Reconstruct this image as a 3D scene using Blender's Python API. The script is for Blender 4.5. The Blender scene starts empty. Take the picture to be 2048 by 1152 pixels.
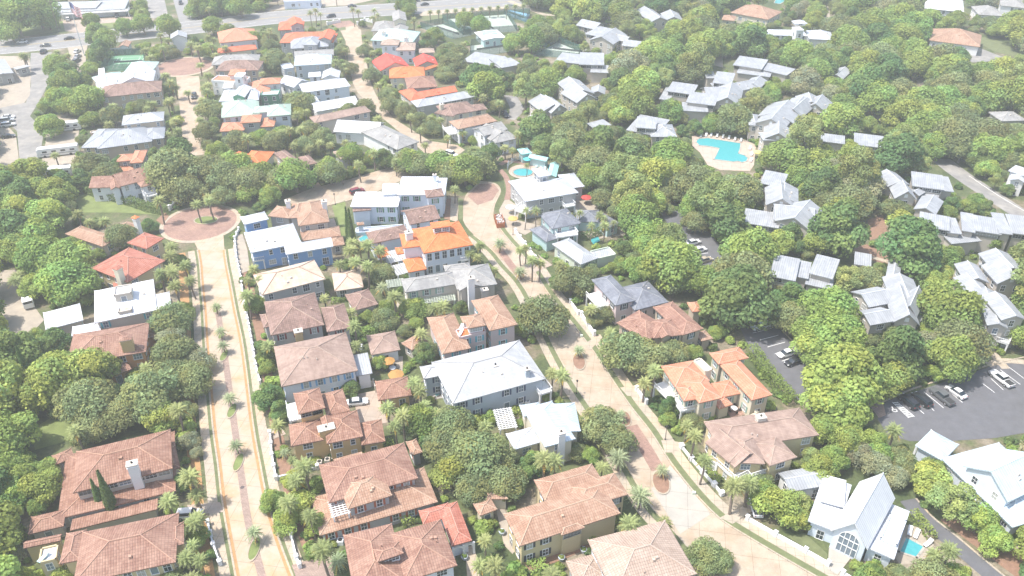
import bpy, math, random
import numpy as np
from mathutils import Vector, Matrix
random.seed(7)
SC = bpy.context.scene
COL = SC.collection
R = math.radians
# ------------------------------------------------------------------ camera
F, CX, CY, TH, HC = 1650.0, 1024.0, 576.0, R(34.0), 120.0
cam = bpy.data.objects.new('camera', bpy.data.cameras.new('camera'))
COL.objects.link(cam)
cam.location = (0, 0, HC); cam.rotation_euler = (R(90) - TH, 0, 0)
cam.data.sensor_width = 36.0; cam.data.lens = F / 2048 * 36
cam.data.clip_start = 1.0; cam.data.clip_end = 4000
SC.camera = cam
# ------------------------------------------------------------------ sky, sun, exposure
SUN_EL, SUN_AZ = R(64), R(-101)      # azimuth from +Y, clockwise; the sun stands to the left
w = bpy.data.worlds.new('World'); SC.world = w; w.use_nodes = True
wn = w.node_tree.nodes; wl = w.node_tree.links
sky = wn.new('ShaderNodeTexSky'); sky.sky_type = 'NISHITA'; sky.sun_disc = False
sky.sun_elevation = SUN_EL; sky.sun_rotation = SUN_AZ; sky.dust_density = 2.5; sky.air_density = 1.2
bg = wn['Background']; bg.inputs[1].default_value = 0.15
wl.new(sky.outputs[0], bg.inputs[0])
sd = bpy.data.lights.new('sun', 'SUN'); sd.energy = 3.6; sd.angle = R(0.6); sd.color = (1.0, 0.955, 0.89)
sun = bpy.data.objects.new('sun', sd); COL.objects.link(sun)
sdir = Vector((math.sin(SUN_AZ) * math.cos(SUN_EL), math.cos(SUN_AZ) * math.cos(SUN_EL), math.sin(SUN_EL)))
sun.rotation_euler = sdir.to_track_quat('Z', 'Y').to_euler(); sun.location = sdir * 500
SC.view_settings.view_transform = 'Standard'; SC.view_settings.look = 'None'
SC.view_settings.exposure = 0.80; SC.view_settings.gamma = 1.0
SC.cycles.use_denoising = True
SC.cycles.max_bounces = 5; SC.cycles.diffuse_bounces = 3; SC.cycles.glossy_bounces = 2
SC.cycles.transmission_bounces = 3; SC.cycles.volume_bounces = 1; SC.cycles.transparent_max_bounces = 6
# ------------------------------------------------------------------ geometry of the survey
FW = Vector((0, math.cos(TH), -math.sin(TH))); UP = Vector((0, math.sin(TH), math.cos(TH)))
def G(x, y, z=0.0):
    """the place on the level z that was surveyed at photo point x, y"""
    d = FW + Vector((1, 0, 0)) * ((x - CX) / F) + UP * ((CY - y) / F)
    k = (z - HC) / d.z
    return Vector((d.x * k, d.y * k, z))
def PX(p):
    q = Vector(p) - Vector((0, 0, HC)); dz = q.dot(FW)
    return (CX + F * q.x / dz, CY - F * q.dot(UP) / dz)
X0 = (0, 500, 1000, 1500); Y0 = (0, 290, 570, 852)
def T(rc, p):
    """survey sheet rc -> photo point"""
    r, c = rc
    s = 0.26758 if c == 3 else 0.26040
    return (X0[c] + p[0] * s, Y0[r] + p[1] * s)
# ------------------------------------------------------------------ materials
MATS = {}
def _new(name):
    m = bpy.data.materials.new(name); m.use_nodes = True
    nt = m.node_tree; b = nt.nodes['Principled BSDF']
    return m, nt, nt.nodes, nt.links, b
def hx(c): return (c[0], c[1], c[2], 1)
def plain(name, col, rough=0.8, var=0.12, scale=0.6, metal=0.0, fine=6.0):
    if name in MATS: return MATS[name]
    m, nt, N, L, b = _new(name)
    tc = N.new('ShaderNodeNewGeometry')
    n1 = N.new('ShaderNodeTexNoise'); n1.inputs['Scale'].default_value = scale; n1.inputs['Detail'].default_value = 5
    n2 = N.new('ShaderNodeTexNoise'); n2.inputs['Scale'].default_value = fine; n2.inputs['Detail'].default_value = 2
    L.new(tc.outputs['Position'], n1.inputs['Vector']); L.new(tc.outputs['Position'], n2.inputs['Vector'])
    ad = N.new('ShaderNodeMath'); ad.operation = 'ADD'; L.new(n1.outputs[0], ad.inputs[0]); L.new(n2.outputs[0], ad.inputs[1])
    mr = N.new('ShaderNodeMapRange'); mr.inputs[1].default_value = 0.6; mr.inputs[2].default_value = 1.4
    mr.inputs[3].default_value = 1 - var; mr.inputs[4].default_value = 1 + var; L.new(ad.outputs[0], mr.inputs[0])
    mx = N.new('ShaderNodeVectorMath'); mx.operation = 'SCALE'; mx.inputs[0].default_value = col[:3]
    L.new(mr.outputs[0], mx.inputs['Scale']); L.new(mx.outputs[0], b.inputs['Base Color'])
    b.inputs['Roughness'].default_value = rough; b.inputs['Metallic'].default_value = metal
    MATS[name] = m; return m
def roofmat(name, col, col2, kind):
    """kind: tile (barrel tiles), seam (standing seam metal), shingle"""
    if name in MATS: return MATS[name]
    m, nt, N, L, b = _new(name)
    uv = N.new('ShaderNodeUVMap'); sp = N.new('ShaderNodeSeparateXYZ'); L.new(uv.outputs[0], sp.inputs[0])
    geo = N.new('ShaderNodeNewGeometry')
    def mth(op, a, c=None, v=None):
        n = N.new('ShaderNodeMath'); n.operation = op
        if isinstance(a, (int, float)): n.inputs[0].default_value = a
        else: L.new(a, n.inputs[0])
        if c is not None: L.new(c, n.inputs[1])
        if v is not None: n.inputs[1].default_value = v
        return n.outputs[0]
    pu, pv = {'tile': (0.42, 0.52), 'seam': (0.55, 60.0), 'shingle': (0.9, 0.32)}[kind]
    uu = mth('DIVIDE', sp.outputs[0], v=pu); vv = mth('DIVIDE', sp.outputs[1], v=pv)
    cb = N.new('ShaderNodeCombineXYZ'); L.new(mth('FLOOR', uu), cb.inputs[0]); L.new(mth('FLOOR', vv), cb.inputs[1])
    wn_ = N.new('ShaderNodeTexWhiteNoise'); wn_.noise_dimensions = '2D'; L.new(cb.outputs[0], wn_.inputs[0])
    no = N.new('ShaderNodeTexNoise'); no.inputs['Scale'].default_value = 0.35; no.inputs['Detail'].default_value = 6; no.inputs['Roughness'].default_value = 0.65
    L.new(geo.outputs['Position'], no.inputs['Vector'])
    st = N.new('ShaderNodeTexNoise'); st.inputs['Scale'].default_value = 1.0; st.inputs['Detail'].default_value = 3
    mp = N.new('ShaderNodeMapping'); mp.inputs['Scale'].default_value = (1.3, 0.18, 1); L.new(uv.outputs[0], mp.inputs[0]); L.new(mp.outputs[0], st.inputs['Vector'])
    fac = mth('ADD', mth('MULTIPLY', wn_.outputs[0], v={'tile': 0.55, 'seam': 0.18, 'shingle': 0.45}[kind]),
              mth('ADD', mth('MULTIPLY', mth('SUBTRACT', no.outputs[0], v=0.5), v=2.6), mth('MULTIPLY', mth('SUBTRACT', st.outputs[0], v=0.4), v=1.5)))
    mix = N.new('ShaderNodeMix'); mix.data_type = 'RGBA'; mix.inputs[6].default_value = hx(col); mix.inputs[7].default_value = hx(col2)
    L.new(fac, mix.inputs[0]); out = mix.outputs[2]
    # profile: round barrels across, lipped courses down
    fu = mth('FRACT', uu); fv = mth('FRACT', vv)
    if kind == 'tile':
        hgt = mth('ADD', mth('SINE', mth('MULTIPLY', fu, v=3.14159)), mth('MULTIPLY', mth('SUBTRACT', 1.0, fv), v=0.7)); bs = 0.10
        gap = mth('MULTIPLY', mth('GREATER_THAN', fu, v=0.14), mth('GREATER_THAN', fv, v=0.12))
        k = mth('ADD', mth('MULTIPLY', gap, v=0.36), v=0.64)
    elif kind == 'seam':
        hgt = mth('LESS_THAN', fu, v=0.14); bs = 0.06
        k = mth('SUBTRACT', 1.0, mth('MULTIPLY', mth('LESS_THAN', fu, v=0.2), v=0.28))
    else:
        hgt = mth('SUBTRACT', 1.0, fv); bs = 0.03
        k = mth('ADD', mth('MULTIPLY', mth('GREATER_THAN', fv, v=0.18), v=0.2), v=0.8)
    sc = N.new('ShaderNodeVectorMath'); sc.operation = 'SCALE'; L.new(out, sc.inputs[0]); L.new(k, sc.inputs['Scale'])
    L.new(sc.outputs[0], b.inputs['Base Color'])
    bp = N.new('ShaderNodeBump'); bp.inputs['Strength'].default_value = 0.6; bp.inputs['Distance'].default_value = bs
    L.new(hgt, bp.inputs['Height']); L.new(bp.outputs[0], b.inputs['Normal'])
    b.inputs['Roughness'].default_value = 0.5 if kind == 'seam' else 0.85
    MATS[name] = m; return m
RC = {  # roof: colour, weathered colour, kind, ridge colour
 'terra': ((.25, .125, .085), (.40, .235, .17), 'tile', (.50, .30, .21)),
 'rose': ((.26, .135, .098), (.40, .24, .178), 'tile', (.50, .30, .22)),
 'rust': ((.34, .195, .13), (.48, .315, .225), 'tile', (.56, .40, .29)),
 'orange': ((.66, .17, .055), (.76, .26, .10), 'tile', (.78, .34, .16)),
 'melon': ((.52, .215, .125), (.62, .31, .195), 'tile', (.68, .42, .30)),
 'red': ((.58, .065, .04), (.70, .12, .07), 'seam', (.60, .09, .06)),
 'redtile': ((.40, .135, .09), (.52, .225, .165), 'tile', (.58, .30, .23)),
 'coral': ((.66, .14, .065), (.76, .22, .12), 'tile', (.74, .26, .15)),
 'brown': ((.20, .125, .10), (.36, .235, .195), 'tile', (.50, .36, .28)),
 'pinkbrown': ((.27, .185, .15), (.41, .295, .24), 'shingle', (.47, .35, .28)),
 'tan': ((.50, .385, .29), (.66, .54, .43), 'shingle', (.40, .26, .20)),
 'beige': ((.38, .28, .22), (.51, .395, .32), 'tile', (.58, .46, .38)),
 'grey': ((.25, .245, .24), (.38, .375, .36), 'shingle', (.48, .46, .42)),
 'greytile': ((.34, .345, .345), (.52, .52, .52), 'tile', (.60, .60, .60)),
 'pale': ((.38, .39, .40), (.54, .54, .54), 'shingle', (.38, .38, .39)),
 'slate': ((.14, .15, .18), (.25, .265, .30), 'shingle', (.33, .34, .36)),
 'white': ((.50, .53, .58), (.68, .70, .74), 'seam', (.78, .80, .84)),
 'bright': ((.68, .69, .71), (.80, .81, .82), 'seam', (.85, .86, .88)),
 'silver': ((.36, .375, .395), (.50, .52, .54), 'seam', (.66, .68, .70)),
 'condo': ((.32, .333, .35), (.46, .475, .49), 'seam', (.72, .75, .79)),
 'zinc': ((.30, .32, .35), (.42, .44, .47), 'seam', (.50, .52, .55)),
 'mint': ((.44, .62, .56), (.60, .76, .70), 'seam', (.66, .80, .75)),
 'sage': ((.36, .47, .39), (.49, .60, .51), 'seam', (.62, .70, .62)),
 'aqua': ((.34, .66, .64), (.48, .76, .74), 'seam', (.5, .78, .75)),
 'ice': ((.46, .55, .61), (.62, .70, .75), 'seam', (.8, .86, .9)),
}
def RM(k): return roofmat('roof_' + k, RC[k][0], RC[k][1], RC[k][2])
def RG(k): return plain('ridge_' + k, tuple(x * .88 for x in RC[k][3]), 0.8, 0.2)
WC = {'yellow': (.60, .50, .30), 'ochre': (.60, .42, .20), 'cream': (.66, .60, .47), 'white': (.78, .78, .78), 'lav': (.72, .73, .78), 'grey': (.42, .42, .42),
      'blue': (.20, .36, .62), 'bluegrey': (.44, .49, .54), 'taupe': (.42, .38, .33), 'pink': (.62, .50, .49), 'tan': (.52, .43, .33), 'green': (.12, .30, .20),
      'palegreen': (.55, .60, .50), 'stone': (.55, .50, .44), 'orange': (.60, .28, .12), 'condo': (.50, .455, .40), 'teal': (.45, .60, .60), 'brick': (.45, .30, .25), 'whiteblue': (.66, .72, .80)}
def WM(k): return plain('wall_' + k, WC[k], 0.85, 0.07, 0.4)
def CM(k, col, **kw): return plain(k, col, **kw)
M_TRIM = plain('trim_white', (.80, .80, .79), 0.6, 0.03)
def glassmat(name, col, rough=0.12):
    if name in MATS: return MATS[name]
    m, nt, N, L, b = _new(name)
    b.inputs['Base Color'].default_value = hx(col); b.inputs['Roughness'].default_value = rough
    b.inputs['Specular IOR Level'].default_value = 0.7; MATS[name] = m; return m
M_GLASS = glassmat('glass', (.045, .06, .075))
M_VOID = plain('deep_shade', (.03, .03, .03), 0.9, 0.1)  # even near-black finish of chimney pots, fan grilles and patio chairs
# ------------------------------------------------------------------ mesh builder
class MB:
    def __init__(s): s.v = []; s.f = []; s.m = []
    def poly(s, pts, mat=0):
        i = len(s.v); s.v += [tuple(p) for p in pts]; s.f.append(tuple(range(i, i + len(pts)))); s.m.append(mat)
    def box(s, c, d, mat=0, u=(1, 0, 0), top=1.0):
        """box centred at c, size d, x axis along u (level); top scales the upper face"""
        u = Vector((u[0], u[1], 0)).normalized(); n = Vector((-u.y, u.x, 0)); c = Vector(c)
        P = []
        for z, k in ((-.5, 1.0), (.5, top)):
            for a, b in ((-.5, -.5), (.5, -.5), (.5, .5), (-.5, .5)):
                P.append(c + u * (a * d[0] * k) + n * (b * d[1] * k) + Vector((0, 0, z * d[2])))
        i = len(s.v); s.v += [tuple(p) for p in P]
        for q in ((3, 2, 1, 0), (4, 5, 6, 7), (0, 1, 5, 4), (1, 2, 6, 5), (2, 3, 7, 6), (3, 0, 4, 7)):
            s.f.append(tuple(i + k for k in q)); s.m.append(mat)
    def tube(s, a, b, r0, r1=None, n=7, mat=0, cap=True):
        r1 = r0 if r1 is None else r1; a = Vector(a); b = Vector(b); d = (b - a)
        if d.length < 1e-6: return
        d.normalize(); x = d.orthogonal().normalized(); y = d.cross(x); i = len(s.v)
        for p, r in ((a, r0), (b, r1)):
            for k in range(n):
                t = 2 * math.pi * k / n; s.v.append(tuple(p + (x * math.cos(t) + y * math.sin(t)) * r))
        for k in range(n):
            s.f.append((i + k, i + (k + 1) % n, i + n + (k + 1) % n, i + n + k)); s.m.append(mat)
        if cap:
            s.f.append(tuple(i + n - 1 - k for k in range(n))); s.m.append(mat)
            s.f.append(tuple(i + n + k for k in range(n))); s.m.append(mat)
    def prism(s, pts, z0, z1, mat=0, side=None):
        """level outline pts (x, y) raised from z0 to z1"""
        side = mat if side is None else side; n = len(pts); i = len(s.v)
        ar = sum(pts[k][0] * pts[(k + 1) % n][1] - pts[(k + 1) % n][0] * pts[k][1] for k in range(n))
        if ar < 0: pts = list(pts)[::-1]
        s.v += [(p[0], p[1], z0) for p in pts] + [(p[0], p[1], z1) for p in pts]
        s.f.append(tuple(i + n + k for k in range(n))); s.m.append(mat)
        s.f.append(tuple(i + n - 1 - k for k in range(n))); s.m.append(side)
        for k in range(n):
            s.f.append((i + k, i + (k + 1) % n, i + n + (k + 1) % n, i + n + k)); s.m.append(side)
    def build(s, name, mats, parent=None, org=None, smooth=False, uv=True, fixn=False):
        me = bpy.data.meshes.new(name)
        if org is not None: vv = [(a - org[0], b - org[1], c - org[2]) for a, b, c in s.v]
        else: vv = s.v
        me.from_pydata(vv, [], s.f)
        if not isinstance(mats, (list, tuple)): mats = [mats]
        for m in mats: me.materials.append(m)
        me.polygons.foreach_set('material_index', s.m)
        if smooth: me.polygons.foreach_set('use_smooth', [True] * len(s.f))
        me.update()
        if fixn:
            import bmesh
            bm = bmesh.new(); bm.from_mesh(me); bmesh.ops.remove_doubles(bm, verts=bm.verts, dist=0.0005)
            bmesh.ops.recalc_face_normals(bm, faces=bm.faces); bm.to_mesh(me); bm.free(); me.update()
        if uv:
            ul = me.uv_layers.new(name='UVMap'); dat = []
            for p in me.polygons:
                n = p.normal
                t = Vector((-n.y, n.x, 0)) if abs(n.z) < 0.999 else Vector((1, 0, 0))
                t.normalize(); v2 = n.cross(t)
                for vi in p.vertices:
                    c = me.vertices[vi].co; dat += [c.dot(t), c.dot(v2)]
            ul.data.foreach_set('uv', dat)
        o = bpy.data.objects.new(name, me); COL.objects.link(o)
        if parent is not None: o.parent = parent
        return o
def tag(o, label=None, cat=None, group=None, kind=None):
    if label: o['label'] = label
    if cat: o['category'] = cat
    if group: o['group'] = group
    if kind: o['kind'] = kind
    return o
def empty(name, loc, rz=0.0):
    o = bpy.data.objects.new(name, None); COL.objects.link(o); o.location = loc; o.rotation_euler = (0, 0, rz)
    o.empty_display_size = 0.5; return o
def copy_tree(o, parent=None):
    c = o.copy(); COL.objects.link(c)
    if parent is not None: c.parent = parent
    for ch in list(KIDS.get(o.name, [])): copy_tree(ch, c)
    return c
KIDS = {}
def kids_of(root):
    """remember the children of a prototype (three levels)"""
    allo = list(COL.objects)
    for o in allo:
        if o.parent is not None: 
            KIDS.setdefault(o.parent.name, [])
            if o not in KIDS[o.parent.name]: KIDS[o.parent.name].append(o)
CLEARG = []; CLEAR = []          # photo outlines that no wild tree may stand in front of
def clear(pts, w=1.0): 
    xs = [p[0] for p in pts]; ys = [p[1] for p in pts]
    CLEAR.append((min(xs), min(ys), max(xs), max(ys), [tuple(p) for p in pts], w))
# ------------------------------------------------------------------ ground sheets
ZN = [0]
def zstep(z): ZN[0] += 1; return z + ZN[0] * .0002
def sheet(name, pts, z, mat, kind='structure', rc=None, block=True, label=None, cat=None, w=1.0):
    z = zstep(z)
    if rc: pts = [T(rc, p) for p in pts]
    if block: clear(pts, w); CLEARG.append([tuple(q) for q in pts])
    mb = MB(); mb.poly([G(p[0], p[1], z) for p in pts])
    o = mb.build(name, mat, fixn=False)
    if o.data.polygons[0].normal.z < 0: o.data.flip_normals()
    return tag(o, label, cat, kind=kind)
def smooth(pts, n=4):
    out = []
    for i in range(len(pts) - 1):
        p0 = Vector(pts[max(i - 1, 0)]); p1 = Vector(pts[i]); p2 = Vector(pts[i + 1]); p3 = Vector(pts[min(i + 2, len(pts) - 1)])
        for k in range(n):
            t = k / n
            out.append(tuple(0.5 * ((2 * p1) + (p2 - p0) * t + (2 * p0 - 5 * p1 + 4 * p2 - p3) * t * t + (3 * p1 - p0 - 3 * p2 + p3) * t ** 3)))
    return out + [tuple(pts[-1])]
def ribbon(name, pts, a, b, z, mat, kind='structure', hgt=0.0, sm=4, block=False, parent=None):
    z = zstep(z)
    """a strip following photo points pts on the ground, from offset a to offset b (metres to the right of travel)"""
    P = [G(x, y, 0) for x, y in (smooth(pts, sm) if sm else pts)]
    Lp, Rp = [], []
    for i, p in enumerate(P):
        d = (P[min(i + 1, len(P) - 1)] - P[max(i - 1, 0)]); d.z = 0; d.normalize(); r = Vector((d.y, -d.x, 0))
        Lp.append(p + r * a); Rp.append(p + r * b)
    mb = MB()
    for i in range(len(P) - 1):
        q = [Lp[i], Rp[i], Rp[i + 1], Lp[i + 1]]
        mb.poly([(v.x, v.y, z + hgt) for v in q])
        if hgt:
            for e, g in ((Rp[i], Rp[i + 1]), (Lp[i + 1], Lp[i])):
                mb.poly([(e.x, e.y, z), (g.x, g.y, z), (g.x, g.y, z + hgt), (e.x, e.y, z + hgt)])
    o = mb.build(name, mat)
    if o.data.polygons[0].normal.z < 0: o.data.flip_normals()
    if block: clear([PX(v) for v in Lp] + [PX(v) for v in Rp[::-1]]); CLEARG.append([PX(v) for v in Lp] + [PX(v) for v in Rp[::-1]])
    return tag(o, kind=kind)
# ------------------------------------------------------------------ houses
WINCACHE = {}; WV = (0, 0, 1, 0, 2, 0, 3, 0, 0, 1, 2)
GL = [M_GLASS, glassmat('glass_sky', (.16, .21, .26), .08), glassmat('glass_blind', (.40, .40, .37), .35)]
def window_mesh(w_, h_, frame, pane, cross=True):
    key = (round(w_, 1), round(h_, 1), frame.name, pane.name)
    if key in WINCACHE: return WINCACHE[key]
    f = MB(); t = 0.11
    f.box((0, .035, h_ / 2 + t / 2), (w_ + 2 * t, .09, t)); f.box((0, .05, -h_ / 2 - t / 2), (w_ + 2.8 * t, .14, t))
    f.box((-w_ / 2 - t / 2, .035, 0), (t, .09, h_)); f.box((w_ / 2 + t / 2, .035, 0), (t, .09, h_))
    if cross:
        f.box((0, .03, 0), (w_, .05, .06)); 
        n = max(1, round(w_ / 0.6)) 
        for i in range(1, n): f.box((-w_ / 2 + w_ * i / n, .032, 0), (.055, .05, h_))
    fo = f.build('window', frame, uv=False); p = MB(); p.box((0, .006, 0), (w_, .02, h_)); po = p.build('pane', pane, uv=False)
    WINCACHE[key] = (fo.data, po.data)
    bpy.data.objects.remove(fo); bpy.data.objects.remove(po)
    return WINCACHE[key]
SHC = {}
def shutter_mesh(h_, w_, mat):
    key = (round(h_, 1), mat.name)
    if key not in SHC:
        s = MB(); s.box((0, .03, 0), (w_, .06, h_))
        for i in range(6): s.box((0, .07, -h_ / 2 + h_ * (i + .5) / 6), (w_ * .8, .03, h_ / 14))
        o = s.build('shutter', mat, uv=False); SHC[key] = o.data; bpy.data.objects.remove(o)
    return SHC[key]
HOUSES = []; LAND = []
class House:
    def __init__(s, rc, name, label, land, wall, roof, cat='house', shut=None, group=None, win=True, pitch=.42, over=.55):
        s.rc = rc; s.name = name; s.label = label; s.land = land; s.wall = wall; s.roof = roof; s.cat = cat
        s.shut = shut; s.group = group; s.win = win; s.vols = []; s.extra = []; s.pitch = pitch; s.over = over; s.pts = []
        HOUSES.append(s)
    def P(s, p): return T(s.rc, p) if s.rc else p
    def vol(s, A, B, C, h, kind='hip', rise=None, axis=None, base=0.0, roof=None, wall=None, over=None, win=None, pitch=None, ridge=True, flip=False, glass=None):
        a = G(*s.P(A), h); b = G(*s.P(B), h); c = G(*s.P(C), h)
        u = (b - a); L = u.length; u.normalize(); n = Vector((-u.y, u.x, 0)); D = (c - a).dot(n)
        if D < 0: n = -n; D = -D
        D = max(D, 1.5)
        if s.cat == 'condominium' and s.wall == 'condo': a = a - u * (L * .06); L *= 1.12; D *= 1.16
        s.vols.append(dict(a=a, u=u, n=n, L=L, D=D, h=h, kind=kind, rise=rise, axis=axis, base=base, roof=roof or s.roof, wall=wall or s.wall,
                           over=s.over if over is None else over, win=s.win if win is None else win, pitch=pitch or s.pitch, ridge=ridge, flip=flip))
        return s
    def chim(s, P, z, w=1.0, d=None, base=2.0, wall=None, cap=None): s.extra.append(('chim', P, z, w, d or w, base, wall, cap)); return s
    def balc(s, A, B, C, z, roofless=True, rail='white'): s.extra.append(('balc', A, B, C, z, rail)); return s
    def perg(s, A, B, C, z, mat='white'): s.extra.append(('perg', A, B, C, z, mat)); return s
    def arch(s, A, B, n, h, mat='white'): s.extra.append(('arch', A, B, n, h, mat)); return s
    def arw(s, vi, w_, h_, z=0, glass='aqua'): s.extra.append(('arw', vi, w_, h_, z)); return s
    def finish(s):
        hs = s.vols; cx = sum((v['a'] + v['u'] * v['L'] / 2 + v['n'] * v['D'] / 2 for v in hs), Vector()) / len(hs)
        org = Vector((cx.x, cx.y, 0)); root = empty(s.name, org); tag(root, s.label, s.cat, s.group); s.root = root
        pc = PX(Vector((cx.x, cx.y, hs[0]['h']))); LAND.append((pc[0], pc[1], s.land))
        walls = {}; roofs = {}; ridges = {}; VN = {}
        for vi, v in enumerate(hs):
            a, u, n, L, D, h, ov = v['a'], v['u'], v['n'], v['L'], v['D'], v['h'] + 0.013 * vi, v['over']
            def q(x, y, z): 
                p = a + u * x + n * y; return Vector((p.x, p.y, z))
            W = walls.setdefault(v['wall'], MB()); Rf = roofs.setdefault(v['roof'], MB()); Rg = ridges.setdefault(v['roof'], [])
            ov = min(ov, L * .2, D * .2); k = v['kind']; b0 = v['base']
            th = 0.24
            lx = v['axis'] == 'x' or (v['axis'] is None and L >= D)
            run = (D if lx else L) / 2; rise = v['rise'] if v['rise'] is not None else run * v['pitch']
            x0, x1, y0, y1 = ov, L - ov, ov, D - ov
            slope = rise / max(run, .1)
            if k == 'flat':
                tp = h + .35
                W.prism([q(x0, y0, 0)[:2], q(x1, y0, 0)[:2], q(x1, y1, 0)[:2], q(x0, y1, 0)[:2]], b0, h - .1)
                e = .12
                for (ax, ay, bx, by) in ((x0, y0, x1, y0), (x1, y0, x1, y1), (x1, y1, x0, y1), (x0, y1, x0, y0)):
                    p1 = q(ax, ay, 0); p2 = q(bx, by, 0); dd = (p2 - p1)
                    W.box((p1 + p2) / 2 + Vector((0, 0, (h + tp) / 2 - .05)), (dd.length + .25, .25, tp - h + .12), 0, dd)
                Rf.prism([q(x0 + e, y0 + e, 0)[:2], q(x1 - e, y0 + e, 0)[:2], q(x1 - e, y1 - e, 0)[:2], q(x0 + e, y1 - e, 0)[:2]], h - .2, h)
            elif k == 'shed':   # high along the near edge (flip: high along the far edge)
                zn, zf = (h, h + rise) if v['flip'] else (h + rise, h)
                zz = lambda y: zn + (zf - zn) * y / D
                top = [q(0, 0, zn), q(L, 0, zn), q(L, D, zf), q(0, D, zf)]
                bot = [p - Vector((0, 0, th)) for p in top]
                Rf.poly(top); Rf.poly(bot[::-1])
                for i in range(4): j = (i + 1) % 4; Rf.poly([bot[i], bot[j], top[j], top[i]])
                c4 = [(x0, y0), (x1, y0), (x1, y1), (x0, y1)]
                for i in range(4):
                    j = (i + 1) % 4; A_, B_ = c4[i], c4[j]
                    W.poly([q(*A_, b0), q(*B_, b0), q(*B_, zz(B_[1]) - .12), q(*A_, zz(A_[1]) - .12)])
            elif k == 'gable':
                if lx:
                    rA, rB = (0, D / 2), (L, D / 2); quads = [((0, 0), (L, 0), rB, rA), ((L, D), (0, D), rA, rB)]
                else:
                    rA, rB = (L / 2, 0), (L / 2, D); quads = [((0, D), (0, 0), rA, rB), ((L, 0), (L, D), rB, rA)]
                for (e1, e2, r2, r1) in quads:
                    top = [q(*e1, h), q(*e2, h), q(*r2, h + rise), q(*r1, h + rise)]; bot = [p - Vector((0, 0, th)) for p in top]
                    Rf.poly(top); Rf.poly(bot[::-1])
                    for i in range(4): j = (i + 1) % 4; Rf.poly([bot[i], bot[j], top[j], top[i]])
                Rg.append((q(*rA, h + rise), q(*rB, h + rise)))
                wt = h + ov * slope - .14
                if lx:
                    W.poly([q(x0, y0, b0), q(x1, y0, b0), q(x1, y0, wt), q(x0, y0, wt)]); W.poly([q(x1, y1, b0), q(x0, y1, b0), q(x0, y1, wt), q(x1, y1, wt)])
                    for xx in (x0, x1): W.poly([q(xx, y0, b0), q(xx, y1, b0), q(xx, y1, wt), q(xx, D / 2, h + rise - .14), q(xx, y0, wt)])
                else:
                    W.poly([q(x0, y0, b0), q(x0, y1, b0), q(x0, y1, wt), q(x0, y0, wt)]); W.poly([q(x1, y1, b0), q(x1, y0, b0), q(x1, y0, wt), q(x1, y1, wt)])
                    for yy in (y0, y1): W.poly([q(x0, yy, b0), q(x1, yy, b0), q(x1, yy, wt), q(L / 2, yy, h + rise - .14), q(x0, yy, wt)])
            else:  # hip
                if lx: rA, rB = (run, D / 2), (L - run, D / 2)
                else: rA, rB = (L / 2, run), (L / 2, D - run)
                if k == 'pyr': rA = rB = (L / 2, D / 2)
                c = [(0, 0), (L, 0), (L, D), (0, D)]; z1 = h + rise
                A3 = [q(*p, h) for p in c]; B3 = [q(*p, h - th) for p in c]; ra, rb = q(*rA, z1), q(*rB, z1)
                if lx: fs = [[A3[0], A3[1], rb, ra], [A3[1], A3[2], rb], [A3[2], A3[3], ra, rb], [A3[3], A3[0], ra]]
                else: fs = [[A3[0], A3[1], ra], [A3[1], A3[2], rb, ra], [A3[2], A3[3], rb], [A3[3], A3[0], ra, rb]]
                for f_ in fs:
                    g_ = [p for i_, p in enumerate(f_) if (p - f_[i_ - 1]).length > .05]
                    Rf.poly(g_)
                for i in range(4): j = (i + 1) % 4; Rf.poly([B3[i], B3[j], A3[j], A3[i]])
                Rf.poly(B3[::-1])
                if (ra - rb).length > .3: Rg.append((ra, rb))
                if lx: Rg += [(A3[0], ra), (A3[3], ra), (A3[1], rb), (A3[2], rb)]
                else: Rg += [(A3[0], ra), (A3[1], ra), (A3[3], rb), (A3[2], rb)]
                W.prism([q(x0, y0, 0)[:2], q(x1, y0, 0)[:2], q(x1, y1, 0)[:2], q(x0, y1, 0)[:2]], b0, h - .2)
            if k in ('hip', 'gable') and L > 8 and D > 6 and v['kind'] != 'pyr':
                rv = random.Random(int(L * 97 + D * 31)); VN.setdefault(v['roof'], [])
                for _ in range(rv.choice((1, 2, 3))):
                    fx, fy = rv.uniform(.34, .66), rv.uniform(.3, .75); x_, y_ = (fx * L, fy * run) if lx else (L - fy * run, fx * D)
                    VN[v['roof']].append((q(x_, y_, h + rise * fy), u, rv.random()))
            # photo outline kept free of wild trees
            o4 = [PX(q(0, 0, h)), PX(q(L, 0, h)), PX(q(L, D, h)), PX(q(0, D, h))]; s.pts.append(o4); cd_ = s.cat == 'condominium'; clear(o4, .82 if cd_ else 1.0)
            zc = max(b0, h * .45)
            if not cd_: clear([PX(q(x0, y0, h)), PX(q(x1, y0, h)), PX(q(x1, y0, zc)), PX(q(x0, y0, zc))], .5)
        def orient(o): return o
        for k, m in walls.items():
            s._fix(m.build('wall', WM(k), root, org, fixn=True))
        for k, m in roofs.items():
            ro = m.build('roof', RM(k), root, org, fixn=True)
            rg = ridges.get(k) or []
            if rg and RC[k][2] != 'x':
                g = MB(); wd = .10 if RC[k][2] == 'tile' else .10
                for p, q2 in rg:
                    d = (q2 - p); up = Vector((0, 0, .03))
                    if d.length > .3: g.tube(p + up, q2 + up, wd, n=6)
                if g.f: g.build('ridge_cap', RG(k), ro, org, uv=False)
            for p, u_, kk in VN.get(k, []):
                g = MB()
                if kk < .5: g.box((p.x, p.y, p.z + .15), (.55, .5, .35), 0, u_, .8)
                else: g.tube((p.x, p.y, p.z - .1), (p.x, p.y, p.z + .5), .1, n=7)
                g.build('roof_vent', RG(k) if RC[k][2] == 'tile' else WM('stone'), ro, org, uv=False)
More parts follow.
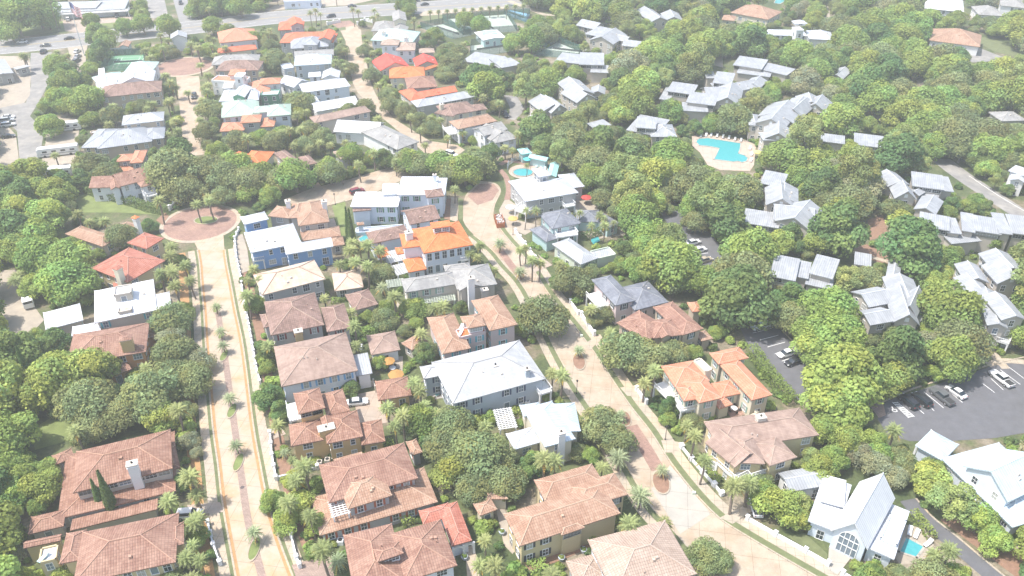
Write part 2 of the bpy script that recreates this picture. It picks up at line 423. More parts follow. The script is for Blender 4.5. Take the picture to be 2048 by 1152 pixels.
        for v in hs:
            if v['kind'] == 'gable' and v['axis'] == 'y' and v['wall'] == 'condo':
                ri = v['rise'] if v['rise'] is not None else v['L'] / 2 * v['pitch']; p = v['a'] + v['u'] * v['L'] / 2 + v['n'] * (min(v['over'], v['D'] * .2) - .03); g = MB(); g.box((p.x, p.y, v['h'] + ri * .3), (1.0, .12, 1.1), 0, v['u'], .85); g.build('gable_vent', M_TRIM, root, org, uv=False)
        s._windows(org, root)
        for e in s.extra: getattr(s, '_' + e[0])(org, root, *e[1:])
    def _fix(s, o): return o
    def _inside(s, p, me):
        for v in s.vols:
            if v is me: continue
            d = p - v['a']; x = d.dot(v['u']); y = d.dot(v['n'])
            if v['over'] * .5 < x < v['L'] - v['over'] * .5 and v['over'] * .5 < y < v['D'] - v['over'] * .5 and v['base'] - .5 < p.z < v['h'] + .8: return True
        return False
    def _windows(s, org, root):
        rnd = random.Random(sum(ord(c) for c in s.label)); door = False; tot = 0
        for v in s.vols:
            if v['win'] is False: continue
            a, u, n, L, D, h, ov, b0 = v['a'], v['u'], v['n'], v['L'], v['D'], v['h'], min(v['over'], v['L'] * .2, v['D'] * .2), v['base']
            if v['kind'] == 'shed' and not v['flip']: h = h + (v['rise'] if v['rise'] is not None else D / 2 * v['pitch'])
            nf = max(1, round((h - b0) / 3.3)); fh = (h - b0) / nf
            style = v['win'] if isinstance(v['win'], str) else 'std'
            for (p0, tdir, ln, out) in ((a + n * ov + u * ov, u, L - 2 * ov, -n), (a + u * (L - ov) + n * ov, n, D - 2 * ov, u), (a + u * ov + n * ov, n, D - 2 * ov, -u)):
                mid = p0 + tdir * ln / 2; tocam = Vector((-mid.x, -mid.y, 0)).normalized()
                if out.dot(tocam) < -.25 or ln < 2: continue
                near = math.hypot(mid.x, mid.y)
                sp = 2.9 if style == 'std' else 2.0
                cnt = max(1, int(ln / sp)); step = ln / cnt
                skip = [rnd.random() < (.22 if style == 'std' else 0) for _ in range(cnt)]
                for fl in range(nf):
                    if ln < 2.4 and fl == 0 and nf > 1: continue
                    for i in range(cnt):
                        if skip[i] and cnt > 2: continue
                        w_, hh = ((1.0, min(1.55, fh - 1.1)), (.8, min(1.3, fh - 1.1)), (1.7, min(1.4, fh - 1.1)), (1.6, min(2.1, fh - .6)))[WV[(i * 3 + fl * 5 + int(ln)) % len(WV)] if not s.shut else 0] if style == 'std' else (1.6, min(1.1, fh - .6))
                        if style == 'band': w_, hh = step - .35, min(1.0, fh - .7)
                        if style == 'tall': w_, hh = 1.15, min(2.1, fh - .6)
                        hh = max(hh, .5); zc = b0 + fl * fh + min(fh * .52 + .05, fh - .35 - hh / 2)
                        if style == 'band': zc = h - .55 - hh / 2
                        isdoor = False
                        if not door and fl == 0 and b0 == 0 and i == cnt // 2 and out.dot(tocam) > .3: isdoor = True; w_, hh, zc = 1.1, 2.15, 1.1
                        p = p0 + tdir * (step * (i + .5)); p = Vector((p.x, p.y, zc)) + out * .01
                        if s._inside(p, v): continue
                        if isdoor: door = True
                        rz = math.atan2(out.y, out.x) - math.pi / 2
                        tot += 1
                        if tot > 46: return
                        fm, pm = window_mesh(w_, hh, M_TRIM, GL[rnd.choice((0, 0, 0, 1, 2))], not isdoor)
                        fo = bpy.data.objects.new('door' if isdoor else 'window', fm); COL.objects.link(fo); fo.parent = root
                        fo.location = p - org; fo.rotation_euler = (0, 0, rz)
                        if isdoor: fo.name = 'door'
                        po = bpy.data.objects.new('pane', pm); COL.objects.link(po); po.parent = fo
                        if s.shut and style == 'std' and not isdoor and near < 330:
                            sm = shutter_mesh(hh, .42, plain('shutter_' + s.shut, {'black': (.04, .05, .07), 'navy': (.05, .07, .14), 'green': (.10, .25, .14), 'teal': (.10, .42, .50), 'wine': (.22, .04, .05), 'dark': (.05, .10, .10), 'pink': (.55, .14, .20), 'sage': (.25, .38, .33), 'rust': (.42, .12, .06), 'bluepanel': (.20, .42, .70)}[s.shut], .6, .05))
                            for sg in (-1, 1):
                                so = bpy.data.objects.new('shutter', sm); COL.objects.link(so); so.parent = fo; so.location = (sg * (w_ / 2 + .34), 0, 0)
    def _chim(s, org, root, P, z, w_, d, base, wall, cap):
        p = G(*s.P(P), z); u = s.vols[0]['u']; m = MB()
        m.box((p.x, p.y, (z + base) / 2), (w_, d, z - base), 0, u); m.box((p.x, p.y, z - .5), (w_ + .22, d + .22, .14), 0, u)
        o = m.build('chimney', WM(wall or s.wall), root, org)
        c = MB(); c.box((p.x, p.y, z + .07), (w_ + .34, d + .34, .14), 0, u)
        if cap:
            c.box((p.x, p.y, z + .45), (w_ + .5, d + .5, .5), 1, u, .25)
            for sx in (-1, 1):
                for sy in (-1, 1):
                    q = p + u * (sx * w_ * .42) + Vector((-u.y, u.x, 0)) * (sy * d * .42); c.box((q.x, q.y, z + .17), (.14, .14, .3), 0, u)
        else: c.tube((p.x, p.y, z + .1), (p.x, p.y, z + .5), .2, .17, 8, 2)
        c.build('chimney_cap', [WM('stone'), RM(cap or s.roof), M_VOID], o, org)
    def _rect(s, A, B, C, z):
        a = G(*s.P(A), z); b = G(*s.P(B), z); c = G(*s.P(C), z); u = (b - a); L = u.length; u.normalize(); n = Vector((-u.y, u.x, 0)); D = (c - a).dot(n)
        if D < 0: n = -n; D = -D
        return a, u, n, L, max(D, 1)
    def _balc(s, org, root, A, B, C, z, rail):
        a, u, n, L, D = s._rect(A, B, C, z)
        def q(x, y): p = a + u * x + n * y; return (p.x, p.y)
        m = MB(); m.prism([q(0, 0), q(L, 0), q(L, D), q(0, D)], z - .3, z)
        for x in (0.2, L - .2):
            for y in (.2, D - .2): p = a + u * x + n * y; m.box((p.x, p.y, (z - .3) / 2), (.32, .32, z - .3), 0, u)
        o = m.build('balcony', M_TRIM, root, org)
        g = MB()
        for (p0, d, ln) in ((a, u, L), (a, n, D), (a + u * L, n, D)):
            e = p0 + d * ln; c = (p0 + e) / 2
            g.box((c.x, c.y, z + 1.0), (ln, .12, .1), 0, d); g.box((c.x, c.y, z + .12), (ln, .08, .08), 0, d)
            k = max(2, int(ln / .45))
            for i in range(k + 1):
                p = p0 + d * (ln * i / k); g.box((p.x, p.y, z + .55), (.09, .09, .9), 0, d)
        g.build('railing', M_TRIM, o, org, uv=False)
        clear([PX(Vector((*q(x, y), z))) for x, y in ((0, 0), (L, 0), (L, D), (0, D))], .5)
    def _perg(s, org, root, A, B, C, z, mat):
        a, u, n, L, D = s._rect(A, B, C, z); m = MB(); mt = M_TRIM if mat == 'white' else WM(mat)
        for x in (0.1, L - .1):
            for y in (.1, D - .1): p = a + u * x + n * y; m.box((p.x, p.y, z / 2), (.25, .25, z - .1), 0, u)
            c = a + u * x + n * D / 2; m.box((c.x, c.y, z - .12), (D + .6, .14, .22), 0, n)
        k = max(3, int(D / .5))
        for i in range(k + 1):
            c = a + u * L / 2 + n * (D * i / k); m.box((c.x, c.y, z + .06), (L + .6, .16, .14), 0, u)
        k = max(3, int(L / .6))
        for i in range(k + 1):
            c = a + n * D / 2 + u * (L * i / k); m.box((c.x, c.y, z + .17), (D + .4, .08, .07), 0, n)
        m.build('pergola', mt, root, org, uv=False)
        clear([PX(a), PX(a + u * L), PX(a + u * L + n * D), PX(a + n * D)], .5)
    def _arch(s, org, root, A, B, cnt, h, mat):
        """open arcade: posts and round arches from A to B (ground points)"""
        a = G(*s.P(A), 0); b = G(*s.P(B), 0); d = b - a; L = d.length; d.normalize(); bay = L / cnt; m = MB(); th = .3
        for i in range(cnt + 1):
            p = a + d * (bay * i); m.box((p.x, p.y, h / 2), (.4, .36, h), 0, d)
        for i in range(cnt):
            r = bay / 2 - .2; zc = h - r - .3; N = 10; c = a + d * (bay * (i + .5))
            for k in range(N):
                t0, t1 = math.pi * k / N, math.pi * (k + 1) / N
                for off in (-th / 2, th / 2):
                    nn = Vector((-d.y, d.x, 0)) * off
                    p0 = c - d * (r * math.cos(t0)) + nn; p1 = c - d * (r * math.cos(t1)) + nn
                    m.poly([(p0.x, p0.y, zc + r * math.sin(t0)), (p1.x, p1.y, zc + r * math.sin(t1)), (p1.x, p1.y, h), (p0.x, p0.y, h)])
        m.build('arcade', WM(mat), root, org)

    def _arw(s, org, root, vi, w_, h_, z):
        """tall arched glazing with mullions on the near wall of volume vi"""
        v = s.vols[vi]; ov = min(v['over'], v['L'] * .2, v['D'] * .2); c = v['a'] + v['u'] * v['L'] / 2 + v['n'] * ov; u, o = v['u'], -v['n']; r = w_ / 2; zc = z + h_ - r; N = 16
        def P(x, zz, d): p = c + u * x + o * d; return (p.x, p.y, zz)
        arc = [(r * math.cos(math.pi * k / N), zc + r * math.sin(math.pi * k / N)) for k in range(N + 1)]; m = MB(); m.poly([P(-r, z, .03), P(r, z, .03)] + [P(x, zz, .03) for x, zz in arc]); f = MB()
        for (x0, z0_), (x1, z1) in list(zip(arc, arc[1:])) + [((r, z), (r, zc)), ((-r, z), (-r, zc)), ((0, z), (0, z + h_)), ((-r * .5, z), (-r * .5, zc + r * .85)), ((r * .5, z), (r * .5, zc + r * .85)), ((-r, z + h_ * .35), (r, z + h_ * .35)), ((-r, zc), (r, zc))]: f.tube(P(x0, z0_, .06), P(x1, z1, .06), .09, n=5)
        fo = f.build('arched_window', M_TRIM, root, org, uv=False); m.build('pane', GL[1], fo, org, uv=False)
# ------------------------------------------------------------------ the houses, sheet by sheet
H = House
a = (3, 0)
H(a, 'villa', 'terracotta tiled villa with a pale chimney and two dark cypresses, by the median street', 'the chimney villa with cypresses', 'stone', 'terra', shut=None)\
 .vol((440, 715), (1350, 498), (590, 205), 3.2, rise=1.4).vol((560, 515), (1325, 325), (1310, 25), 6.3, win='band')\
 .vol((545, 822), (1215, 655), (1195, 560), 2.4, kind='shed', rise=.6, win=False).vol((1300, 345), (1385, 318), (1375, 140), 3.4, win=False)\
 .vol((425, 300), (575, 238), (500, 190), 3.2).chim((1012, 288), 9.6, 1.7, 1.3, 2.5, 'white')
H(a, 'garage', 'small hipped terracotta garage in front of the chimney villa', 'the small hipped garage', 'stone', 'terra', cat='garage').vol((215, 832), (488, 768), (450, 650), 3.2)
H(a, 'villa', 'wide rose tiled villa with a roof deck and lounge chair at the bottom left', 'the wide rose villa', 'yellow', 'rose', over=.7)\
 .vol((560, 1215), (1350, 1045), (1325, 675), 6.3, win='tall').vol((1300, 932), (1412, 905), (1392, 740), 6).vol((455, 1060), (620, 1028), (480, 830), 5.6)\
 .vol((180, 940), (465, 880), (470, 830), 4.4, kind='gable', win=False).vol((265, 1092), (462, 1045), (245, 945), 5.2, kind='flat', roof='bright')
a = (2, 0)
H(a, 'villa', 'white metal roofed house with teal shutters and a small roof terrace', 'the white roofed teal shutter house', 'stone', 'bright', shut='teal', pitch=.3)\
 .vol((350, 345), (640, 268), (655, 130), 4.4).vol((548, 395), (772, 352), (745, 285), 4.6).vol((725, 292), (1205, 190), (1205, -50), 6.3)\
 .vol((1200, 205), (1318, 180), (1310, 50), 5.8).vol((860, 100), (1025, 72), (1025, -10), 9.4, kind='flat', base=6.2, win='tall').vol((893, 232), (1030, 205), (905, 150), 7, kind='flat', roof='tan', base=5, win=False)
H(a, 'house', 'faded rose tiled house with a large orange chimney, below the white roofed house', 'the house with an orange chimney', 'orange', 'rose')\
 .vol((508, 615), (1122, 512), (1120, 290), 5.6).vol((800, 722), (1010, 645), (900, 590), 3.1).vol((1100, 420), (1200, 390), (1130, 335), 3.2, roof='rust').chim((966, 412), 9.0, 2.4, 1.6, 4, 'ochre', 'rose')
a = (1, 0)
H(a, 'house', 'low L shaped brown tiled house with a white capped chimney among trees', 'the low L shaped house', 'stone', 'rust')\
 .vol((500, 682), (788, 780), (840, 690), 3.8).vol((800, 760), (1065, 612), (930, 610), 3.9, win=False).chim((1040, 560), 7.0, 1.4, 1.2, 2, 'white', 'orange')
H(a, 'villa', 'red tiled villa with a tall pale chimney and a raised back wing', 'the red tiled villa', 'yellow', 'redtile')\
 .vol((700, 945), (980, 1055), (1255, 882), 5.8).vol((975, 750), (1128, 797), (1265, 716), 6.6).vol((880, 1120), (1120, 1060), (1000, 960), 3, win=False).chim((902, 945), 9.5, 1.7, 1.5, 0, 'cream', 'redtile')
H(a, 'house', 'ornate white house with faded rose gables and balconies behind the long hedge', 'the ornate white gabled house', 'lav', 'rose', shut=None)\
 .vol((915, 320), (1185, 250), (1110, 172), 6.3, kind='gable', rise=2.2).vol((1085, 325), (1205, 290), (1190, 250), 6.0).vol((680, 330), (930, 322), (880, 235), 5.0, kind='gable')\
 .vol((850, 345), (930, 330), (900, 250), 5.6, kind='gable', axis='y').balc((945, 345), (1090, 345), (1060, 290), 3.2).balc((1130, 400), (1210, 380), (1200, 330), 3.0)
H(a, 'house', 'stepped peach tiled house behind the ornate white house', 'the stepped peach house', 'taupe', 'melon')\
 .vol((995, 140), (1095, 132), (1080, 42), 6.5).vol((893, 128), (1010, 118), (1000, 68), 6.2).vol((840, 212), (1032, 195), (1000, 125), 3.4)
H(a, 'house', 'bright orange tiled house half hidden by round green trees', 'the half hidden orange house', 'cream', 'orange')\
 .vol((1830, 160), (2015, 168), (1980, 45), 4.6, axis='y').vol((1755, 85), (1900, 130), (1850, 50), 4.0, win=False).chim((1915, 130), 6.4, 1.2)
a = (0, 0)
H(a, 'shop_building', 'long low shop building with a grey roof beyond the highway', 'the long low shop', 'whiteblue', 'silver', cat='shop')\
 .vol((450, 95), (960, 66), (975, 5), 3.6, kind='shed', rise=.8, flip=True, win='band').vol((390, 70), (735, 62), (700, 20), 4.2, kind='shed', rise=.7, flip=True, win=False).balc((470, 112), (985, 84), (985, 68), 3.0)
H(a, 'gatehouse', 'narrow white gatehouse with a grey gable and arched door near the highway', 'the narrow white gatehouse', 'white', 'silver', cat='gatehouse')\
 .vol((1308, 300), (1437, 288), (1400, 255), 6.0, kind='gable', axis='y', rise=1.6, win=False).arch((1320, 375), (1430, 365), 3, 3.2)
H(a, 'entrance_pavilion', 'white trellis pavilion between trees above the green tennis court', 'the white trellis pavilion', 'white', 'rust', cat='pavilion').vol((905, 362), (985, 358), (970, 320), 3.6, kind='gable', axis='y').arch((860, 415), (995, 410), 4, 2.6)
H(a, 'house', 'salmon roofed house near the highway above the red strip roof', 'the salmon roofed house', 'lav', 'melon').vol((1685, 330), (1980, 300), (1930, 222), 4.6)
H(a, 'house', 'low coral tiled house below the salmon roofed house', 'the low coral house', 'cream', 'coral').vol((1675, 408), (1975, 375), (1960, 345), 3.6)
H(a, 'house', 'brown hipped house with a grey rear wing beside the upper roundabout', 'the brown hipped house', 'tan', 'brown')\
 .vol((1622, 500), (1985, 480), (1970, 420), 5.8, roof='grey').vol((1655, 545), (1985, 540), (1960, 470), 6.0)
H(a, 'house', 'mint metal roofed house behind the green tennis court', 'the mint roofed house', 'white', 'mint').vol((750, 645), (975, 600), (960, 545), 5.6).vol((955, 548), (1175, 540), (1140, 478), 5.8)
H(a, 'house', 'white metal roofed house in front of the mint roofs', 'the white roof by the court', 'white', 'white').vol((735, 700), (900, 680), (890, 590), 5.6).vol((895, 660), (1175, 635), (1165, 545), 6.2, kind='gable')
H(a, 'villa', 'wide brown hipped villa left of the upper roundabout street', 'the wide brown villa', 'tan', 'brown').vol((765, 750), (1240, 700), (1228, 622), 6.0).vol((650, 775), (795, 780), (775, 708), 3.6)
H(a, 'villa', 'large grey roofed villa with stepped hips and a lit upper storey', 'the large grey stepped villa', 'tan', 'silver')\
 .vol((620, 1135), (860, 1130), (870, 990), 5.2, roof='zinc').vol((745, 1145), (1170, 1085), (1110, 975), 6.2, roof='zinc').vol((935, 962), (1258, 925), (1255, 858), 8.6).vol((1085, 1080), (1262, 1060), (1255, 975), 6.0, roof='zinc').vol((680, 1035), (830, 1020), (830, 995), 4.4, kind='flat', roof='bright')
H(a, 'villa', 'white tower villa with orange roof terraces beside the upper street', 'the white tower villa', 'white', 'melon')\
 .vol((1610, 625), (1880, 640), (1880, 590), 5.6, kind='flat').vol((1750, 580), (1872, 575), (1850, 532), 7.4).vol((1785, 600), (1872, 600), (1868, 560), 9.2, kind='flat', roof='white').vol((1700, 690), (1790, 685), (1780, 620), 5.0, kind='flat', roof='bright').vol((1900, 640), (1990, 700), (2000, 600), 5.0)
H(a, 'house', 'white metal gabled house with a deep upper porch', 'the white gabled porch house', 'green', 'white')\
 .vol((1680, 780), (1800, 775), (1840, 690), 5.6).vol((1775, 745), (1880, 745), (1850, 668), 7.6, kind='gable', axis='y').vol((1875, 760), (1992, 752), (1960, 680), 5.6)
H((0, 0), 'house', 'sage green metal roofed house with dormers', 'the sage roofed house', 'whiteblue', 'sage')\
 .vol((1700, 905), (1995, 875), (1850, 775), 5.8).vol((2050, 895), (2235, 880), (2200, 800), 6.4).vol((1940, 870), (2110, 855), (2050, 815), 6.2)
H((0, 0), 'house', 'orange tiled house in front of the sage roofed house', 'the orange house by the sage roof', 'grey', 'melon')\
 .vol((1845, 945), (2000, 935), (1990, 880), 6.0).vol((1685, 1010), (1875, 1000), (1850, 938), 4.0).vol((2000, 975), (2105, 970), (2080, 905), 4.4)
a = (0, 1)
H(a, 'house', 'scarlet roofed house with a square gabled dormer next to the highway', 'the scarlet dormer house', 'grey', 'coral')\
 .vol((215, 232), (412, 222), (395, 165), 5.6).vol((310, 200), (415, 190), (350, 145), 8.2, kind='gable', axis='y')
H(a, 'house', 'long scarlet roofed house with a pointed gable, second row from the highway', 'the long scarlet roofed house', 'grey', 'coral')\
 .vol((225, 328), (640, 325), (600, 258), 5.4).vol((520, 305), (620, 305), (560, 240), 7.4, kind='gable', axis='y')
H(a, 'house', 'grey roofed house with white columns below the scarlet roofs', 'the grey column house', 'grey', 'zinc')\
 .vol((312, 375), (605, 355), (560, 290), 5.6).vol((400, 345), (515, 345), (480, 285), 7.2).balc((420, 410), (520, 405), (515, 350), 3.2)
H(a, 'house', 'low weathered grey roof behind the pale blue roofed house', 'the low weathered roof', 'stone', 'grey').vol((340, 438), (645, 420), (610, 385), 4.6, kind='gable')
H(a, 'house', 'pale blue roofed two storey house beside the sandy street', 'the pale blue roofed house', 'bluegrey', 'ice').vol((338, 505), (628, 488), (608, 420), 6.0).vol((255, 540), (352, 525), (340, 480), 4.0, kind='flat', roof='white')
H(a, 'house', 'cluster of white gabled roofs beside the sandy street', 'the cluster of white gables', 'white', 'white')\
 .vol((338, 672), (462, 625), (430, 555), 4.6, kind='gable', axis='y').vol((450, 612), (548, 605), (545, 550), 4.2, kind='shed', rise=1).vol((548, 605), (685, 600), (660, 545), 4.6, kind='gable')
H(a, 'house', 'white hipped two storey house below the cluster of white gables', 'the white hipped house', 'whiteblue', 'bright').vol((410, 710), (772, 660), (715, 603), 5.8)
H(a, 'house', 'bright white gabled roof behind the long brown roof', 'the bright white gable roof', 'white', 'bright').vol((505, 858), (838, 800), (820, 738), 4.6, kind='gable').vol((470, 800), (540, 790), (520, 740), 4.0, kind='gable')
H(a, 'house', 'long brown hipped roof in front of the bright white gable', 'the long brown roof', 'stone', 'pinkbrown').vol((455, 900), (500, 945), (905, 832), 5.4)
H(a, 'house', 'white house with a small orange upper roof next to the green walled house', 'the small orange roofed white house', 'white', 'melon')\
 .vol((70, 650), (232, 640), (225, 598), 7.0).vol((5, 720), (160, 705), (150, 655), 5.4)
H(a, 'house', 'dark green walled house with white fretwork and roof terrace', 'the dark green walled house', 'green', 'white', shut=None).vol((-20, 775), (70, 765), (60, 690), 6.4).vol((70, 740), (225, 735), (215, 690), 5.4, kind='flat')
H(a, 'house', 'cream twin gabled house with grey roofs next to the highway', 'the cream twin gabled house', 'cream', 'grey')\
 .vol((930, 238), (1105, 238), (1100, 170), 5.4, win=False).vol((1098, 165), (1205, 160), (1195, 95), 8.2, kind='gable', axis='y').vol((1085, 245), (1205, 245), (1190, 205), 5.4, kind='gable', axis='y')
H(a, 'villa', 'mint roofed villa with a white chimney beside the sandy street', 'the mint roofed villa', 'lav', 'mint').vol((925, 308), (1252, 322), (1235, 242), 5.8).chim((1027, 245), 8.8, 1.6, 1.4, 3, 'white').chim((1200, 290), 8.0, 1.8, 1.0, 5, 'white')
H(a, 'villa', 'pale pink villa with magenta shutters and arched porches', 'the pale pink villa', 'lav', 'beige', shut='pink').vol((1000, 345), (1140, 345), (1120, 306), 8.0).vol((1120, 388), (1268, 385), (1250, 330), 6.4)
H(a, 'house', 'small beige roofed outbuilding behind the pale pink villa', 'the small beige outbuilding', 'stone', 'beige', cat='outbuilding').vol((1298, 408), (1420, 402), (1405, 372), 3.6)
H(a, 'house', 'plain bright red metal gabled house beside the sandy street', 'the bright red gable house', 'stone', 'red').vol((1000, 545), (1232, 512), (1215, 430), 5.2, kind='gable')
H(a, 'outbuilding', 'small bright red metal roofed outbuilding right of the red gable house', 'the small red outbuilding', 'stone', 'red', cat='outbuilding').vol((1275, 512), (1448, 498), (1440, 435), 3.6, kind='gable')
H(a, 'house', 'light orange tiled house below the bright red roofs', 'the light orange tiled house', 'cream', 'orange').vol((1070, 600), (1345, 588), (1300, 515), 5.2).vol((1300, 555), (1450, 505), (1440, 488), 4.2)
H(a, 'house', 'dull red brown tiled house among trees below the light orange one', 'the dull red brown house', 'stone', 'rose').vol((1210, 682), (1440, 665), (1385, 585), 5.0)
H(a, 'house', 'coral metal roofed house with a hipped end', 'the coral metal house', 'stone', 'coral').vol((1235, 775), (1350, 752), (1310, 668), 5.0).vol((1300, 752), (1595, 702), (1540, 665), 5.0, kind='gable')
H(a, 'house', 'long grey metal roofed house below the coral metal roof', 'the long grey metal house', 'grey', 'silver').vol((1285, 825), (1730, 742), (1660, 700), 5.0)
H(a, 'villa', 'brown hipped villa with a bay and chimney among palms', 'the brown bay villa', 'cream', 'brown').vol((1500, 890), (1745, 850), (1700, 772), 5.8).vol((1690, 855), (1825, 838), (1800, 795), 5.0).vol((1415, 868), (1560, 895), (1520, 800), 5.8).chim((1470, 800), 8.6, 1.2)
H(a, 'villa', 'rust tiled villa with a white corner balcony beside the sandy street', 'the rust balcony villa', 'lav', 'rust').vol((1600, 992), (1900, 928), (1830, 870), 6.0).balc((1530, 1035), (1640, 1015), (1600, 960), 3.4)
H(a, 'house', 'grey gabled house with cross wings behind the rust balcony villa', 'the grey cross gabled house', 'lav', 'grey').vol((1800, 1045), (1980, 992), (1930, 925), 6.0, kind='gable').vol((1730, 1010), (1850, 1080), (1850, 940), 5.0, kind='gable').vol((1890, 1100), (2060, 1060), (2020, 970), 5.0)
H(a, 'villa', 'wide grey hipped villa with a bright white rear roof', 'the wide grey hipped villa', 'white', 'grey').vol((850, 1012), (1130, 1150), (1285, 1080), 5.0).vol((640, 1010), (980, 1030), (1015, 940), 4.6, kind='gable', roof='bright')
a = (1, 1)
H(a, 'villa', 'tan brown villa with a tall columned porch among trees', 'the tall porch villa', 'tan', 'brown').vol((180, 62), (302, 155), (388, 125), 7.6).vol((370, 95), (432, 158), (508, 132), 6.4).vol((340, 195), (455, 188), (400, 145), 3.6, win=False).arch((375, 240), (450, 245), 2, 5)
H(a, 'house', 'low beige roofed house beside the upper cross street', 'the low beige house', 'grey', 'beige').vol((700, 110), (885, 65), (850, 2), 3.8).vol((640, 60), (740, 108), (700, 20), 3.6)
H(a, 'house', 'bright blue house with a white metal roof beside the roundabout', 'the bright blue house', 'blue', 'white', pitch=.36)\
 .vol((5, 828), (395, 748), (335, 600), 6.0).vol((275, 842), (640, 778), (615, 715), 6.0, kind='gable', rise=1.4).vol((-45, 612), (145, 568), (95, 515), 6.6).balc((20, 895), (110, 880), (90, 830), 3.0)
H(a, 'villa', 'terracotta villa with round turret and two chimneys beside the cross street', 'the two chimney terracotta villa', 'stone', 'rust')\
 .vol((372, 622), (610, 588), (562, 420), 6.2).vol((298, 562), (420, 555), (405, 445), 6.2, win=False).vol((135, 545), (300, 562), (290, 475), 5.6)\
 .vol((395, 738), (700, 697), (665, 625), 3.4).vol((610, 782), (728, 765), (690, 705), 3.0).chim((288, 428), 8.6, 1.3, 1.3, 2, 'white').chim((567, 432), 8.6, 1.3, 1.3, 2, 'white')
H(a, 'villa', 'large white modern villa with bright flat roofs and green shutters', 'the large white modern villa', 'whiteblue', 'bright', shut='green')\
 .vol((1130, 388), (1425, 388), (1425, 242), 6.8, kind='shed', rise=.3).vol((1420, 385), (1498, 385), (1498, 252), 6.6, kind='shed', rise=.2, roof='white').vol((1355, 405), (1492, 390), (1450, 335), 7.2, roof='brown')\
 .vol((770, 480), (1138, 480), (1080, 360), 5.8, kind='shed', rise=.3).vol((1012, 385), (1138, 380), (1130, 295), 6.6, kind='shed', rise=.2).vol((790, 522), (932, 508), (925, 465), 5.0, kind='shed', rise=.4, roof='brown', win=False)\
 .vol((825, 620), (878, 612), (870, 592), 3.4, roof='rust', win=False).vol((800, 690), (1190, 660), (1190, 610), .9, kind='flat', roof='white', win=False).chim((1417, 228), 9.2, .9)
H(a, 'house', 'brown gabled house tucked between the white modern villa and orange house', 'the tucked in brown gable house', 'whiteblue', 'brown')\
 .vol((1155, 505), (1228, 612), (1462, 562), 5.0, kind='gable', rise=2).vol((935, 757), (1235, 695), (1200, 608), 5.0)
H(a, 'villa', 'white villa with a bright orange tiled roof and boxy dormer', 'the bright orange roofed villa', 'whiteblue', 'orange', pitch=.33)\
 .vol((1335, 832), (1712, 765), (1600, 585), 7.8, win='tall').vol((1172, 792), (1345, 772), (1290, 668), 7.4, win=False).vol((1400, 650), (1550, 632), (1530, 578), 11.0, base=8.2, kind='shed', rise=.4, win='band')\
 .vol((1215, 978), (1358, 952), (1325, 850), 3.6).vol((985, 868), (1080, 850), (1070, 782), 3.6).vol((1130, 840), (1182, 832), (1175, 782), 4).perg((1135, 1000), (1228, 975), (1195, 905), 3.4).perg((1080, 905), (1200, 880), (1140, 805), 3.6)\
 .chim((1220, 670), 10.2, 1.8, 1.4, 6, 'white').balc((1622, 890), (1690, 880), (1680, 812), 3.8)
H(a, 'villa', 'weathered grey tiled villa with a tall white chimney and green pergola', 'the weathered grey villa', 'stone', 'grey', shut='sage')\
 .vol((1192, 1132), (1620, 1062), (1575, 965), 6.2).vol((1590, 1112), (1898, 1068), (1790, 915), 6.4).vol((1610, 1120), (1790, 1085), (1700, 1010), 6.6, kind='gable', axis='y').vol((1500, 975), (1700, 950), (1650, 905), 6.3)\
 .chim((1695, 1020), 10.6, 1.6, 1.2, 0, 'white').chim((1800, 1110), 6.6, 1.6, 1.2, 0, 'stone').perg((1345, 1215), (1575, 1190), (1555, 1150), 3.2, 'palegreen').perg((1060, 1095), (1180, 1080), (1160, 1030), 3.0, 'palegreen')
H(a, 'house', 'broad tan roofed house in front of the bright blue house', 'the broad tan roofed house', 'grey', 'tan').vol((95, 1152), (580, 1028), (525, 873), 6.2)
H(a, 'garage', 'small tan hipped garage right of the broad tan roofed house', 'the tan hipped garage', 'grey', 'tan', cat='garage').vol((650, 1122), (872, 1090), (820, 955), 3.4)
a = (2, 1)
H(a, 'house', 'dark brown tiled house with burgundy shutters', 'the burgundy shutter house', 'grey', 'brown', shut='wine').vol((158, 388), (570, 305), (490, 58), 6.2).vol((592, 362), (780, 325), (705, 145), 5.4).vol((105, 330), (190, 310), (180, 205), 5.0, win=False).chim((370, 352), 6.6, 1.7, 1.4, 0, 'ochre')
H(a, 'garage', 'small square brown hipped garage beside a clipped hedge', 'the square brown garage', 'stone', 'brown', cat='garage').vol((800, 197), (985, 147), (940, 20), 3.4)
H(a, 'house', 'very wide faded pink shingled house with sky blue wall panels', 'the wide pink shingled house', 'lav', 'pinkbrown', shut='bluepanel').vol((240, 782), (828, 655), (735, 362), 6.2)
H(a, 'carport', 'grey ribbed metal patio cover on white posts beside the wide pink roof', 'the grey ribbed patio cover', 'white', 'silver', cat='carport').vol((818, 712), (942, 690), (895, 520), 3.8, kind='shed', rise=.5, win=False)
H(a, 'garage', 'square faded pink garage roof behind the orange patio umbrellas', 'the square pink garage', 'white', 'pinkbrown', cat='garage').vol((930, 537), (1155, 497), (1090, 355), 3.4)
H(a, 'garage', 'red brown hipped garage with ochre walls behind palms', 'the red brown garage', 'ochre', 'terra', cat='garage').vol((985, 887), (1242, 845), (1175, 705), 3.3)
H(a, 'villa', 'rust tiled villa with an orange tiled roof terrace and teal shutters', 'the roof terrace villa', 'pink', 'rust', shut='teal')\
 .vol((1478, 530), (1695, 485), (1545, 215), 5.0).vol((1840, 352), (2055, 302), (1950, 65), 6.6).vol((1600, 425), (1835, 370), (1815, 290), 5.6, kind='flat', roof='orange').vol((1672, 335), (1810, 310), (1790, 215), 8.0, base=5, win='band').vol((1640, 300), (1850, 260), (1830, 205), 5.8)
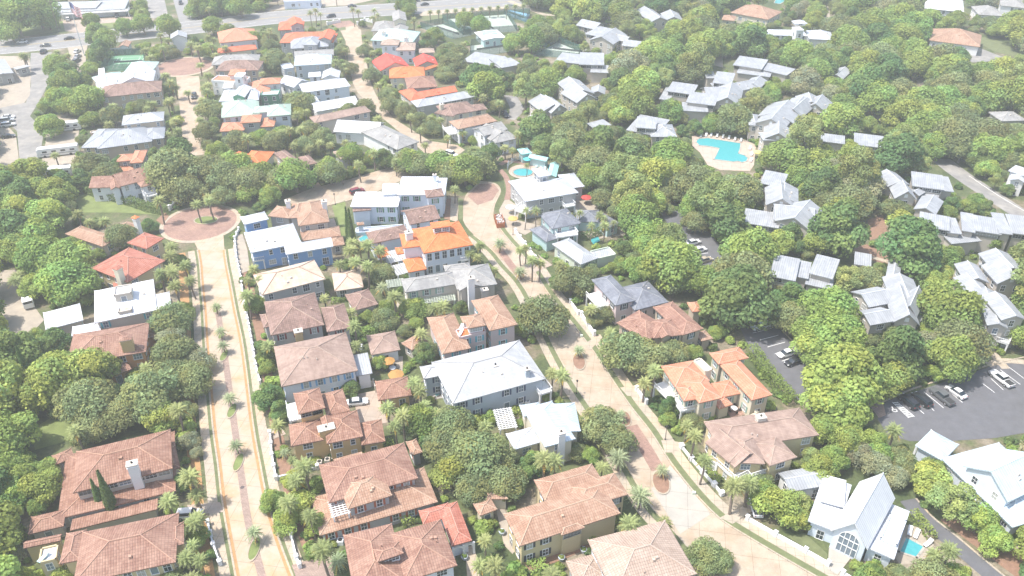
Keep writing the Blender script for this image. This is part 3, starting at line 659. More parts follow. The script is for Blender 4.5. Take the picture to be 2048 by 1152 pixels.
H(a, 'outbuilding', 'small rust tiled outbuilding beside a round dark tree', 'the small rust outbuilding', 'stone', 'rust', cat='outbuilding').vol((1245, 500), (1365, 428), (1300, 365), 3.2)
H(a, 'villa', 'large pale shingled villa with blue grey walls and navy shutters', 'the large pale shingled villa', 'bluegrey', 'pale', shut='navy')\
 .vol((1560, 912), (2272, 718), (2135, 405), 6.4).vol((1335, 722), (1545, 680), (1500, 590), 5.6).chim((1885, 615), 8.6, .9).chim((2128, 645), 8.8, .9).balc((2225, 845), (2320, 815), (2260, 735), 3.4)
H(a, 'villa', 'ochre walled villa with stepped red brown roofs and a broad sloping chimney', 'the ochre stepped villa', 'ochre', 'terra')\
 .vol((370, 992), (578, 942), (540, 785), 8.4, win='band').vol((315, 1240), (565, 1190), (625, 1010), 5.4).vol((590, 1220), (868, 1162), (820, 960), 6.0).vol((590, 1010), (768, 965), (722, 795), 6.2).vol((858, 1232), (1040, 1200), (985, 1035), 4.6)\
 .vol((560, 1100), (640, 1080), (590, 1010), 6.8, kind='gable', axis='y', win=False).chim((585, 1095), 7.2, 3.0, 1.6, 0).balc((300, 1050), (395, 1030), (330, 905), 5.2).balc((705, 1255), (795, 1235), (780, 1180), 3.4)
a = (3, 1)
H(a, 'villa', 'big terracotta villa with two roof tiers and a white roof pergola', 'the two tier terracotta villa', 'grey', 'rust', shut='rust')\
 .vol((535, 842), (1442, 582), (1390, 300), 3.3, rise=1.6, roof='rust').vol((605, 592), (1290, 400), (1225, 115), 6.4, roof='rose').vol((750, 640), (1092, 532), (1000, 330), 6.5, roof='rust').vol((1245, 225), (1325, 200), (1290, 95), 3.4)\
 .vol((1190, 430), (1270, 410), (1255, 385), 5.6, kind='flat', win=False).vol((660, 325), (880, 265), (850, 200), 4.0, kind='gable').perg((640, 700), (762, 665), (700, 560), 5.2)
H(a, 'house', 'red orange tiled wing with an arched white loggia', 'the arched loggia house', 'lav', 'redtile').vol((1548, 922), (1705, 878), (1620, 570), 3.6, win=False).vol((1330, 755), (1560, 690), (1480, 600), 3.5, win=False).arch((1565, 1015), (1720, 975), 2, 2.9)
H(a, 'villa', 'rose tiled villa with twin hips and a small dormer at the bottom edge', 'the twin hip rose villa', 'lav', 'rose')\
 .vol((1180, 1195), (1592, 1070), (1460, 718), 6.2).vol((800, 1300), (1200, 1195), (1130, 738), 6.2).vol((980, 1045), (1178, 978), (1150, 885), 8.4, base=6, win='band')
a = (3, 2)
H(a, 'villa', 'yellow walled villa with a sprawling brown tiled roof and black shutters', 'the yellow walled villa', 'yellow', 'terra', shut='black')\
 .vol((152, 922), (925, 670), (815, 430), 6.2, roof='rust').vol((345, 575), (800, 440), (700, 290), 6.1, roof='rust').vol((600, 640), (985, 525), (880, 358), 6.0, roof='rust').vol((475, 840), (650, 780), (600, 720), 6.0, roof='rust', win='band')
H(a, 'cottage', 'small terracotta garden cottage behind the yellow walled villa', 'the small garden cottage', 'cream', 'rust', cat='cottage').vol((-155, 690), (-20, 640), (-100, 560), 3.2).vol((-110, 560), (60, 560), (0, 500), 3.2, win=False)
H(a, 'villa', 'large pinkish brown hipped roof filling the bottom edge', 'the pinkish brown bottom villa', 'grey', 'beige').vol((880, 1310), (1510, 1135), (1220, 735), 6.2)
H(a, 'annex', 'low beige hipped annex left of the pinkish brown bottom villa', 'the low beige annex', 'grey', 'beige', cat='annex').vol((600, 1250), (852, 1180), (720, 982), 3.4)
H((2, 2), 'house', 'silver metal roofed house with a tall tapering white chimney', 'the silver roofed chimney house', 'cream', 'silver')\
 .vol((345, 1245), (580, 1180), (400, 890), 6.2, axis='y', roof='ice').vol((440, 1130), (620, 1120), (540, 905), 5.4, axis='y', roof='ice').vol((110, 1265), (320, 1205), (240, 1090), 3.8, roof='white').vol((180, 1010), (330, 985), (300, 900), 5.0, roof='ice').chim((470, 1130), 8.6, 1.4, 1.1, 0, 'white').perg((0, 1110), (125, 1090), (85, 945), 3.0)
a = (1, 2)
H(a, 'villa', 'pale grey villa with white metal hips and a square cupola beside the round pool', 'the white cupola villa', 'grey', 'white')\
 .vol((195, 435), (602, 365), (480, 248), 6.2, win='std').vol((118, 328), (300, 285), (255, 235), 5.8).vol((520, 335), (650, 318), (530, 220), 4.8).vol((300, 248), (392, 232), (330, 172), 9.2, kind='pyr', base=5.5, win='tall').balc((500, 480), (580, 465), (575, 380), 3.1).balc((110, 500), (200, 530), (150, 400), 3.1)
H(a, 'villa', 'slate roofed villa with a palm courtyard and white terrace', 'the slate courtyard villa', 'teal', 'slate')\
 .vol((400, 645), (622, 600), (540, 480), 5.8).vol((355, 745), (455, 712), (345, 610), 3.6, win=False).vol((590, 590), (775, 590), (720, 500), 3.4, win=False).vol((825, 640), (925, 602), (830, 510), 3.4).balc((440, 712), (600, 690), (540, 622), 4.0)
H(a, 'house', 'pale grey green metal hipped house beside the tree lined street', 'the pale grey green house', 'palegreen', 'silver').vol((400, 760), (622, 918), (785, 885), 4.4).vol((740, 890), (910, 850), (880, 770), 3.2, kind='flat', roof='silver', win=False)
H((2, 2), 'villa', 'pink walled villa with slate roofs and dark shutters above a white balcony', 'the pink walled slate villa', 'pink', 'slate', shut='black')\
 .vol((888, 158), (1042, 118), (880, -85), 6.2).vol((1035, 195), (1295, 130), (1170, -40), 4.6).balc((770, 190), (860, 165), (750, 50), 3.3).arch((690, 215), (775, 260), 2, 3.0)
a = (2, 2)
H(a, 'villa', 'long terracotta ridged villa with pale walls and dark shutters behind the oak', 'the long ridged terracotta villa', 'tan', 'rust', shut='dark')\
 .vol((895, 290), (1125, 432), (1300, 330), 5.8, roof='rose').vol((1405, 385), (1562, 335), (1350, 118), 6.2, roof='rose').vol((1180, 410), (1420, 380), (1330, 250), 6.0, roof='rose').vol((1550, 432), (1636, 412), (1580, 345), 3.3).vol((1240, 410), (1330, 395), (1290, 330), 6.4, kind='gable', axis='y', roof='rose').vol((1480, 208), (1558, 200), (1500, 130), 4.6, win=False, roof='melon')
H(a, 'villa', 'bright terracotta villa with stepped hips, white balconies and a patio', 'the stepped orange villa', 'cream', 'melon', shut='sage')\
 .vol((1345, 785), (1610, 735), (1470, 580), 6.2).vol((1412, 892), (1540, 872), (1480, 765), 6.3).vol((1530, 908), (1702, 868), (1610, 700), 6.4).vol((1700, 865), (1858, 832), (1770, 725), 3.8).vol((1685, 952), (1788, 918), (1740, 850), 3.4, win=False)\
 .vol((1575, 690), (1655, 662), (1550, 552), 7.0, kind='flat', roof='white', win=False).balc((1390, 975), (1510, 945), (1440, 840), 3.5).balc((1290, 880), (1370, 850), (1270, 735), 3.4)
H(a, 'house', 'long orange tiled house beside the parking lot hedge', 'the long orange house by the hedge', 'cream', 'melon', shut='sage').vol((1935, 885), (2092, 842), (1830, 570), 5.8).vol((1680, 610), (1910, 560), (1820, 478), 6.2)
H(None, 'villa', 'tan villa with a pinkish brown hipped roof and double porches', 'the tan double porch villa', 'yellow', 'pinkbrown')\
 .vol((1440, 900), (1638, 870), (1600, 815), 6.2).vol((1540, 932), (1594, 914), (1545, 872), 6.1).vol((1458, 925), (1530, 928), (1490, 870), 6.2, kind='hip').vol((1410, 885), (1470, 935), (1480, 870), 6.0, kind='gable').chim((1522, 833), 8.8, 1.6, 1.2, 6, 'stone').balc((1500, 955), (1538, 943), (1525, 920), 3.2).balc((1432, 925), (1470, 960), (1475, 925), 3.2)
a = (3, 3)
H(a, 'outbuilding', 'pale metal roofed outbuilding with arched carport, left of the steep white gable', 'the arched carport', 'white', 'condo', cat='outbuilding').vol((300, 492), (600, 440), (575, 285), 3.4, kind='gable', rise=.8).arch((220, 455), (300, 440), 2, 2.6)
H(a, 'church_house', 'steep white gabled chapel style house with arched glazing and side wings', 'the white chapel house', 'whiteblue', 'silver', cat='chapel')\
 .vol((600, 782), (880, 925), (1065, 530), 4.6, kind='gable', axis='y', rise=4.4, roof='bright', win=False).vol((428, 722), (650, 808), (760, 440), 3.4, kind='shed', rise=.5, roof='white').vol((520, 570), (700, 620), (770, 420), 4.0, kind='shed', rise=.4, roof='bright', win=False)\
 .vol((850, 915), (1072, 1012), (1210, 645), 3.4, kind='shed', rise=.5, roof='white').vol((945, 850), (1110, 925), (1160, 700), 4.0, kind='flat', roof='bright', win=False).arw(0, 3.4, 5.2, .6)
H(a, 'clubhouse', 'huge pale blue metal roofed clubhouse with a wide gabled dormer', 'the huge pale blue clubhouse', 'whiteblue', 'ice', cat='clubhouse')\
 .vol((1430, 240), (1965, 758), (1820, 88), 4.4, pitch=.3).vol((1235, 145), (1445, 262), (1580, 150), 3.6, win=False).vol((1590, 300), (1930, 570), (1820, 120), 7.0, kind='gable', axis='y', rise=3.2, base=4).arch((1225, 210), (1420, 330), 4, 2.8).arch((1560, 490), (1740, 640), 4, 2.8)
# grey metal roofed condominiums on the wooded side
cn = dict(cat='condominium')
def condo(rc, label, land, vols, wall='condo', roof='condo'):
    h = H(rc, 'condominium_building', label, land, wall, roof, **cn)
    for v in vols: h.vol(*v[:4], **(v[4] if len(v) > 4 else {}))
    return h
g = dict(kind='gable'); gy = dict(kind='gable', axis='y', rise=2.6); sh = dict(kind='shed', rise=.5, win='band', flip=True); sl = dict(kind='shed', rise=.4, win=False, flip=True)
condo((2, 3), 'grey cross gabled condominium with louvred gables behind the round bright tree', 'the louvred grey condominium', [((900, 165), (1080, 130), (1060, 10), 6.2, g), ((910, 300), (1080, 270), (1040, 170), 6.2, g), ((1080, 280), (1260, 300), (1300, 100), 6, gy), ((1070, 130), (1290, 150), (1290, -10), 6, g), ((1110, 200), (1240, 240), (1290, 110), 6.4, gy), ((1250, 290), (1330, 230), (1330, 100), 4, g)])
condo((1, 3), 'tall grey gabled condominium on the right edge, with a screened two storey porch', 'the screened porch condominium', [((1615, 1020), (1780, 1030), (1780, 920), 6.4, g), ((1850, 960), (2060, 960), (2060, 830), 7.5, g), ((1640, 1115), (1800, 1110), (1780, 1000), 6.2, g), ((1860, 1040), (2060, 1040), (2060, 920), 7, gy), ((1780, 1350), (1920, 1370), (2060, 1160), 7.0, g), ((1890, 1310), (2060, 1310), (2060, 1150), 8.4, g), ((1720, 900), (1860, 930), (1850, 865), 5.4, g)])\
 .balc((1790, 1445), (1935, 1490), (1955, 1410), 3.0)
condo((1, 3), 'condominium with a sloping box roof and dark clerestory, left end of the wooded group', 'the boxy clerestory condominium', [((80, 285), (235, 315), (275, 240), 7.2, sh), ((110, 350), (260, 370), (270, 300), 5.0, sl)])
condo((1, 3), 'grey gabled condominium with beige gable and square white vent, upper of two', 'the upper beige gabled condominium', [((130, 450), (330, 470), (375, 360), 6.4, gy), ((150, 415), (350, 440), (370, 345), 6.4, g)])
condo((1, 3), 'grey gabled condominium with beige gable and round top vent, lower of two', 'the lower beige gabled condominium', [((200, 570), (440, 640), (470, 500), 6.4, gy), ((190, 560), (470, 590), (470, 480), 6.2, g), ((440, 640), (535, 620), (530, 560), 4.4, g)])
condo((1, 3), 'long low ribbed white roof left of the beige gabled condominiums', 'the long ribbed white roof', [((-45, 580), (200, 620), (212, 535), 5.0, sh)])
condo((1, 3), 'pair of ribbed box roofs with dark clerestories in the woods, left half', 'the left ribbed box roof', [((155, 980), (330, 1015), (350, 880), 6.6, sh), ((85, 960), (200, 1000), (180, 870), 5.4, sl), ((330, 980), (430, 1000), (440, 900), 5.8, sl)])
condo((1, 3), 'pair of ribbed box roofs with dark clerestories in the woods, right half', 'the right ribbed box roof', [((450, 960), (610, 1000), (640, 880), 6.8, sh), ((420, 1040), (600, 1080), (590, 1000), 5.0, sl)])
condo((1, 3), 'white roofed condominium beside the brown mulch clearing', 'the clearing condominium', [((785, 890), (900, 910), (890, 835), 5.6, sl), ((1020, 980), (1110, 1000), (1135, 900), 6.2, g)])
condo((1, 3), 'silver condominium with two pointed gable roofs beside a white box roof', 'the two pointed silver condominium', [((1040, 310), (1190, 300), (1180, 215), 6.8, g), ((1090, 400), (1240, 410), (1240, 340), 6.4, gy), ((1230, 480), (1380, 520), (1380, 420), 5.8, g), ((1180, 350), (1260, 380), (1240, 300), 5.6, g)])
condo((1, 3), 'white box roof with a dark clerestory near the asphalt road', 'the white box roof by the road', [((1225, 305), (1440, 335), (1435, 250), 7.2, sh), ((1420, 340), (1520, 350), (1535, 265), 6.0, sl), ((1230, 360), (1400, 390), (1400, 330), 5.0, sl)])
condo((1, 3), 'long row of stepped white box roofs running to the right edge', 'the long stepped white row', [((1270, 600), (1480, 640), (1485, 560), 6.8, sh), ((1480, 655), (1580, 665), (1595, 575), 6.2, sl), ((1590, 640), (1680, 655), (1690, 545), 6.6, sl), ((1680, 640), (1870, 670), (1880, 580), 6.6, sh), ((1870, 660), (1960, 670), (1975, 550), 6.8, sl), ((1965, 660), (2120, 680), (2120, 570), 6.8, sh), ((1520, 740), (1720, 720), (1720, 660), 4.4, sl)])
condo((1, 3), 'white house with a teal pool terrace beside the asphalt road at the right edge', 'the white house by the road', [((1940, 260), (2060, 285), (2060, 200), 5.0, g), ((1930, 190), (2050, 230), (2050, 180), 6.0, sl)], wall='white', roof='white')
condo((0, 2), 'row of stepped silver roofs high in the woods', 'the stepped silver row', [((590, 195), (720, 225), (745, 185), 5.6, g), ((660, 260), (800, 290), (845, 235), 6.0, sh), ((690, 310), (860, 340), (900, 270), 5.4, g), ((870, 300), (960, 320), (950, 285), 5.4, g), ((940, 350), (1060, 365), (1065, 330), 5.4, g)])
condo((0, 2), 'grey twin gabled house in the far woods', 'the far twin gabled house', [((1165, 170), (1290, 160), (1240, 80), 6.2, g), ((1270, 160), (1400, 160), (1370, 110), 6.0, g)])
condo((0, 2), 'low ribbed roof beside the upper tennis courts', 'the low ribbed roof', [((20, 520), (130, 500), (130, 430), 5.0, sl), ((-75, 480), (-10, 520), (20, 430), 4.6, sl), ((-280, 470), (-90, 500), (-130, 425), 4.6, sl)])
condo((0, 2), 'silver clerestory condominium below the tennis court fence', 'the clerestory condominium by the court', [((620, 495), (790, 500), (760, 425), 6.6, sh), ((430, 470), (600, 490), (585, 430), 5.0, sl), ((700, 555), (825, 560), (810, 515), 4.6, sl)])
condo((0, 2), 'grey gabled house with a screened porch beside the shady lane', 'the screened porch house', [((330, 860), (500, 830), (520, 740), 6.0, g), ((400, 870), (520, 845), (470, 770), 5.8, gy)])
condo((0, 2), 'taller grey gabled house behind the screened porch house', 'the taller grey gabled house', [((560, 740), (720, 720), (700, 620), 6.4, g), ((600, 790), (740, 760), (700, 680), 5.8, gy), ((700, 720), (800, 725), (780, 680), 4.4, g)])
condo((0, 2), 'small white roof just left of the grey clerestory house', 'the small white roof in the trees', [((735, 990), (850, 960), (860, 912), 5.0, sl)])
condo((0, 2), 'white roofed house with a raised grey clerestory box', 'the raised clerestory house', [((980, 1000), (1190, 1040), (1220, 930), 5.0, sl), ((1050, 980), (1190, 990), (1215, 925), 7.0, sh)])
condo((0, 2), 'grey hipped wing beside the raised clerestory box', 'the grey hipped wing', [((1170, 1050), (1350, 1050), (1350, 970), 5.0, dict())])
condo((0, 2), 'white roofed condominium half hidden by trees above the gabled cluster', 'the half hidden white condominium', [((1640, 635), (1770, 650), (1785, 580), 7.0, sh), ((1590, 600), (1660, 600), (1680, 560), 6.0, sl), ((1680, 700), (1820, 690), (1800, 640), 5.0, sl)])
condo((0, 2), 'long white stepped condominium with dark clerestories left of the beige gable', 'the long stepped condominium', [((1290, 700), (1470, 725), (1480, 665), 6.6, sh), ((1225, 760), (1300, 770), (1300, 680), 4.6, sl), ((1440, 785), (1640, 810), (1650, 745), 6.4, sh), ((1410, 850), (1590, 860), (1590, 810), 4.8, sl)])
condo((0, 2), 'beige gabled condominium with a long silver roof reaching right', 'the beige gable with long roof', [((1650, 790), (1830, 810), (1830, 700), 6.2, gy), ((1600, 745), (1800, 740), (1780, 680), 6.2, g), ((1780, 710), (1990, 670), (1940, 620), 5.6, g)])
condo((0, 2), 'white box roof with dark window band, upper right of the stepped condominium', 'the upper white box roof', [((1800, 500), (2000, 530), (2010, 470), 6.6, sh), ((1830, 560), (2060, 590), (2060, 545), 5.0, sl)])
H((0, 2), 'house', 'wide salmon tiled house at the top among trees', 'the wide salmon house', 'cream', 'rust').vol((1770, 95), (2060, 150), (1990, 60), 4.6).vol((1700, 150), (1800, 160), (1790, 125), 3.6)
condo((0, 3), 'white flat roofed house with a round top cupola tower', 'the cupola tower house', [((110, 262), (430, 268), (455, 225), 6.4, dict(rise=.8, win='tall')), ((345, 235), (415, 232), (410, 200), 9.5, dict(kind='flat', base=5))], wall='white', roof='white').vol((335, 178), (430, 176), (425, 155), 10.0, kind='pyr', rise=1.0, base=9)
condo((0, 3), 'wide white hipped roof right of the cupola tower house', 'the roof right of the cupola', [((440, 290), (630, 300), (600, 240), 5.0, dict())], wall='white', roof='white')
condo((0, 3), 'brilliant white hipped villa near the top right', 'the brilliant white villa', [((1305, 60), (1600, 90), (1520, 0), 6.2, dict())], wall='white', roof='bright')
condo((0, 3), 'grey brown roofed house at the upper right with a white balcony', 'the grey brown roofed house', [((1710, 110), (1900, 120), (1880, 60), 4.0, dict(roof='grey')), ((1870, 40), (2060, 60), (2050, 0), 6.0, dict())], wall='white', roof='grey')
H((0, 3), 'house', 'long terracotta hipped house in the upper right woods', 'the upper right terracotta house', 'white', 'rust').vol((1340, 300), (1720, 350), (1640, 250), 4.4)
condo((0, 3), 'white L shaped roof at the left of the upper woods', 'the L shaped white roof', [((0, 500), (260, 560), (255, 510), 5.8, sl), ((-40, 640), (70, 660), (60, 600), 5.4, g)])
condo((0, 3), 'small white gabled shed roof deep in the woods', 'the small shed in the woods', [((590, 570), (690, 590), (685, 525), 3.6, g)], roof='silver')
condo((0, 3), 'beige gabled condominium with porches beside the big pool, largest of the cluster', 'the poolside gabled condominium', [((50, 920), (250, 960), (320, 860), 7.2, gy), ((70, 870), (310, 920), (310, 820), 7.0, g), ((-5, 935), (70, 940), (70, 870), 6.2, dict()), ((110, 1040), (300, 1060), (400, 990), 6.4, gy), ((105, 1050), (215, 1050), (215, 1000), 6.2, dict())])
condo((0, 3), 'second beige gabled condominium of the poolside cluster, middle one', 'the middle poolside condominium', [((250, 850), (380, 880), (420, 790), 6.4, gy), ((260, 800), (410, 830), (420, 765), 6.4, g)])
condo((0, 3), 'farthest silver gabled condominium of the poolside cluster', 'the farthest poolside condominium', [((370, 790), (540, 800), (540, 740), 6.4, g), ((400, 810), (560, 840), (560, 770), 5.8, gy)])
condo((0, 3), 'small white roof below the poolside cluster', 'the small white roof below the cluster', [((535, 1055), (700, 1075), (710, 1030), 5.4, sl)])
condo((0, 3), 'white ribbed box roof with a pale end wall right of the poolside cluster', 'the ribbed box roof with pale end', [((790, 1080), (990, 1105), (1010, 1040), 6.6, sh)])
condo((0, 3), 'weathered dark grey hipped roof at the right edge', 'the dark grey roof at the edge', [((1890, 905), (2060, 900), (2040, 840), 4.4, dict())], roof='grey')
H((1, 2), 'pool_pavilion', 'turquoise roofed open pavilion beside the round pool', 'the turquoise pavilion', 'teal', 'aqua', cat='pavilion', win=False).vol((165, 72), (245, 60), (215, 20), 3.6, kind='pyr').vol((215, 95), (355, 125), (345, 90), 3.0, kind='gable', rise=.6)
H((1, 2), 'pool_pavilion', 'low turquoise roof right of the round pool', 'the low turquoise roof', 'teal', 'aqua', cat='pavilion', win=False).vol((360, 240), (432, 245), (410, 140), 3.2, kind='gable', rise=.6)
H((0, 1), 'tennis_pavilion', 'small white and turquoise roofed pavilion between the tennis courts', 'the tennis pavilion', 'teal', 'bright', cat='pavilion').vol((1790, 310), (1970, 290), (1960, 222), 3.4, kind='gable', rise=.6, roof='bright').vol((1790, 262), (1900, 255), (1890, 232), 4.0, kind='gable', rise=.4, roof='aqua', win=False)
H((0, 1), 'shop_building', 'flat white shop roof beyond the highway near the utility pole', 'the flat white shop', 'whiteblue', 'white', cat='shop').vol((250, 18), (545, 8), (545, -25), 3.8, kind='flat')
H((0, 0), 'workshop', 'long pale grey workshop roof at the left edge beside the highway', 'the pale workshop', 'grey', 'silver', cat='workshop').vol((-60, 590), (105, 560), (100, 440), 4.2, kind='gable', rise=.6).vol((130, 540), (235, 515), (230, 490), 3.2, kind='shed', rise=.4)
for h_ in HOUSES: h_.finish()
# ------------------------------------------------------------------ the ground, roads, lots, pools
def groundmat():
    m, nt, N, L, b = _new('mat_ground')
    g = N.new('ShaderNodeNewGeometry')
    def noise(sc, det=6, ro=.6):
        n = N.new('ShaderNodeTexNoise'); n.inputs['Scale'].default_value = sc; n.inputs['Detail'].default_value = det; n.inputs['Roughness'].default_value = ro
        L.new(g.outputs['Position'], n.inputs['Vector']); return n.outputs[0]
    def ramp(src, stops):
        r = N.new('ShaderNodeValToRGB'); e = r.color_ramp.elements
        e[0].position, e[0].color = stops[0][0], hx(stops[0][1]); e[1].position, e[1].color = stops[-1][0], hx(stops[-1][1])
        for p, c in stops[1:-1]: x = e.new(p); x.color = hx(c)
        L.new(src, r.inputs[0]); return r.outputs[0]
    big = ramp(noise(.06), [(.38, (.075, .105, .038)), (.5, (.13, .155, .06)), (.57, (.22, .185, .12)), (.66, (.40, .34, .26))])
    fine = ramp(noise(1.6, 5), [(.3, (.5, .5, .5)), (.7, (1.1, 1.1, 1.1))])
    mx = N.new('ShaderNodeMix'); mx.data_type = 'RGBA'; mx.blend_type = 'MULTIPLY'; mx.inputs[0].default_value = 1
    L.new(big, mx.inputs[6]); L.new(fine, mx.inputs[7]); L.new(mx.outputs[2], b.inputs['Base Color']); b.inputs['Roughness'].default_value = .95
    return m
def paved(name, col, slab=0, brick=0, stain=None, var=.12, rough=.9, streak=0):
    """concrete or brick paving: joints every `slab` metres, rust stains"""
    if name in MATS: return MATS[name]
    m, nt, N, L, b = _new(name); g = N.new('ShaderNodeNewGeometry')
    def noise(sc, det=5, ro=.6):
        n = N.new('ShaderNodeTexNoise'); n.inputs['Scale'].default_value = sc; n.inputs['Detail'].default_value = det; n.inputs['Roughness'].default_value = ro
        L.new(g.outputs['Position'], n.inputs['Vector']); return n.outputs[0]
    def mr(src, a, b_, c, d):
        n = N.new('ShaderNodeMapRange'); n.inputs[1].default_value = a; n.inputs[2].default_value = b_; n.inputs[3].default_value = c; n.inputs[4].default_value = d; L.new(src, n.inputs[0]); return n.outputs[0]
    k = mr(noise(.5), .3, .7, 1 - var, 1 + var); k2 = mr(noise(5), .3, .7, 1 - var * .6, 1 + var * .6)
    v = N.new('ShaderNodeVectorMath'); v.operation = 'SCALE'; v.inputs[0].default_value = col; L.new(k, v.inputs['Scale'])
    v2 = N.new('ShaderNodeVectorMath'); v2.operation = 'SCALE'; L.new(v.outputs[0], v2.inputs[0]); L.new(k2, v2.inputs['Scale']); out = v2.outputs[0]
    if stain:
        mx = N.new('ShaderNodeMix'); mx.data_type = 'RGBA'; L.new(mr(noise(.16, 6, .7), .46, .72, 0, .85), mx.inputs[0]); L.new(out, mx.inputs[6]); mx.inputs[7].default_value = hx(stain); out = mx.outputs[2]
    if slab or brick:
        bt = N.new('ShaderNodeTexBrick'); s_ = slab or brick
        bt.inputs['Scale'].default_value = 1.0; bt.inputs['Brick Width'].default_value = s_; bt.inputs['Row Height'].default_value = s_ if slab else s_ * .5
        bt.offset = 0 if slab else .5; bt.inputs['Mortar Size'].default_value = .03 if slab else .02
        bt.inputs['Color1'].default_value = (1, 1, 1, 1); bt.inputs['Color2'].default_value = (.94, .94, .94, 1) if slab else (.74, .74, .74, 1); bt.inputs['Mortar'].default_value = (.5, .48, .44, 1)
        mp = N.new('ShaderNodeMapping'); mp.inputs['Rotation'].default_value = (0, 0, R(9)); L.new(g.outputs['Position'], mp.inputs[0]); L.new(mp.outputs[0], bt.inputs['Vector'])
        mx = N.new('ShaderNodeMix'); mx.data_type = 'RGBA'; mx.blend_type = 'MULTIPLY'; mx.inputs[0].default_value = 1; L.new(out, mx.inputs[6]); L.new(bt.outputs[0], mx.inputs[7]); out = mx.outputs[2]
    L.new(out, b.inputs['Base Color']); b.inputs['Roughness'].default_value = rough
    MATS[name] = m; return m
M_GROUND = groundmat()
M_CONC = paved('street_concrete', (.45, .385, .30), slab=4.2, stain=(.47, .29, .14), var=.08)
M_CONC2 = paved('street_sand', (.43, .355, .27), slab=4.5, stain=(.36, .245, .155), var=.14)
M_WALK = paved('pavement_concrete', (.42, .365, .29), slab=1.5, stain=(.58, .42, .26))
M_NEWC = paved('new_concrete', (.40, .375, .33), slab=4.0, stain=(.52, .45, .36), var=.08)
M_BRICK = paved('brick_paving', (.36, .225, .18), brick=.5, stain=(.50, .32, .24))
M_PINK = paved('pink_paving', (.38, .28, .235), brick=.5)
M_ASPH = paved('asphalt', (.125, .125, .135), var=.12)
M_ASPL = paved('old_asphalt', (.24, .23, .22), var=.16, stain=(.40, .37, .33))
M_HWY = paved('highway_asphalt', (.25, .245, .24), var=.1)
M_SAND = paved('sandy_yard', (.36, .31, .25), var=.14, stain=(.42, .36, .28))
M_DRIVE = paved('driveway', (.40, .33, .27), slab=3, stain=(.42, .30, .22))
M_LAWN = plain('lawn_grass', (.145, .165, .075), .95, .35, .8, fine=9)
M_LAWNP = plain('rough_grass', (.17, .21, .07), .95, .35, .4, fine=7)
M_MULCH = plain('mulch', (.26, .155, .105), .95, .3, 1.2)
M_RUST = plain('rust_stain_strip', (.42, .24, .11), .95, .3, .8)
M_COURT = plain('court_green', (.13, .30, .17), .9, .06, .3)
M_COURT2 = plain('court_grey_green', (.36, .42, .36), .9, .08, .3)
M_LINE = plain('painted_line', (.78, .78, .76), .8, .08)
def watermat():
    m, nt, N, L, b = _new('pool_water'); b.inputs['Base Color'].default_value = (.05, .4, .43, 1); b.inputs['Roughness'].default_value = .18
    n = N.new('ShaderNodeTexNoise'); n.inputs['Scale'].default_value = 1.6; n.inputs['Detail'].default_value = 4
    g = N.new('ShaderNodeNewGeometry'); L.new(g.outputs['Position'], n.inputs['Vector'])
    bp = N.new('ShaderNodeBump'); bp.inputs['Strength'].default_value = .35; bp.inputs['Distance'].default_value = .1; L.new(n.outputs[0], bp.inputs['Height']); L.new(bp.outputs[0], b.inputs['Normal'])
    mr = N.new('ShaderNodeMix'); mr.data_type = 'RGBA'; mr.inputs[6].default_value = (.045, .29, .32, 1); mr.inputs[7].default_value = (.10, .42, .43, 1); L.new(n.outputs[0], mr.inputs[0]); L.new(mr.outputs[2], b.inputs['Base Color'])
    return m
M_WATER = watermat()
mb = MB(); mb.poly([(-1500, -300, 0), (1500, -300, 0), (1500, 2200, 0), (-1500, 2200, 0)])
tag(mb.build('ground', M_GROUND), kind='structure')
z0 = .02
# highway and far side
hw = [(-60, 96), (0, 94), (100, 85), (200, 74), (390, 54), (540, 36), (700, 24), (860, 14), (1040, 2)]
o = ribbon('highway', hw, -11.5, 11.5, z0, M_HWY, block=True)
for off, wd in ((-10.6, .25), (10.4, .25), (-.35, .18), (.25, .18)): ribbon('highway_marking', hw, off, off + wd, z0 + .03, plain('yellow_line', (.60, .45, .15), .8) if abs(off) < 1 else M_LINE)
def dashes(name, pts, off, z, ln=3.5, gap=9, wd=.22):
    P = [G(*p) for p in pts]; m = MB()
    for i in range(len(P) - 1):
        d = P[i + 1] - P[i]; L = d.length; d.normalize(); r = Vector((d.y, -d.x, 0)); t = 0
        while t + ln < L:
            c = P[i] + d * (t + ln / 2) + r * off; u = d * (ln / 2); v = r * (wd / 2)
            m.poly([(q.x, q.y, z) for q in (c - u - v, c + u - v, c + u + v, c - u + v)][::-1]); t += ln + gap
    return tag(m.build(name, M_LINE), kind='structure')
dashes('highway_marking', hw, -5.2, z0 + .03); dashes('highway_marking', hw, 5.4, z0 + .03)
sheet('rough_lawn', [(-30, 52), (100, 50), (130, 40), (150, 58), (0, 80), (-30, 84)], z0, M_LAWNP)
sheet('shop_forecourt', [(125, 40), (262, 32), (262, 40), (180, 55), (165, 66), (130, 62)], z0 + .02, M_DRIVE)
sheet('verge_lawn', [(174, 54), (190, 48), (255, 43), (255, 50), (178, 62)], z0 + .04, M_LAWNP)
sheet('side_road', [(345, -5), (372, -5), (397, 42), (360, 48)], z0 + .01, M_HWY)
sheet('side_lot', [(292, -5), (328, -5), (338, 38), (300, 36)], z0 + .01, M_ASPL)
sheet('sand_verge', [(525, 22), (550, 12), (640, -5), (770, -5), (700, 10)], z0, M_SAND)
sheet('far_pavement', [(838, 28), (850, 22), (1060, 10), (1060, 17), (842, 32)], z0 + .05, M_WALK)
sheet('far_lawn', [(838, 38), (850, 30), (900, 28), (890, 38), (860, 46)], z0 + .02, M_LAWN)
ribbon('footpath', [(1018, 2), (1050, 14), (1085, 28), (1110, 30)], -1.5, 1.5, z0 + .02, M_WALK, block=True)
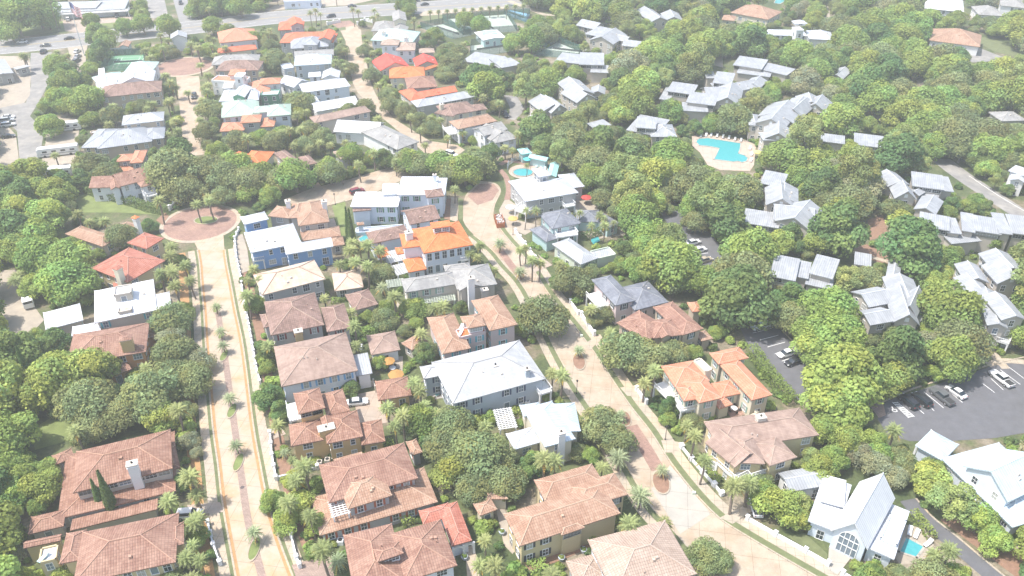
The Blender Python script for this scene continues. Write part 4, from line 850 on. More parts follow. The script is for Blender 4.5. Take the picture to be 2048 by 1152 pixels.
# left road with motor homes
sheet('old_road', [(62, 106), (104, 104), (98, 150), (94, 172), (80, 200), (60, 232), (88, 262), (82, 300), (70, 330), (40, 330), (34, 262), (10, 240), (-20, 236), (-20, 218), (52, 205), (62, 172), (60, 130)], z0, M_ASPL)
sheet('yard', [(-30, 112), (58, 112), (62, 140), (60, 190), (48, 206), (-30, 222)], z0 + .02, M_SAND, w=.4)
sheet('yard', [(-30, 240), (8, 244), (32, 270), (40, 340), (-30, 345)], z0 + .02, M_SAND, w=.4)
sheet('yard', [(86, 234), (160, 236), (155, 300), (145, 345), (80, 340), (92, 280)], z0 + .02, M_SAND, w=.4)
sheet('yard', [(135, 95), (175, 90), (168, 150), (150, 150)], z0 + .02, M_SAND, w=.4)
sheet('yard', [(-30, 380), (0, 395), (5, 570), (60, 585), (60, 650), (-30, 660)], z0 + .02, M_SAND, w=.3)
sheet('yard', [(-30, 540), (42, 540), (60, 600), (88, 640), (60, 670), (-30, 690)], z0 + .04, M_SAND, w=.3)
# upper roundabout and its street
def disc(name, c, r, z, mat, r2=None, n=40, block=True, kind='structure', hole=0):
    p = G(*c); m = MB(); pts = [Vector((p.x + r * math.cos(2 * math.pi * k / n), p.y + (r2 or r) * math.sin(2 * math.pi * k / n), z)) for k in range(n)]
    if hole:
        q = [Vector((p.x + (v.x - p.x) * hole, p.y + (v.y - p.y) * hole, z)) for v in pts]
        for k in range(n): j = (k + 1) % n; m.poly([pts[k], pts[j], q[j], q[k]])
    else: m.poly(pts)
    o = m.build(name, mat)
    if block: clear([PX(v) for v in pts])
    return tag(o, kind=kind)
disc('roundabout_apron', (368, 133), 13.0, z0 + .02, M_WALK); disc('roundabout_paving', (368, 133), 11.5, z0 + .05, M_BRICK)
sheet('upper_street', [(352, 152), (398, 152), (404, 200), (402, 290), (412, 308), (385, 312), (366, 288), (358, 200)], z0, M_CONC2, w=.7)
# middle street
sheet('middle_street', [(676, 52), (712, 50), (722, 60), (724, 84), (730, 112), (742, 167), (752, 190), (786, 236), (860, 282), (915, 290), (930, 300), (905, 318), (880, 330), (862, 318), (838, 296), (765, 236), (716, 186), (706, 167), (695, 112), (691, 82)], z0, M_CONC2, w=.8)
sheet('brick_crossing', [(658, 45), (700, 41), (712, 50), (676, 56)], z0 + .03, M_BRICK)
sheet('garden_terrace', [(560, 62), (690, 48), (692, 60), (565, 72)], z0, M_LAWN, block=False)
# cross street
sheet('cross_street', [(570, 398), (625, 376), (700, 358), (760, 340), (850, 318), (885, 322), (870, 338), (800, 362), (752, 384), (690, 402), (640, 414), (600, 420)], z0 + .01, M_CONC2)
ribbon('kerb', [(605, 422), (642, 414), (692, 402), (755, 385), (805, 362)], 0, .3, z0, M_WALK, hgt=.13)
sheet('driveway', [(622, 366), (636, 364), (664, 400), (650, 408)], z0 + .03, M_DRIVE)
# roundabout
disc('roundabout_apron', (401, 446), 11.5, z0 + .02, M_WALK); disc('roundabout_paving', (401, 446), 10.3, z0 + .05, M_BRICK)
p = G(412, 441); 
disc('island_bed', (412, 441), 3.3, z0 + .14, M_LAWNP, 2.2, block=False); disc('island_kerb', (412, 441), 3.6, z0 + .18, M_WALK, 2.5, block=False, hole=.9)
# median street on the left
SL = [(380, 470), (396, 500), (401, 530), (404, 570), (409, 620), (414, 700), (427, 850), (438, 930), (446, 1000), (460, 1080), (478, 1175)]
SR = [(447, 470), (449, 500), (453, 530), (461, 570), (470, 620), (486, 700), (505, 850), (519, 930), (533, 1000), (556, 1080), (592, 1175)]
sheet('median_street', smooth(SL) + smooth(SR)[::-1], z0, M_CONC)
for S, sg in ((SL, 1), (SR, -1)):
    S2 = S[1:]
    ribbon('gutter_strip', S2, min(0, sg * -.5), max(0, sg * -.5), z0 + .03, M_RUST)
    ribbon('kerb', S2, min(0, sg * .35), max(0, sg * .35), z0, M_WALK, hgt=.12)
    ribbon('verge_lawn', S2, min(sg * .35, sg * .95), max(sg * .35, sg * .95), z0 + .06, M_LAWN)
    ribbon('pavement', S2, min(sg * .95, sg * 2.7), max(sg * .95, sg * 2.7), z0 + .05, M_WALK, block=True)
    ribbon('garden_bed', S2, min(sg * 3.4, sg * 5.6), max(sg * 3.4, sg * 5.6), z0 + .01, M_RUST if sg > 0 else M_MULCH)
MED = [(436, 625), (448, 700), (462, 800), (470, 860), (484, 960), (498, 1050), (530, 1175)]
ribbon('brick_median', MED, -.66, .66, z0 + .03, M_PINK)
ISL = [(434, 618, .7, 1.7), (448, 712, .7, 2.0), (464, 822, .75, 2.2), (477, 925, .75, 2.4), (509, 1098, .8, 2.6), (443, 672, .6, 1.3)]
for x, y, a_, b_ in ISL:
    disc('island_bed', (x, y), a_, z0 + .15, M_LAWNP, b_, block=False); disc('island_kerb', (x, y), a_ + .2, z0 + .17, M_CONC, b_ + .25, block=False, hole=.86)
sheet('driveway', [(524, 860), (560, 850), (572, 868), (530, 885)], z0 + .07, M_DRIVE); sheet('driveway', [(583, 1130), (665, 1105), (668, 1152), (660, 1175), (600, 1175)], z0 + .07, M_PINK)
sheet('driveway', [(374, 1010), (440, 1004), (448, 1024), (380, 1030)], z0 + .07, M_DRIVE)
# right hand street
RL = [(935, 385), (928, 400), (926, 440), (948, 470), (985, 500), (1010, 530), (1052, 580), (1112, 700), (1150, 768), (1185, 820), (1232, 895), (1262, 945), (1300, 1008), (1340, 1052), (1380, 1098), (1440, 1175)]
RR = [(960, 362), (990, 366), (1002, 382), (990, 410), (988, 440), (1008, 470), (1057, 527), (1099, 592), (1148, 653), (1187, 705), (1229, 768), (1263, 817), (1300, 864), (1341, 927), (1391, 990), (1432, 1032), (1463, 1055), (1553, 1109), (1650, 1165), (1690, 1190)]
sheet('curved_street', smooth(RL) + smooth(RR)[::-1], z0, M_CONC2)
sheet('brick_turning', [(935, 392), (958, 368), (988, 368), (998, 380), (985, 400), (955, 410)], z0 + .03, M_BRICK)
sheet('new_slab', [(1303, 978), (1340, 930), (1422, 1028), (1360, 1068)], z0 + .03, M_NEWC)
ribbon('brick_median', [(1000, 500), (1022, 530), (1040, 552)], -1.0, 1.0, z0 + .03, M_BRICK)
ribbon('brick_median', [(1262, 852), (1290, 895), (1316, 940)], -1.4, 1.4, z0 + .03, M_BRICK)
for x, y, a_, b_ in [(1000, 492, .9, 1.9), (1042, 553, .9, 1.9), (1158, 724, 1.3, 2.8), (1250, 838, 1.1, 2.2), (1322, 965, 1.5, 2.9)]:
    disc('island_bed', (x, y), a_, z0 + .15, M_MULCH, b_, block=False); disc('island_kerb', (x, y), a_ + .25, z0 + .17, M_WALK, b_ + .3, block=False, hole=.88)
RR2 = RR[4:]
ribbon('kerb', RR2, -.3, 0, z0, M_WALK, hgt=.12); ribbon('verge_lawn', RR2, -1.6, -.3, z0 + .06, M_LAWN, block=True); ribbon('pavement', RR2, -3.6, -1.6, z0 + .05, M_WALK, block=True)
RL2 = RL[3:]
ribbon('kerb', RL2, 0, .3, z0, M_WALK, hgt=.12); ribbon('verge_lawn', RL2, .3, 1.5, z0 + .06, M_LAWN, block=True); ribbon('pavement', RL2, 1.5, 3.2, z0 + .05, M_WALK, block=True)
sheet('pavement', [(902, 395), (914, 395), (916, 440), (912, 443), (900, 440)], z0 + .06, M_WALK); sheet('verge_lawn', [(916, 395), (926, 398), (926, 438), (918, 440)], z0 + .07, M_LAWN)
sheet('driveway', [(1056, 525), (1085, 522), (1075, 508), (1105, 530), (1068, 545)], z0 + .09, M_DRIVE, block=False)
sheet('driveway', [(1168, 688), (1200, 668), (1205, 675), (1180, 700)], z0 + .09, M_WALK); sheet('driveway', [(1240, 775), (1290, 768), (1282, 790), (1255, 792)], z0 + .09, M_WALK)
sheet('driveway', [(1440, 1035), (1500, 1005), (1515, 1015), (1465, 1048)], z0 + .09, M_WALK); sheet('driveway', [(1330, 905), (1322, 880), (1370, 885), (1345, 905)], z0 + .09, M_WALK)
sheet('front_lawn', [(1572, 1072), (1610, 1066), (1655, 1108), (1655, 1122)], z0 + .06, M_LAWN); sheet('entry_steps', [(1658, 1095), (1700, 1088), (1708, 1108), (1675, 1150), (1655, 1138)], z0 + .16, M_NEWC)
sheet('courtyard', [(1012, 395), (1040, 415), (1035, 440), (1082, 452), (1050, 470), (1028, 460), (1005, 450), (998, 420)], z0 + .05, M_SAND)
ribbon('brick_path', [(1000, 340), (1012, 355), (1018, 378), (1014, 400)], -.9, .9, z0 + .05, M_BRICK, block=True); ribbon('brick_path', [(1000, 330), (1020, 322), (1060, 330)], -.9, .9, z0 + .05, M_BRICK, block=True)
sheet('front_lawn', [(1004, 340), (1012, 390), (1030, 388), (1028, 356)], z0 + .03, M_LAWN, w=.7)
sheet('driveway', [(1140, 420), (1152, 394), (1200, 405), (1190, 425)], z0 + .04, M_SAND, w=.6)
sheet('courtyard', [(1155, 450), (1230, 440), (1250, 470), (1180, 480)], z0 + .04, M_SAND); sheet('plunge_pool', [(1180, 478), (1196, 472), (1200, 482), (1186, 488)], z0 + .12, M_WATER)
# parking lots
sheet('parking_lot', [(1300, 395), (1350, 388), (1425, 472), (1478, 540), (1540, 638), (1640, 745), (1622, 800), (1598, 806), (1500, 700), (1480, 655), (1400, 548), (1350, 470)], z0 + .01, M_ASPH, block=False)
clear([(1492, 640), (1530, 636), (1588, 695), (1600, 740), (1612, 800), (1598, 806), (1500, 700)]); clear([(1372, 472), (1412, 472), (1430, 528), (1395, 532)]); clear([(1322, 430), (1354, 432), (1350, 446), (1325, 446)])
sheet('parking_lot', [(1755, 838), (1772, 803), (1900, 760), (1995, 728), (2070, 716), (2070, 862), (1990, 876), (1900, 882), (1818, 882), (1775, 868)], z0 + .01, M_ASPH)
ribbon('kerb', [(1535, 628), (1560, 658), (1592, 692), (1640, 744)], -.35, 0, z0, M_WALK, hgt=.13); ribbon('kerb', [(1765, 806), (1830, 778), (1900, 756), (1960, 738), (2000, 726), (2070, 712)], -.35, 0, z0, M_WALK, hgt=.13)
sheet('ramp_paving', [(1735, 806), (1765, 800), (1772, 830), (1758, 836)], z0 + .03, M_PINK)
ribbon('footpath', [(1985, 706), (1998, 722), (2012, 738)], -1, 1, z0 + .05, M_WALK, block=True); ribbon('footpath', [(1975, 730), (2010, 722), (2060, 726)], -.9, .9, z0 + .05, M_WALK, block=True)
def stall(p, q, w_=.14):
    a_, b_ = G(*p), G(*q); d = (b_ - a_).normalized(); r = Vector((d.y, -d.x, 0)) * w_ / 2; z = z0 + .04; m = MB()
    m.poly([(v.x, v.y, z) for v in (a_ - r, a_ + r, b_ + r, b_ - r)]); o = m.build('stall_line', M_LINE)
    if o.data.polygons[0].normal.z < 0: o.data.flip_normals()
    return tag(o, kind='structure')
for p, q in [((20, 360), (160, 325)), ((75, 412), (212, 376)), ((130, 465), (262, 428)), ((183, 516), (310, 480)), ((238, 570), (330, 540)), ((1870, 635), (2020, 745)), ((1935, 615), (2048, 700)), ((1800, 700), (1893, 785)), ((1735, 735), (1828, 805)), ((1840, 660), (1955, 765)),
             ((1300, 800), (1447, 920)), ((1450, 765), (1588, 880)), ((1240, 800), (1376, 942)), ((1170, 850), (1300, 964)), ((1100, 875), (1230, 985)), ((1060, 875), (1185, 995))]:
    stall(T((2, 3), p), T((2, 3), q))
for i in range(9): 
    t = (i + .5) / 9; stall(T((2, 3), (1060 + 125 * t, 875 + 120 * t)), T((2, 3), (1100 + 130 * t, 875 + 110 * t)), .3)
for i in range(4): stall((1372 + i * 9, 482 + i * 14), (1398 + i * 9, 478 + i * 14))
# wheelchair mark in the first bay
m = MB(); c = G(*T((2, 3), (1080, 938)))
def ring(m, cx, cy, r0, r1, z, n=20, a0=0, a1=6.2832):
    for k in range(n):
        t0 = a0 + (a1 - a0) * k / n; t1 = a0 + (a1 - a0) * (k + 1) / n
        m.poly([(cx + r0 * math.cos(t0), cy + r0 * math.sin(t0), z), (cx + r1 * math.cos(t0), cy + r1 * math.sin(t0), z), (cx + r1 * math.cos(t1), cy + r1 * math.sin(t1), z), (cx + r0 * math.cos(t1), cy + r0 * math.sin(t1), z)])
zz = z0 + .05
ring(m, c.x, c.y, .38, .52, zz, a0=2.0, a1=7.0); m.box((c.x - .12, c.y + .55, zz), (.14, .8, .004)); m.box((c.x + .15, c.y + .25, zz), (.55, .13, .004)); m.box((c.x + .46, c.y - .1, zz), (.13, .65, .004)); ring(m, c.x - .12, c.y + 1.12, 0, .15, zz)
tag(m.build('accessible_mark', M_LINE), kind='structure')
# roads on the right
ribbon('asphalt_road', [(1880, 318), (1925, 352), (1990, 395), (2060, 440)], -3.4, 3.4, z0, M_ASPL, block=True); ribbon('road_marking', [(1938, 352), (1996, 391), (2062, 430)], -.1, .1, z0 + .03, M_LINE)
ribbon('driveway', [(1815, 1000), (1850, 1040), (1905, 1085), (2000, 1165), (2040, 1190)], -1.6, 1.6, z0 + .02, M_ASPH, block=True); ribbon('driveway_edge', [(1815, 1000), (1850, 1040), (1905, 1085), (2000, 1165), (2040, 1190)], -2.0, -1.6, z0 + .04, M_WALK)
sheet('driveway', [(1935, 96), (1950, 92), (1990, 108), (2020, 118), (1990, 122), (1940, 125)], z0, M_ASPL, w=.6); sheet('front_lawn', [(1935, 75), (1970, 74), (2060, 100), (2060, 120), (1990, 104)], z0 + .02, M_LAWN, w=.6)
sheet('shady_lane', [(1008, 190), (1034, 193), (1048, 215), (1044, 226), (1030, 240), (1015, 238), (1020, 215)], z0, M_ASPL)
sheet('mulch_clearing', [(1700, 498), (1735, 488), (1790, 520), (1782, 532), (1720, 512)], z0, M_MULCH, w=.8); sheet('mulch_clearing', [(1735, 440), (1765, 430), (1780, 470), (1740, 480)], z0, M_MULCH, w=.7); ribbon('footpath', [(1706, 506), (1740, 514), (1782, 525)], -.8, .8, z0 + .04, M_WALK)
sheet('mulch_clearing', [(1710, 215), (1760, 218), (1790, 235), (1770, 245), (1715, 230)], z0, M_SAND, w=.6); sheet('sand_clearing', [(1832, 160), (1850, 155), (1852, 168), (1838, 170)], z0, M_SAND); sheet('sand_clearing', [(1420, 110), (1445, 112), (1446, 135), (1425, 130)], z0, M_SAND, w=.7)
sheet('sand_clearing', [(1642, 10), (1660, 8), (1660, 45), (1648, 40)], z0, M_SAND, w=.7); sheet('mulch_clearing', [(1880, 1040), (2000, 1130), (2060, 1175), (2060, 1120), (1990, 1075), (1900, 1030)], z0, M_MULCH, w=.4)
sheet('vacant_lawn', [(150, 395), (200, 378), (330, 420), (325, 430), (240, 425), (160, 425)], z0, M_LAWNP); sheet('vacant_lawn', [(62, 860), (110, 830), (150, 835), (140, 880), (70, 900)], z0, M_LAWNP, w=.9)
sheet('mulch_bed', [(312, 440), (330, 425), (338, 432), (325, 450)], z0 + .02, M_MULCH)
sheet('sandy_plot', [(470, 470), (485, 468), (495, 500), (500, 540), (480, 548), (465, 500)], z0 + .08, M_SAND)
sheet('side_garden', [(664, 412), (690, 400), (700, 480), (680, 470)], z0, M_LAWNP, w=.6); sheet('driveway', [(650, 440), (668, 436), (690, 500), (676, 505)], z0 + .02, M_DRIVE); sheet('mulch_bed', [(890, 400), (902, 396), (900, 440), (888, 438)], z0 + .02, M_MULCH)
# pools
sheet('pool_deck', [(1384, 272), (1400, 266), (1486, 278), (1512, 290), (1508, 330), (1500, 342), (1440, 340), (1415, 330), (1400, 305), (1385, 292)], z0, paved('deck_pink', (.48, .38, .31), slab=3), w=.9)
def pool(pts, rc=None, z=.1, name='pool'):
    if rc: pts = [T(rc, q) for q in pts]
    o = sheet(name, pts, z, M_WATER, w=.9, kind='structure')
    P = [G(q[0], q[1], 0) for q in pts]; c = sum(P, Vector()) / len(P); m = MB(); n = len(P)
    for i in range(n):
        a_, b_ = P[i], P[(i + 1) % n]; d = b_ - a_
        if d.length > .05: m.box(((a_.x + b_.x) / 2, (a_.y + b_.y) / 2, .08), (d.length + .3, .4, .16), 0, d)
    tag(m.build('pool_coping', M_NEWC), kind='structure')
pool([(1505, 1095), (1512, 1075), (1530, 1065), (1600, 1062), (1700, 1078), (1850, 1102), (1846, 1140), (1832, 1180), (1880, 1195), (1905, 1215), (1895, 1240), (1860, 1250), (1830, 1240), (1790, 1245), (1640, 1225), (1660, 1190), (1682, 1140), (1600, 1125), (1530, 1118)], (0, 2))
c = G(1046, 345); pp = [PX((c.x + 3.3 * math.cos(t * .3142), c.y + 2.9 * math.sin(t * .3142), 0)) for t in range(20)]
disc('pool_deck', (1050, 343), 5.4, z0, paved('deck_pink', (.48, .38, .31)), block=True); pool(pp)
sheet('pool_deck', [(1050, 322), (1092, 330), (1112, 345), (1100, 352), (1060, 345)], z0 + .02, paved('deck_pink', (.48, .38, .31)), w=.8); pool([(1094, 330), (1108, 328), (1114, 350), (1096, 354)])
sheet('pool_deck', [(1788, 1112), (1812, 1050), (1848, 1056), (1868, 1090), (1845, 1125), (1800, 1130)], z0 + .02, M_SAND); pool([(1797, 1104), (1811, 1074), (1849, 1094), (1833, 1116)])
sheet('pool_deck', [(1345 / 3.84 + 500, 775), (875, 762), (890, 795), (862, 800)], z0 + .02, M_NEWC, block=False); pool([(866, 778), (878, 774), (882, 790), (870, 795)], name='plunge_pool')
pool([(716, 478), (733, 468), (738, 478), (722, 486)], name='plunge_pool'); pool([(1575, 0), (1552, -2), (1548, 6), (1560, 8)], name='far_pool')
sheet('patio', [(770, 716), (806, 712), (805, 752), (780, 756)], z0 + .03, M_SAND, w=.9); sheet('driveway', [(705, 790), (755, 780), (775, 845), (720, 855)], z0 + .03, M_DRIVE, w=.8)
sheet('patio', [(1448, 815), (1500, 808), (1508, 826), (1462, 835)], z0 + .05, M_BRICK, w=.7); sheet('driveway', [(1402, 868), (1530, 838), (1552, 850), (1500, 870), (1420, 885)], z0 + .02, M_DRIVE, w=.6)
sheet('patio', [(985, 985), (1003, 1000), (1035, 1095), (1025, 1108), (1008, 1090)], z0 + .03, M_SAND); sheet('mulch_bed', [(1040, 1118), (1140, 1092), (1192, 1088), (1130, 1118), (1060, 1142)], z0 + .02, M_MULCH, w=.8); sheet('patio', [(930, 1095), (948, 1090), (962, 1150), (935, 1165)], z0 + .02, M_WALK)
sheet('clipped_lawn', [(1376, 905), (1395, 915), (1440, 960), (1430, 975), (1400, 945)], z0 + .03, M_LAWN, w=.7); sheet('side_lawn', [(758, 1045), (800, 1032), (815, 1040), (760, 1056)], z0 + .02, M_LAWN, w=.8)
sheet('garden_path', [(788, 604), (792, 600), (815, 630), (822, 634), (808, 634)], z0 + .03, M_WALK, w=.7); sheet('side_lawn', [(870, 800), (888, 796), (895, 815), (878, 820)], z0 + .02, M_LAWN, w=.7)
# tennis courts
def court(name, rc, q, mat, label, fence=True):
    P = [G(*T(rc, p)) for p in q]; sheet(name + '_surface', [T(rc, p) for p in q], z0, mat, w=1.25)
    u = (P[1] - P[0]); L = u.length; u.normalize(); n = (P[3] - P[0]); W_ = n.length; n.normalize(); m = MB()
    def ln(x0_, y0_, x1_, y1_):
        a_ = P[0] + u * L * x0_ + n * W_ * y0_; b_ = P[0] + u * L * x1_ + n * W_ * y1_; d = b_ - a_
        m.box(((a_.x + b_.x) / 2, (a_.y + b_.y) / 2, z0 + .03), (d.length, .16, .01), 0, d)
    k = max(1, round(L / 19)); 
    for i in range(k):
        f = lambda x: (i + x) / k
        for xx in (.18, .28, .72, .82): ln(f(xx), .15, f(xx), .85)
        ln(f(.18), .15, f(.82), .15); ln(f(.18), .85, f(.82), .85); ln(f(.28), .33, f(.72), .33); ln(f(.28), .67, f(.72), .67); ln(f(.5), .33, f(.5), .67)
    tag(m.build('court_marking', M_LINE), kind='structure')
    for i in range(k):
        a_ = P[0] + u * L * ((i + .15) / k) + n * W_ * .5; b_ = P[0] + u * L * ((i + .85) / k) + n * W_ * .5; e = empty('tennis_net', ((a_.x + b_.x) / 2, (a_.y + b_.y) / 2, 0))
        tag(e, label[1] + (', %s of %d from its left side' % (('first', 'second', 'third')[i], k) if k > 1 else ''), 'tennis net'); d = b_ - a_; t_ = MB(); t_.box((e.location.x, e.location.y, .6), (d.length, .05, .8), 0, d); t_.build('net', plain('net_black', (.08, .09, .09)), e, e.location)
        for s_ in (a_, b_): t_ = MB(); t_.tube((s_.x, s_.y, 0), (s_.x, s_.y, 1.1), .06); t_.build('post', M_TRIM, e, e.location)
    if fence:
        e = empty('court_fence', P[0]); tag(e, label[0], 'fence')
        for i in range(4):
            a_, b_ = P[i], P[(i + 1) % 4]; d = b_ - a_; t_ = MB(); t_.box(((a_.x + b_.x) / 2, (a_.y + b_.y) / 2, 1.5), (d.length, .03, 3.0), 0, d); t_.build('mesh_panel', screenmat(), e, e.location)
            kk = max(2, int(d.length / 4)); t_ = MB()
            for j in range(kk): c_ = a_ + d * (j / kk); p_ = MB(); p_.tube((c_.x, c_.y, 0), (c_.x, c_.y, 3.1), .06, n=5); p_.build('post', plain('fence_post', (.06, .13, .10)), e, e.location)
def screenmat():
    if 'screen' in MATS: return MATS['screen']
    m, nt, N, L, b = _new('screen'); b.inputs['Base Color'].default_value = (.06, .15, .12, 1); b.inputs['Alpha'].default_value = .45; MATS['screen'] = m; return m
court('green_court', (0, 0), [(790, 552), (1118, 535), (1110, 420), (862, 430)], M_COURT, ('green mesh fence round the green tennis court', 'tennis net on the green court behind the white roof'))
court('grey_court', (0, 1), [(1310, 215), (1560, 300), (1700, 270), (1480, 185)], M_COURT2, ('green mesh fence round the left grey tennis court', 'tennis net on the left grey court'))
court('grey_court', (0, 1), [(1480, 150), (1640, 270), (2050, 240), (1970, 110)], M_COURT2, ('green mesh fence round the middle tennis courts', 'tennis net on the middle courts'))
court('grey_court', (0, 1), [(1690, 440), (1990, 400), (1940, 320), (1700, 350)], M_COURT2, ('green mesh fence round the court below the pavilion', 'tennis net below the tennis pavilion'))
court('grey_court', (0, 2), [(265, 420), (600, 460), (620, 400), (440, 325)], M_COURT2, ('green mesh fence round the courts above the clerestory condominium', 'tennis net above the clerestory condominium'))
court('blue_court', (0, 1), [(1950, 110), (2120, 170), (2150, 110), (1980, 75)], plain('court_blue', (.16, .33, .48), .9, .06), ('green mesh fence round the blue tennis court', 'tennis net on the blue court'))
# ------------------------------------------------------------------ plants
def leafmat(name, col, trans=.38, hv=.10):
    m, nt, N, L, b = _new(name); N.remove(b); out = [n for n in N if n.type == 'OUTPUT_MATERIAL'][0]
    at = N.new('ShaderNodeAttribute'); at.attribute_name = 'tint'; oi = N.new('ShaderNodeObjectInfo')
    mr = N.new('ShaderNodeMapRange'); mr.inputs[3].default_value = 1 - hv * 1.6; mr.inputs[4].default_value = 1 + hv * 1.6; L.new(oi.outputs['Random'], mr.inputs[0])
    v = N.new('ShaderNodeVectorMath'); v.operation = 'MULTIPLY'; v.inputs[0].default_value = col; L.new(at.outputs['Color'], v.inputs[1])
    v2 = N.new('ShaderNodeVectorMath'); v2.operation = 'SCALE'; L.new(v.outputs[0], v2.inputs[0]); L.new(mr.outputs[0], v2.inputs['Scale'])
    hs = N.new('ShaderNodeHueSaturation'); mh = N.new('ShaderNodeMapRange'); mh.inputs[3].default_value = .5 - hv * .16; mh.inputs[4].default_value = .5 + hv * .16
    ml = N.new('ShaderNodeMath'); ml.operation = 'MULTIPLY'; ml.inputs[1].default_value = 7.31; L.new(oi.outputs['Random'], ml.inputs[0]); fr = N.new('ShaderNodeMath'); fr.operation = 'FRACT'; L.new(ml.outputs[0], fr.inputs[0]); L.new(fr.outputs[0], mh.inputs[0])
    L.new(mh.outputs[0], hs.inputs['Hue']); L.new(v2.outputs[0], hs.inputs['Color'])
    d = N.new('ShaderNodeBsdfDiffuse'); t = N.new('ShaderNodeBsdfTranslucent'); mx = N.new('ShaderNodeMixShader'); mx.inputs[0].default_value = trans
    L.new(hs.outputs[0], d.inputs[0]); L.new(hs.outputs[0], t.inputs[0]); L.new(d.outputs[0], mx.inputs[1]); L.new(t.outputs[0], mx.inputs[2]); L.new(mx.outputs[0], out.inputs[0])
    return m
M_BARK = plain('bark', (.20, .16, .13), .95, .25, 2)
def leafmesh(name, pts, nrm, size, tint, mat, rng, asp=1.5, rnd=.5):
    """thousands of small leaf sprays: one diamond at each point"""
    n = len(pts); d = rng.normal(size=(n, 3)); nn = nrm + d * rnd; nn /= np.linalg.norm(nn, axis=1)[:, None]
    h = rng.normal(size=(n, 3)); t = np.cross(nn, h); t /= np.linalg.norm(t, axis=1)[:, None]; bt = np.cross(nn, t)
    s = size * rng.uniform(.6, 1.35, n)[:, None]; t = t * s * asp * .5; bt = bt * s * .5
    v = np.empty((n, 4, 3)); v[:, 0] = pts - t; v[:, 1] = pts - bt + nn * s * .12; v[:, 2] = pts + t; v[:, 3] = pts + bt + nn * s * .12
    me = bpy.data.meshes.new(name); me.vertices.add(n * 4); me.vertices.foreach_set('co', v.reshape(-1).astype(np.float32))
    me.loops.add(n * 4); me.loops.foreach_set('vertex_index', np.arange(n * 4, dtype=np.int32)); me.polygons.add(n)
    me.polygons.foreach_set('loop_start', np.arange(0, n * 4, 4, dtype=np.int32)); me.polygons.foreach_set('loop_total', np.full(n, 4, dtype=np.int32))
    me.update(calc_edges=True); a = me.color_attributes.new('tint', 'FLOAT_COLOR', 'CORNER'); c = np.ones((n, 4, 4), dtype=np.float32); c[:, :, :3] = tint[:, None, :]
    a.data.foreach_set('color', c.reshape(-1)); me.materials.append(mat); return me
def lobed(rng, Rr, flat, nl, n, lr=(.26, .44), cone=0.0, tintv=.22, yel=.12):
    """points on the skins of many lobes heaped into a crown of radius Rr standing on z=0"""
    P, Nn, Tt = [], [], []
    lob = []
    for i in range(nl):
        th = rng.uniform(0, 2 * math.pi); ph = rng.uniform(-.35, 1.0)
        rr = math.sqrt(max(0, 1 - max(ph, 0) ** 2)) * rng.uniform(.62, .92); z = ph * .66
        if cone: rr *= (1 - cone * max(0, ph))
        lob.append((np.array([rr * math.cos(th) * .72, rr * math.sin(th) * .72, z * flat]) * Rr, Rr * rng.uniform(*lr) * (1 - cone * .4 * max(0, ph)), 1 + rng.uniform(-tintv, tintv), rng.uniform(-1, 1)))
    lob.append((np.array([0, 0, .05]) * Rr, Rr * .55, .9, 0))
    w = np.array([l[1] ** 2 for l in lob]); w = (w / w.sum() * n).astype(int)
    for (c, r, b_, y), k in zip(lob, w):
        d = rng.normal(size=(k, 3)); d /= np.linalg.norm(d, axis=1)[:, None]
        d[:, 2] = np.where((d[:, 2] < -.2) & (rng.random(k) < .6), -d[:, 2], d[:, 2])
        p = c + d * r * (rng.uniform(.62, 1.08, k) ** .6)[:, None] * np.array([1, 1, .85])
        P.append(p); Nn.append(d + np.array([0, 0, .35]))
        t = np.ones((k, 3)) * b_; t *= rng.uniform(.78, 1.22, k)[:, None]; t[:, 0] *= 1 + yel * y; t[:, 2] *= 1 - yel * y; Tt.append(t)
    return np.concatenate(P), np.concatenate(Nn), np.concatenate(Tt)
HIDE = []
def proto(root):
    HIDE.append(root); return root
PROTO = {}
def limbs(rng, h0, Rr, th=.32, nl=7, spread=.62):
    m = MB(); top = Vector((0, 0, h0)); m.tube((0, 0, -.2), top * .55, th, th * .8, 8, cap=False); m.tube(top * .55, top, th * .8, th * .6, 8, cap=False)
    for i in range(nl):
        a = 2 * math.pi * i / nl + rng.uniform(-.3, .3); r = Rr * spread * rng.uniform(.7, 1.05); mid = Vector((math.cos(a) * r * .45, math.sin(a) * r * .45, h0 + Rr * .22)); e = Vector((math.cos(a) * r, math.sin(a) * r, h0 + Rr * rng.uniform(.2, .55)))
        m.tube(top * .9, mid, th * .42, th * .28, 5, cap=False); m.tube(mid, e, th * .28, th * .1, 5, cap=False)
    return m
LEAF = {'oak': (.078, .094, .038), 'dark': (.050, .078, .026), 'bright': (.100, .130, .034), 'olive': (.092, .112, .038), 'silver': (.100, .112, .062), 'mid': (.080, .112, .030)}
LM = {k: leafmat('leaf_' + k, (c[0] * 3.7, c[1] * 3.5, c[2] * 3.8)) for k, c in LEAF.items()}
def tree_proto(key, name, kind, seed, Rr=5.0, flat=.8, nl=26, n=5200, size=.42, h0=2.2, lr=(.26, .44), cone=0, th=.32):
    rng = np.random.default_rng(seed); P, Nn, Tt = lobed(rng, Rr, flat, nl, n, lr, cone); P[:, 2] += h0 + Rr * .28 * flat
    me = leafmesh('crown', P, Nn, size, Tt, LM[kind], rng)
    tr = limbs(random.Random(seed), h0, Rr, th); to = tr.build('trunk', M_BARK, uv=False); tm = to.data; bpy.data.objects.remove(to)
    PROTO.setdefault(key, []).append((name, me, tm, Rr, h0 + Rr * .45 * flat))
for i in range(4):
    tree_proto('oak', 'oak_tree', 'oak', 10 + i, flat=.72, nl=34, n=8400, size=.30)
    tree_proto('mid', 'broadleaf_tree', 'mid', 20 + i, flat=.95, nl=28, n=7400, size=.34)
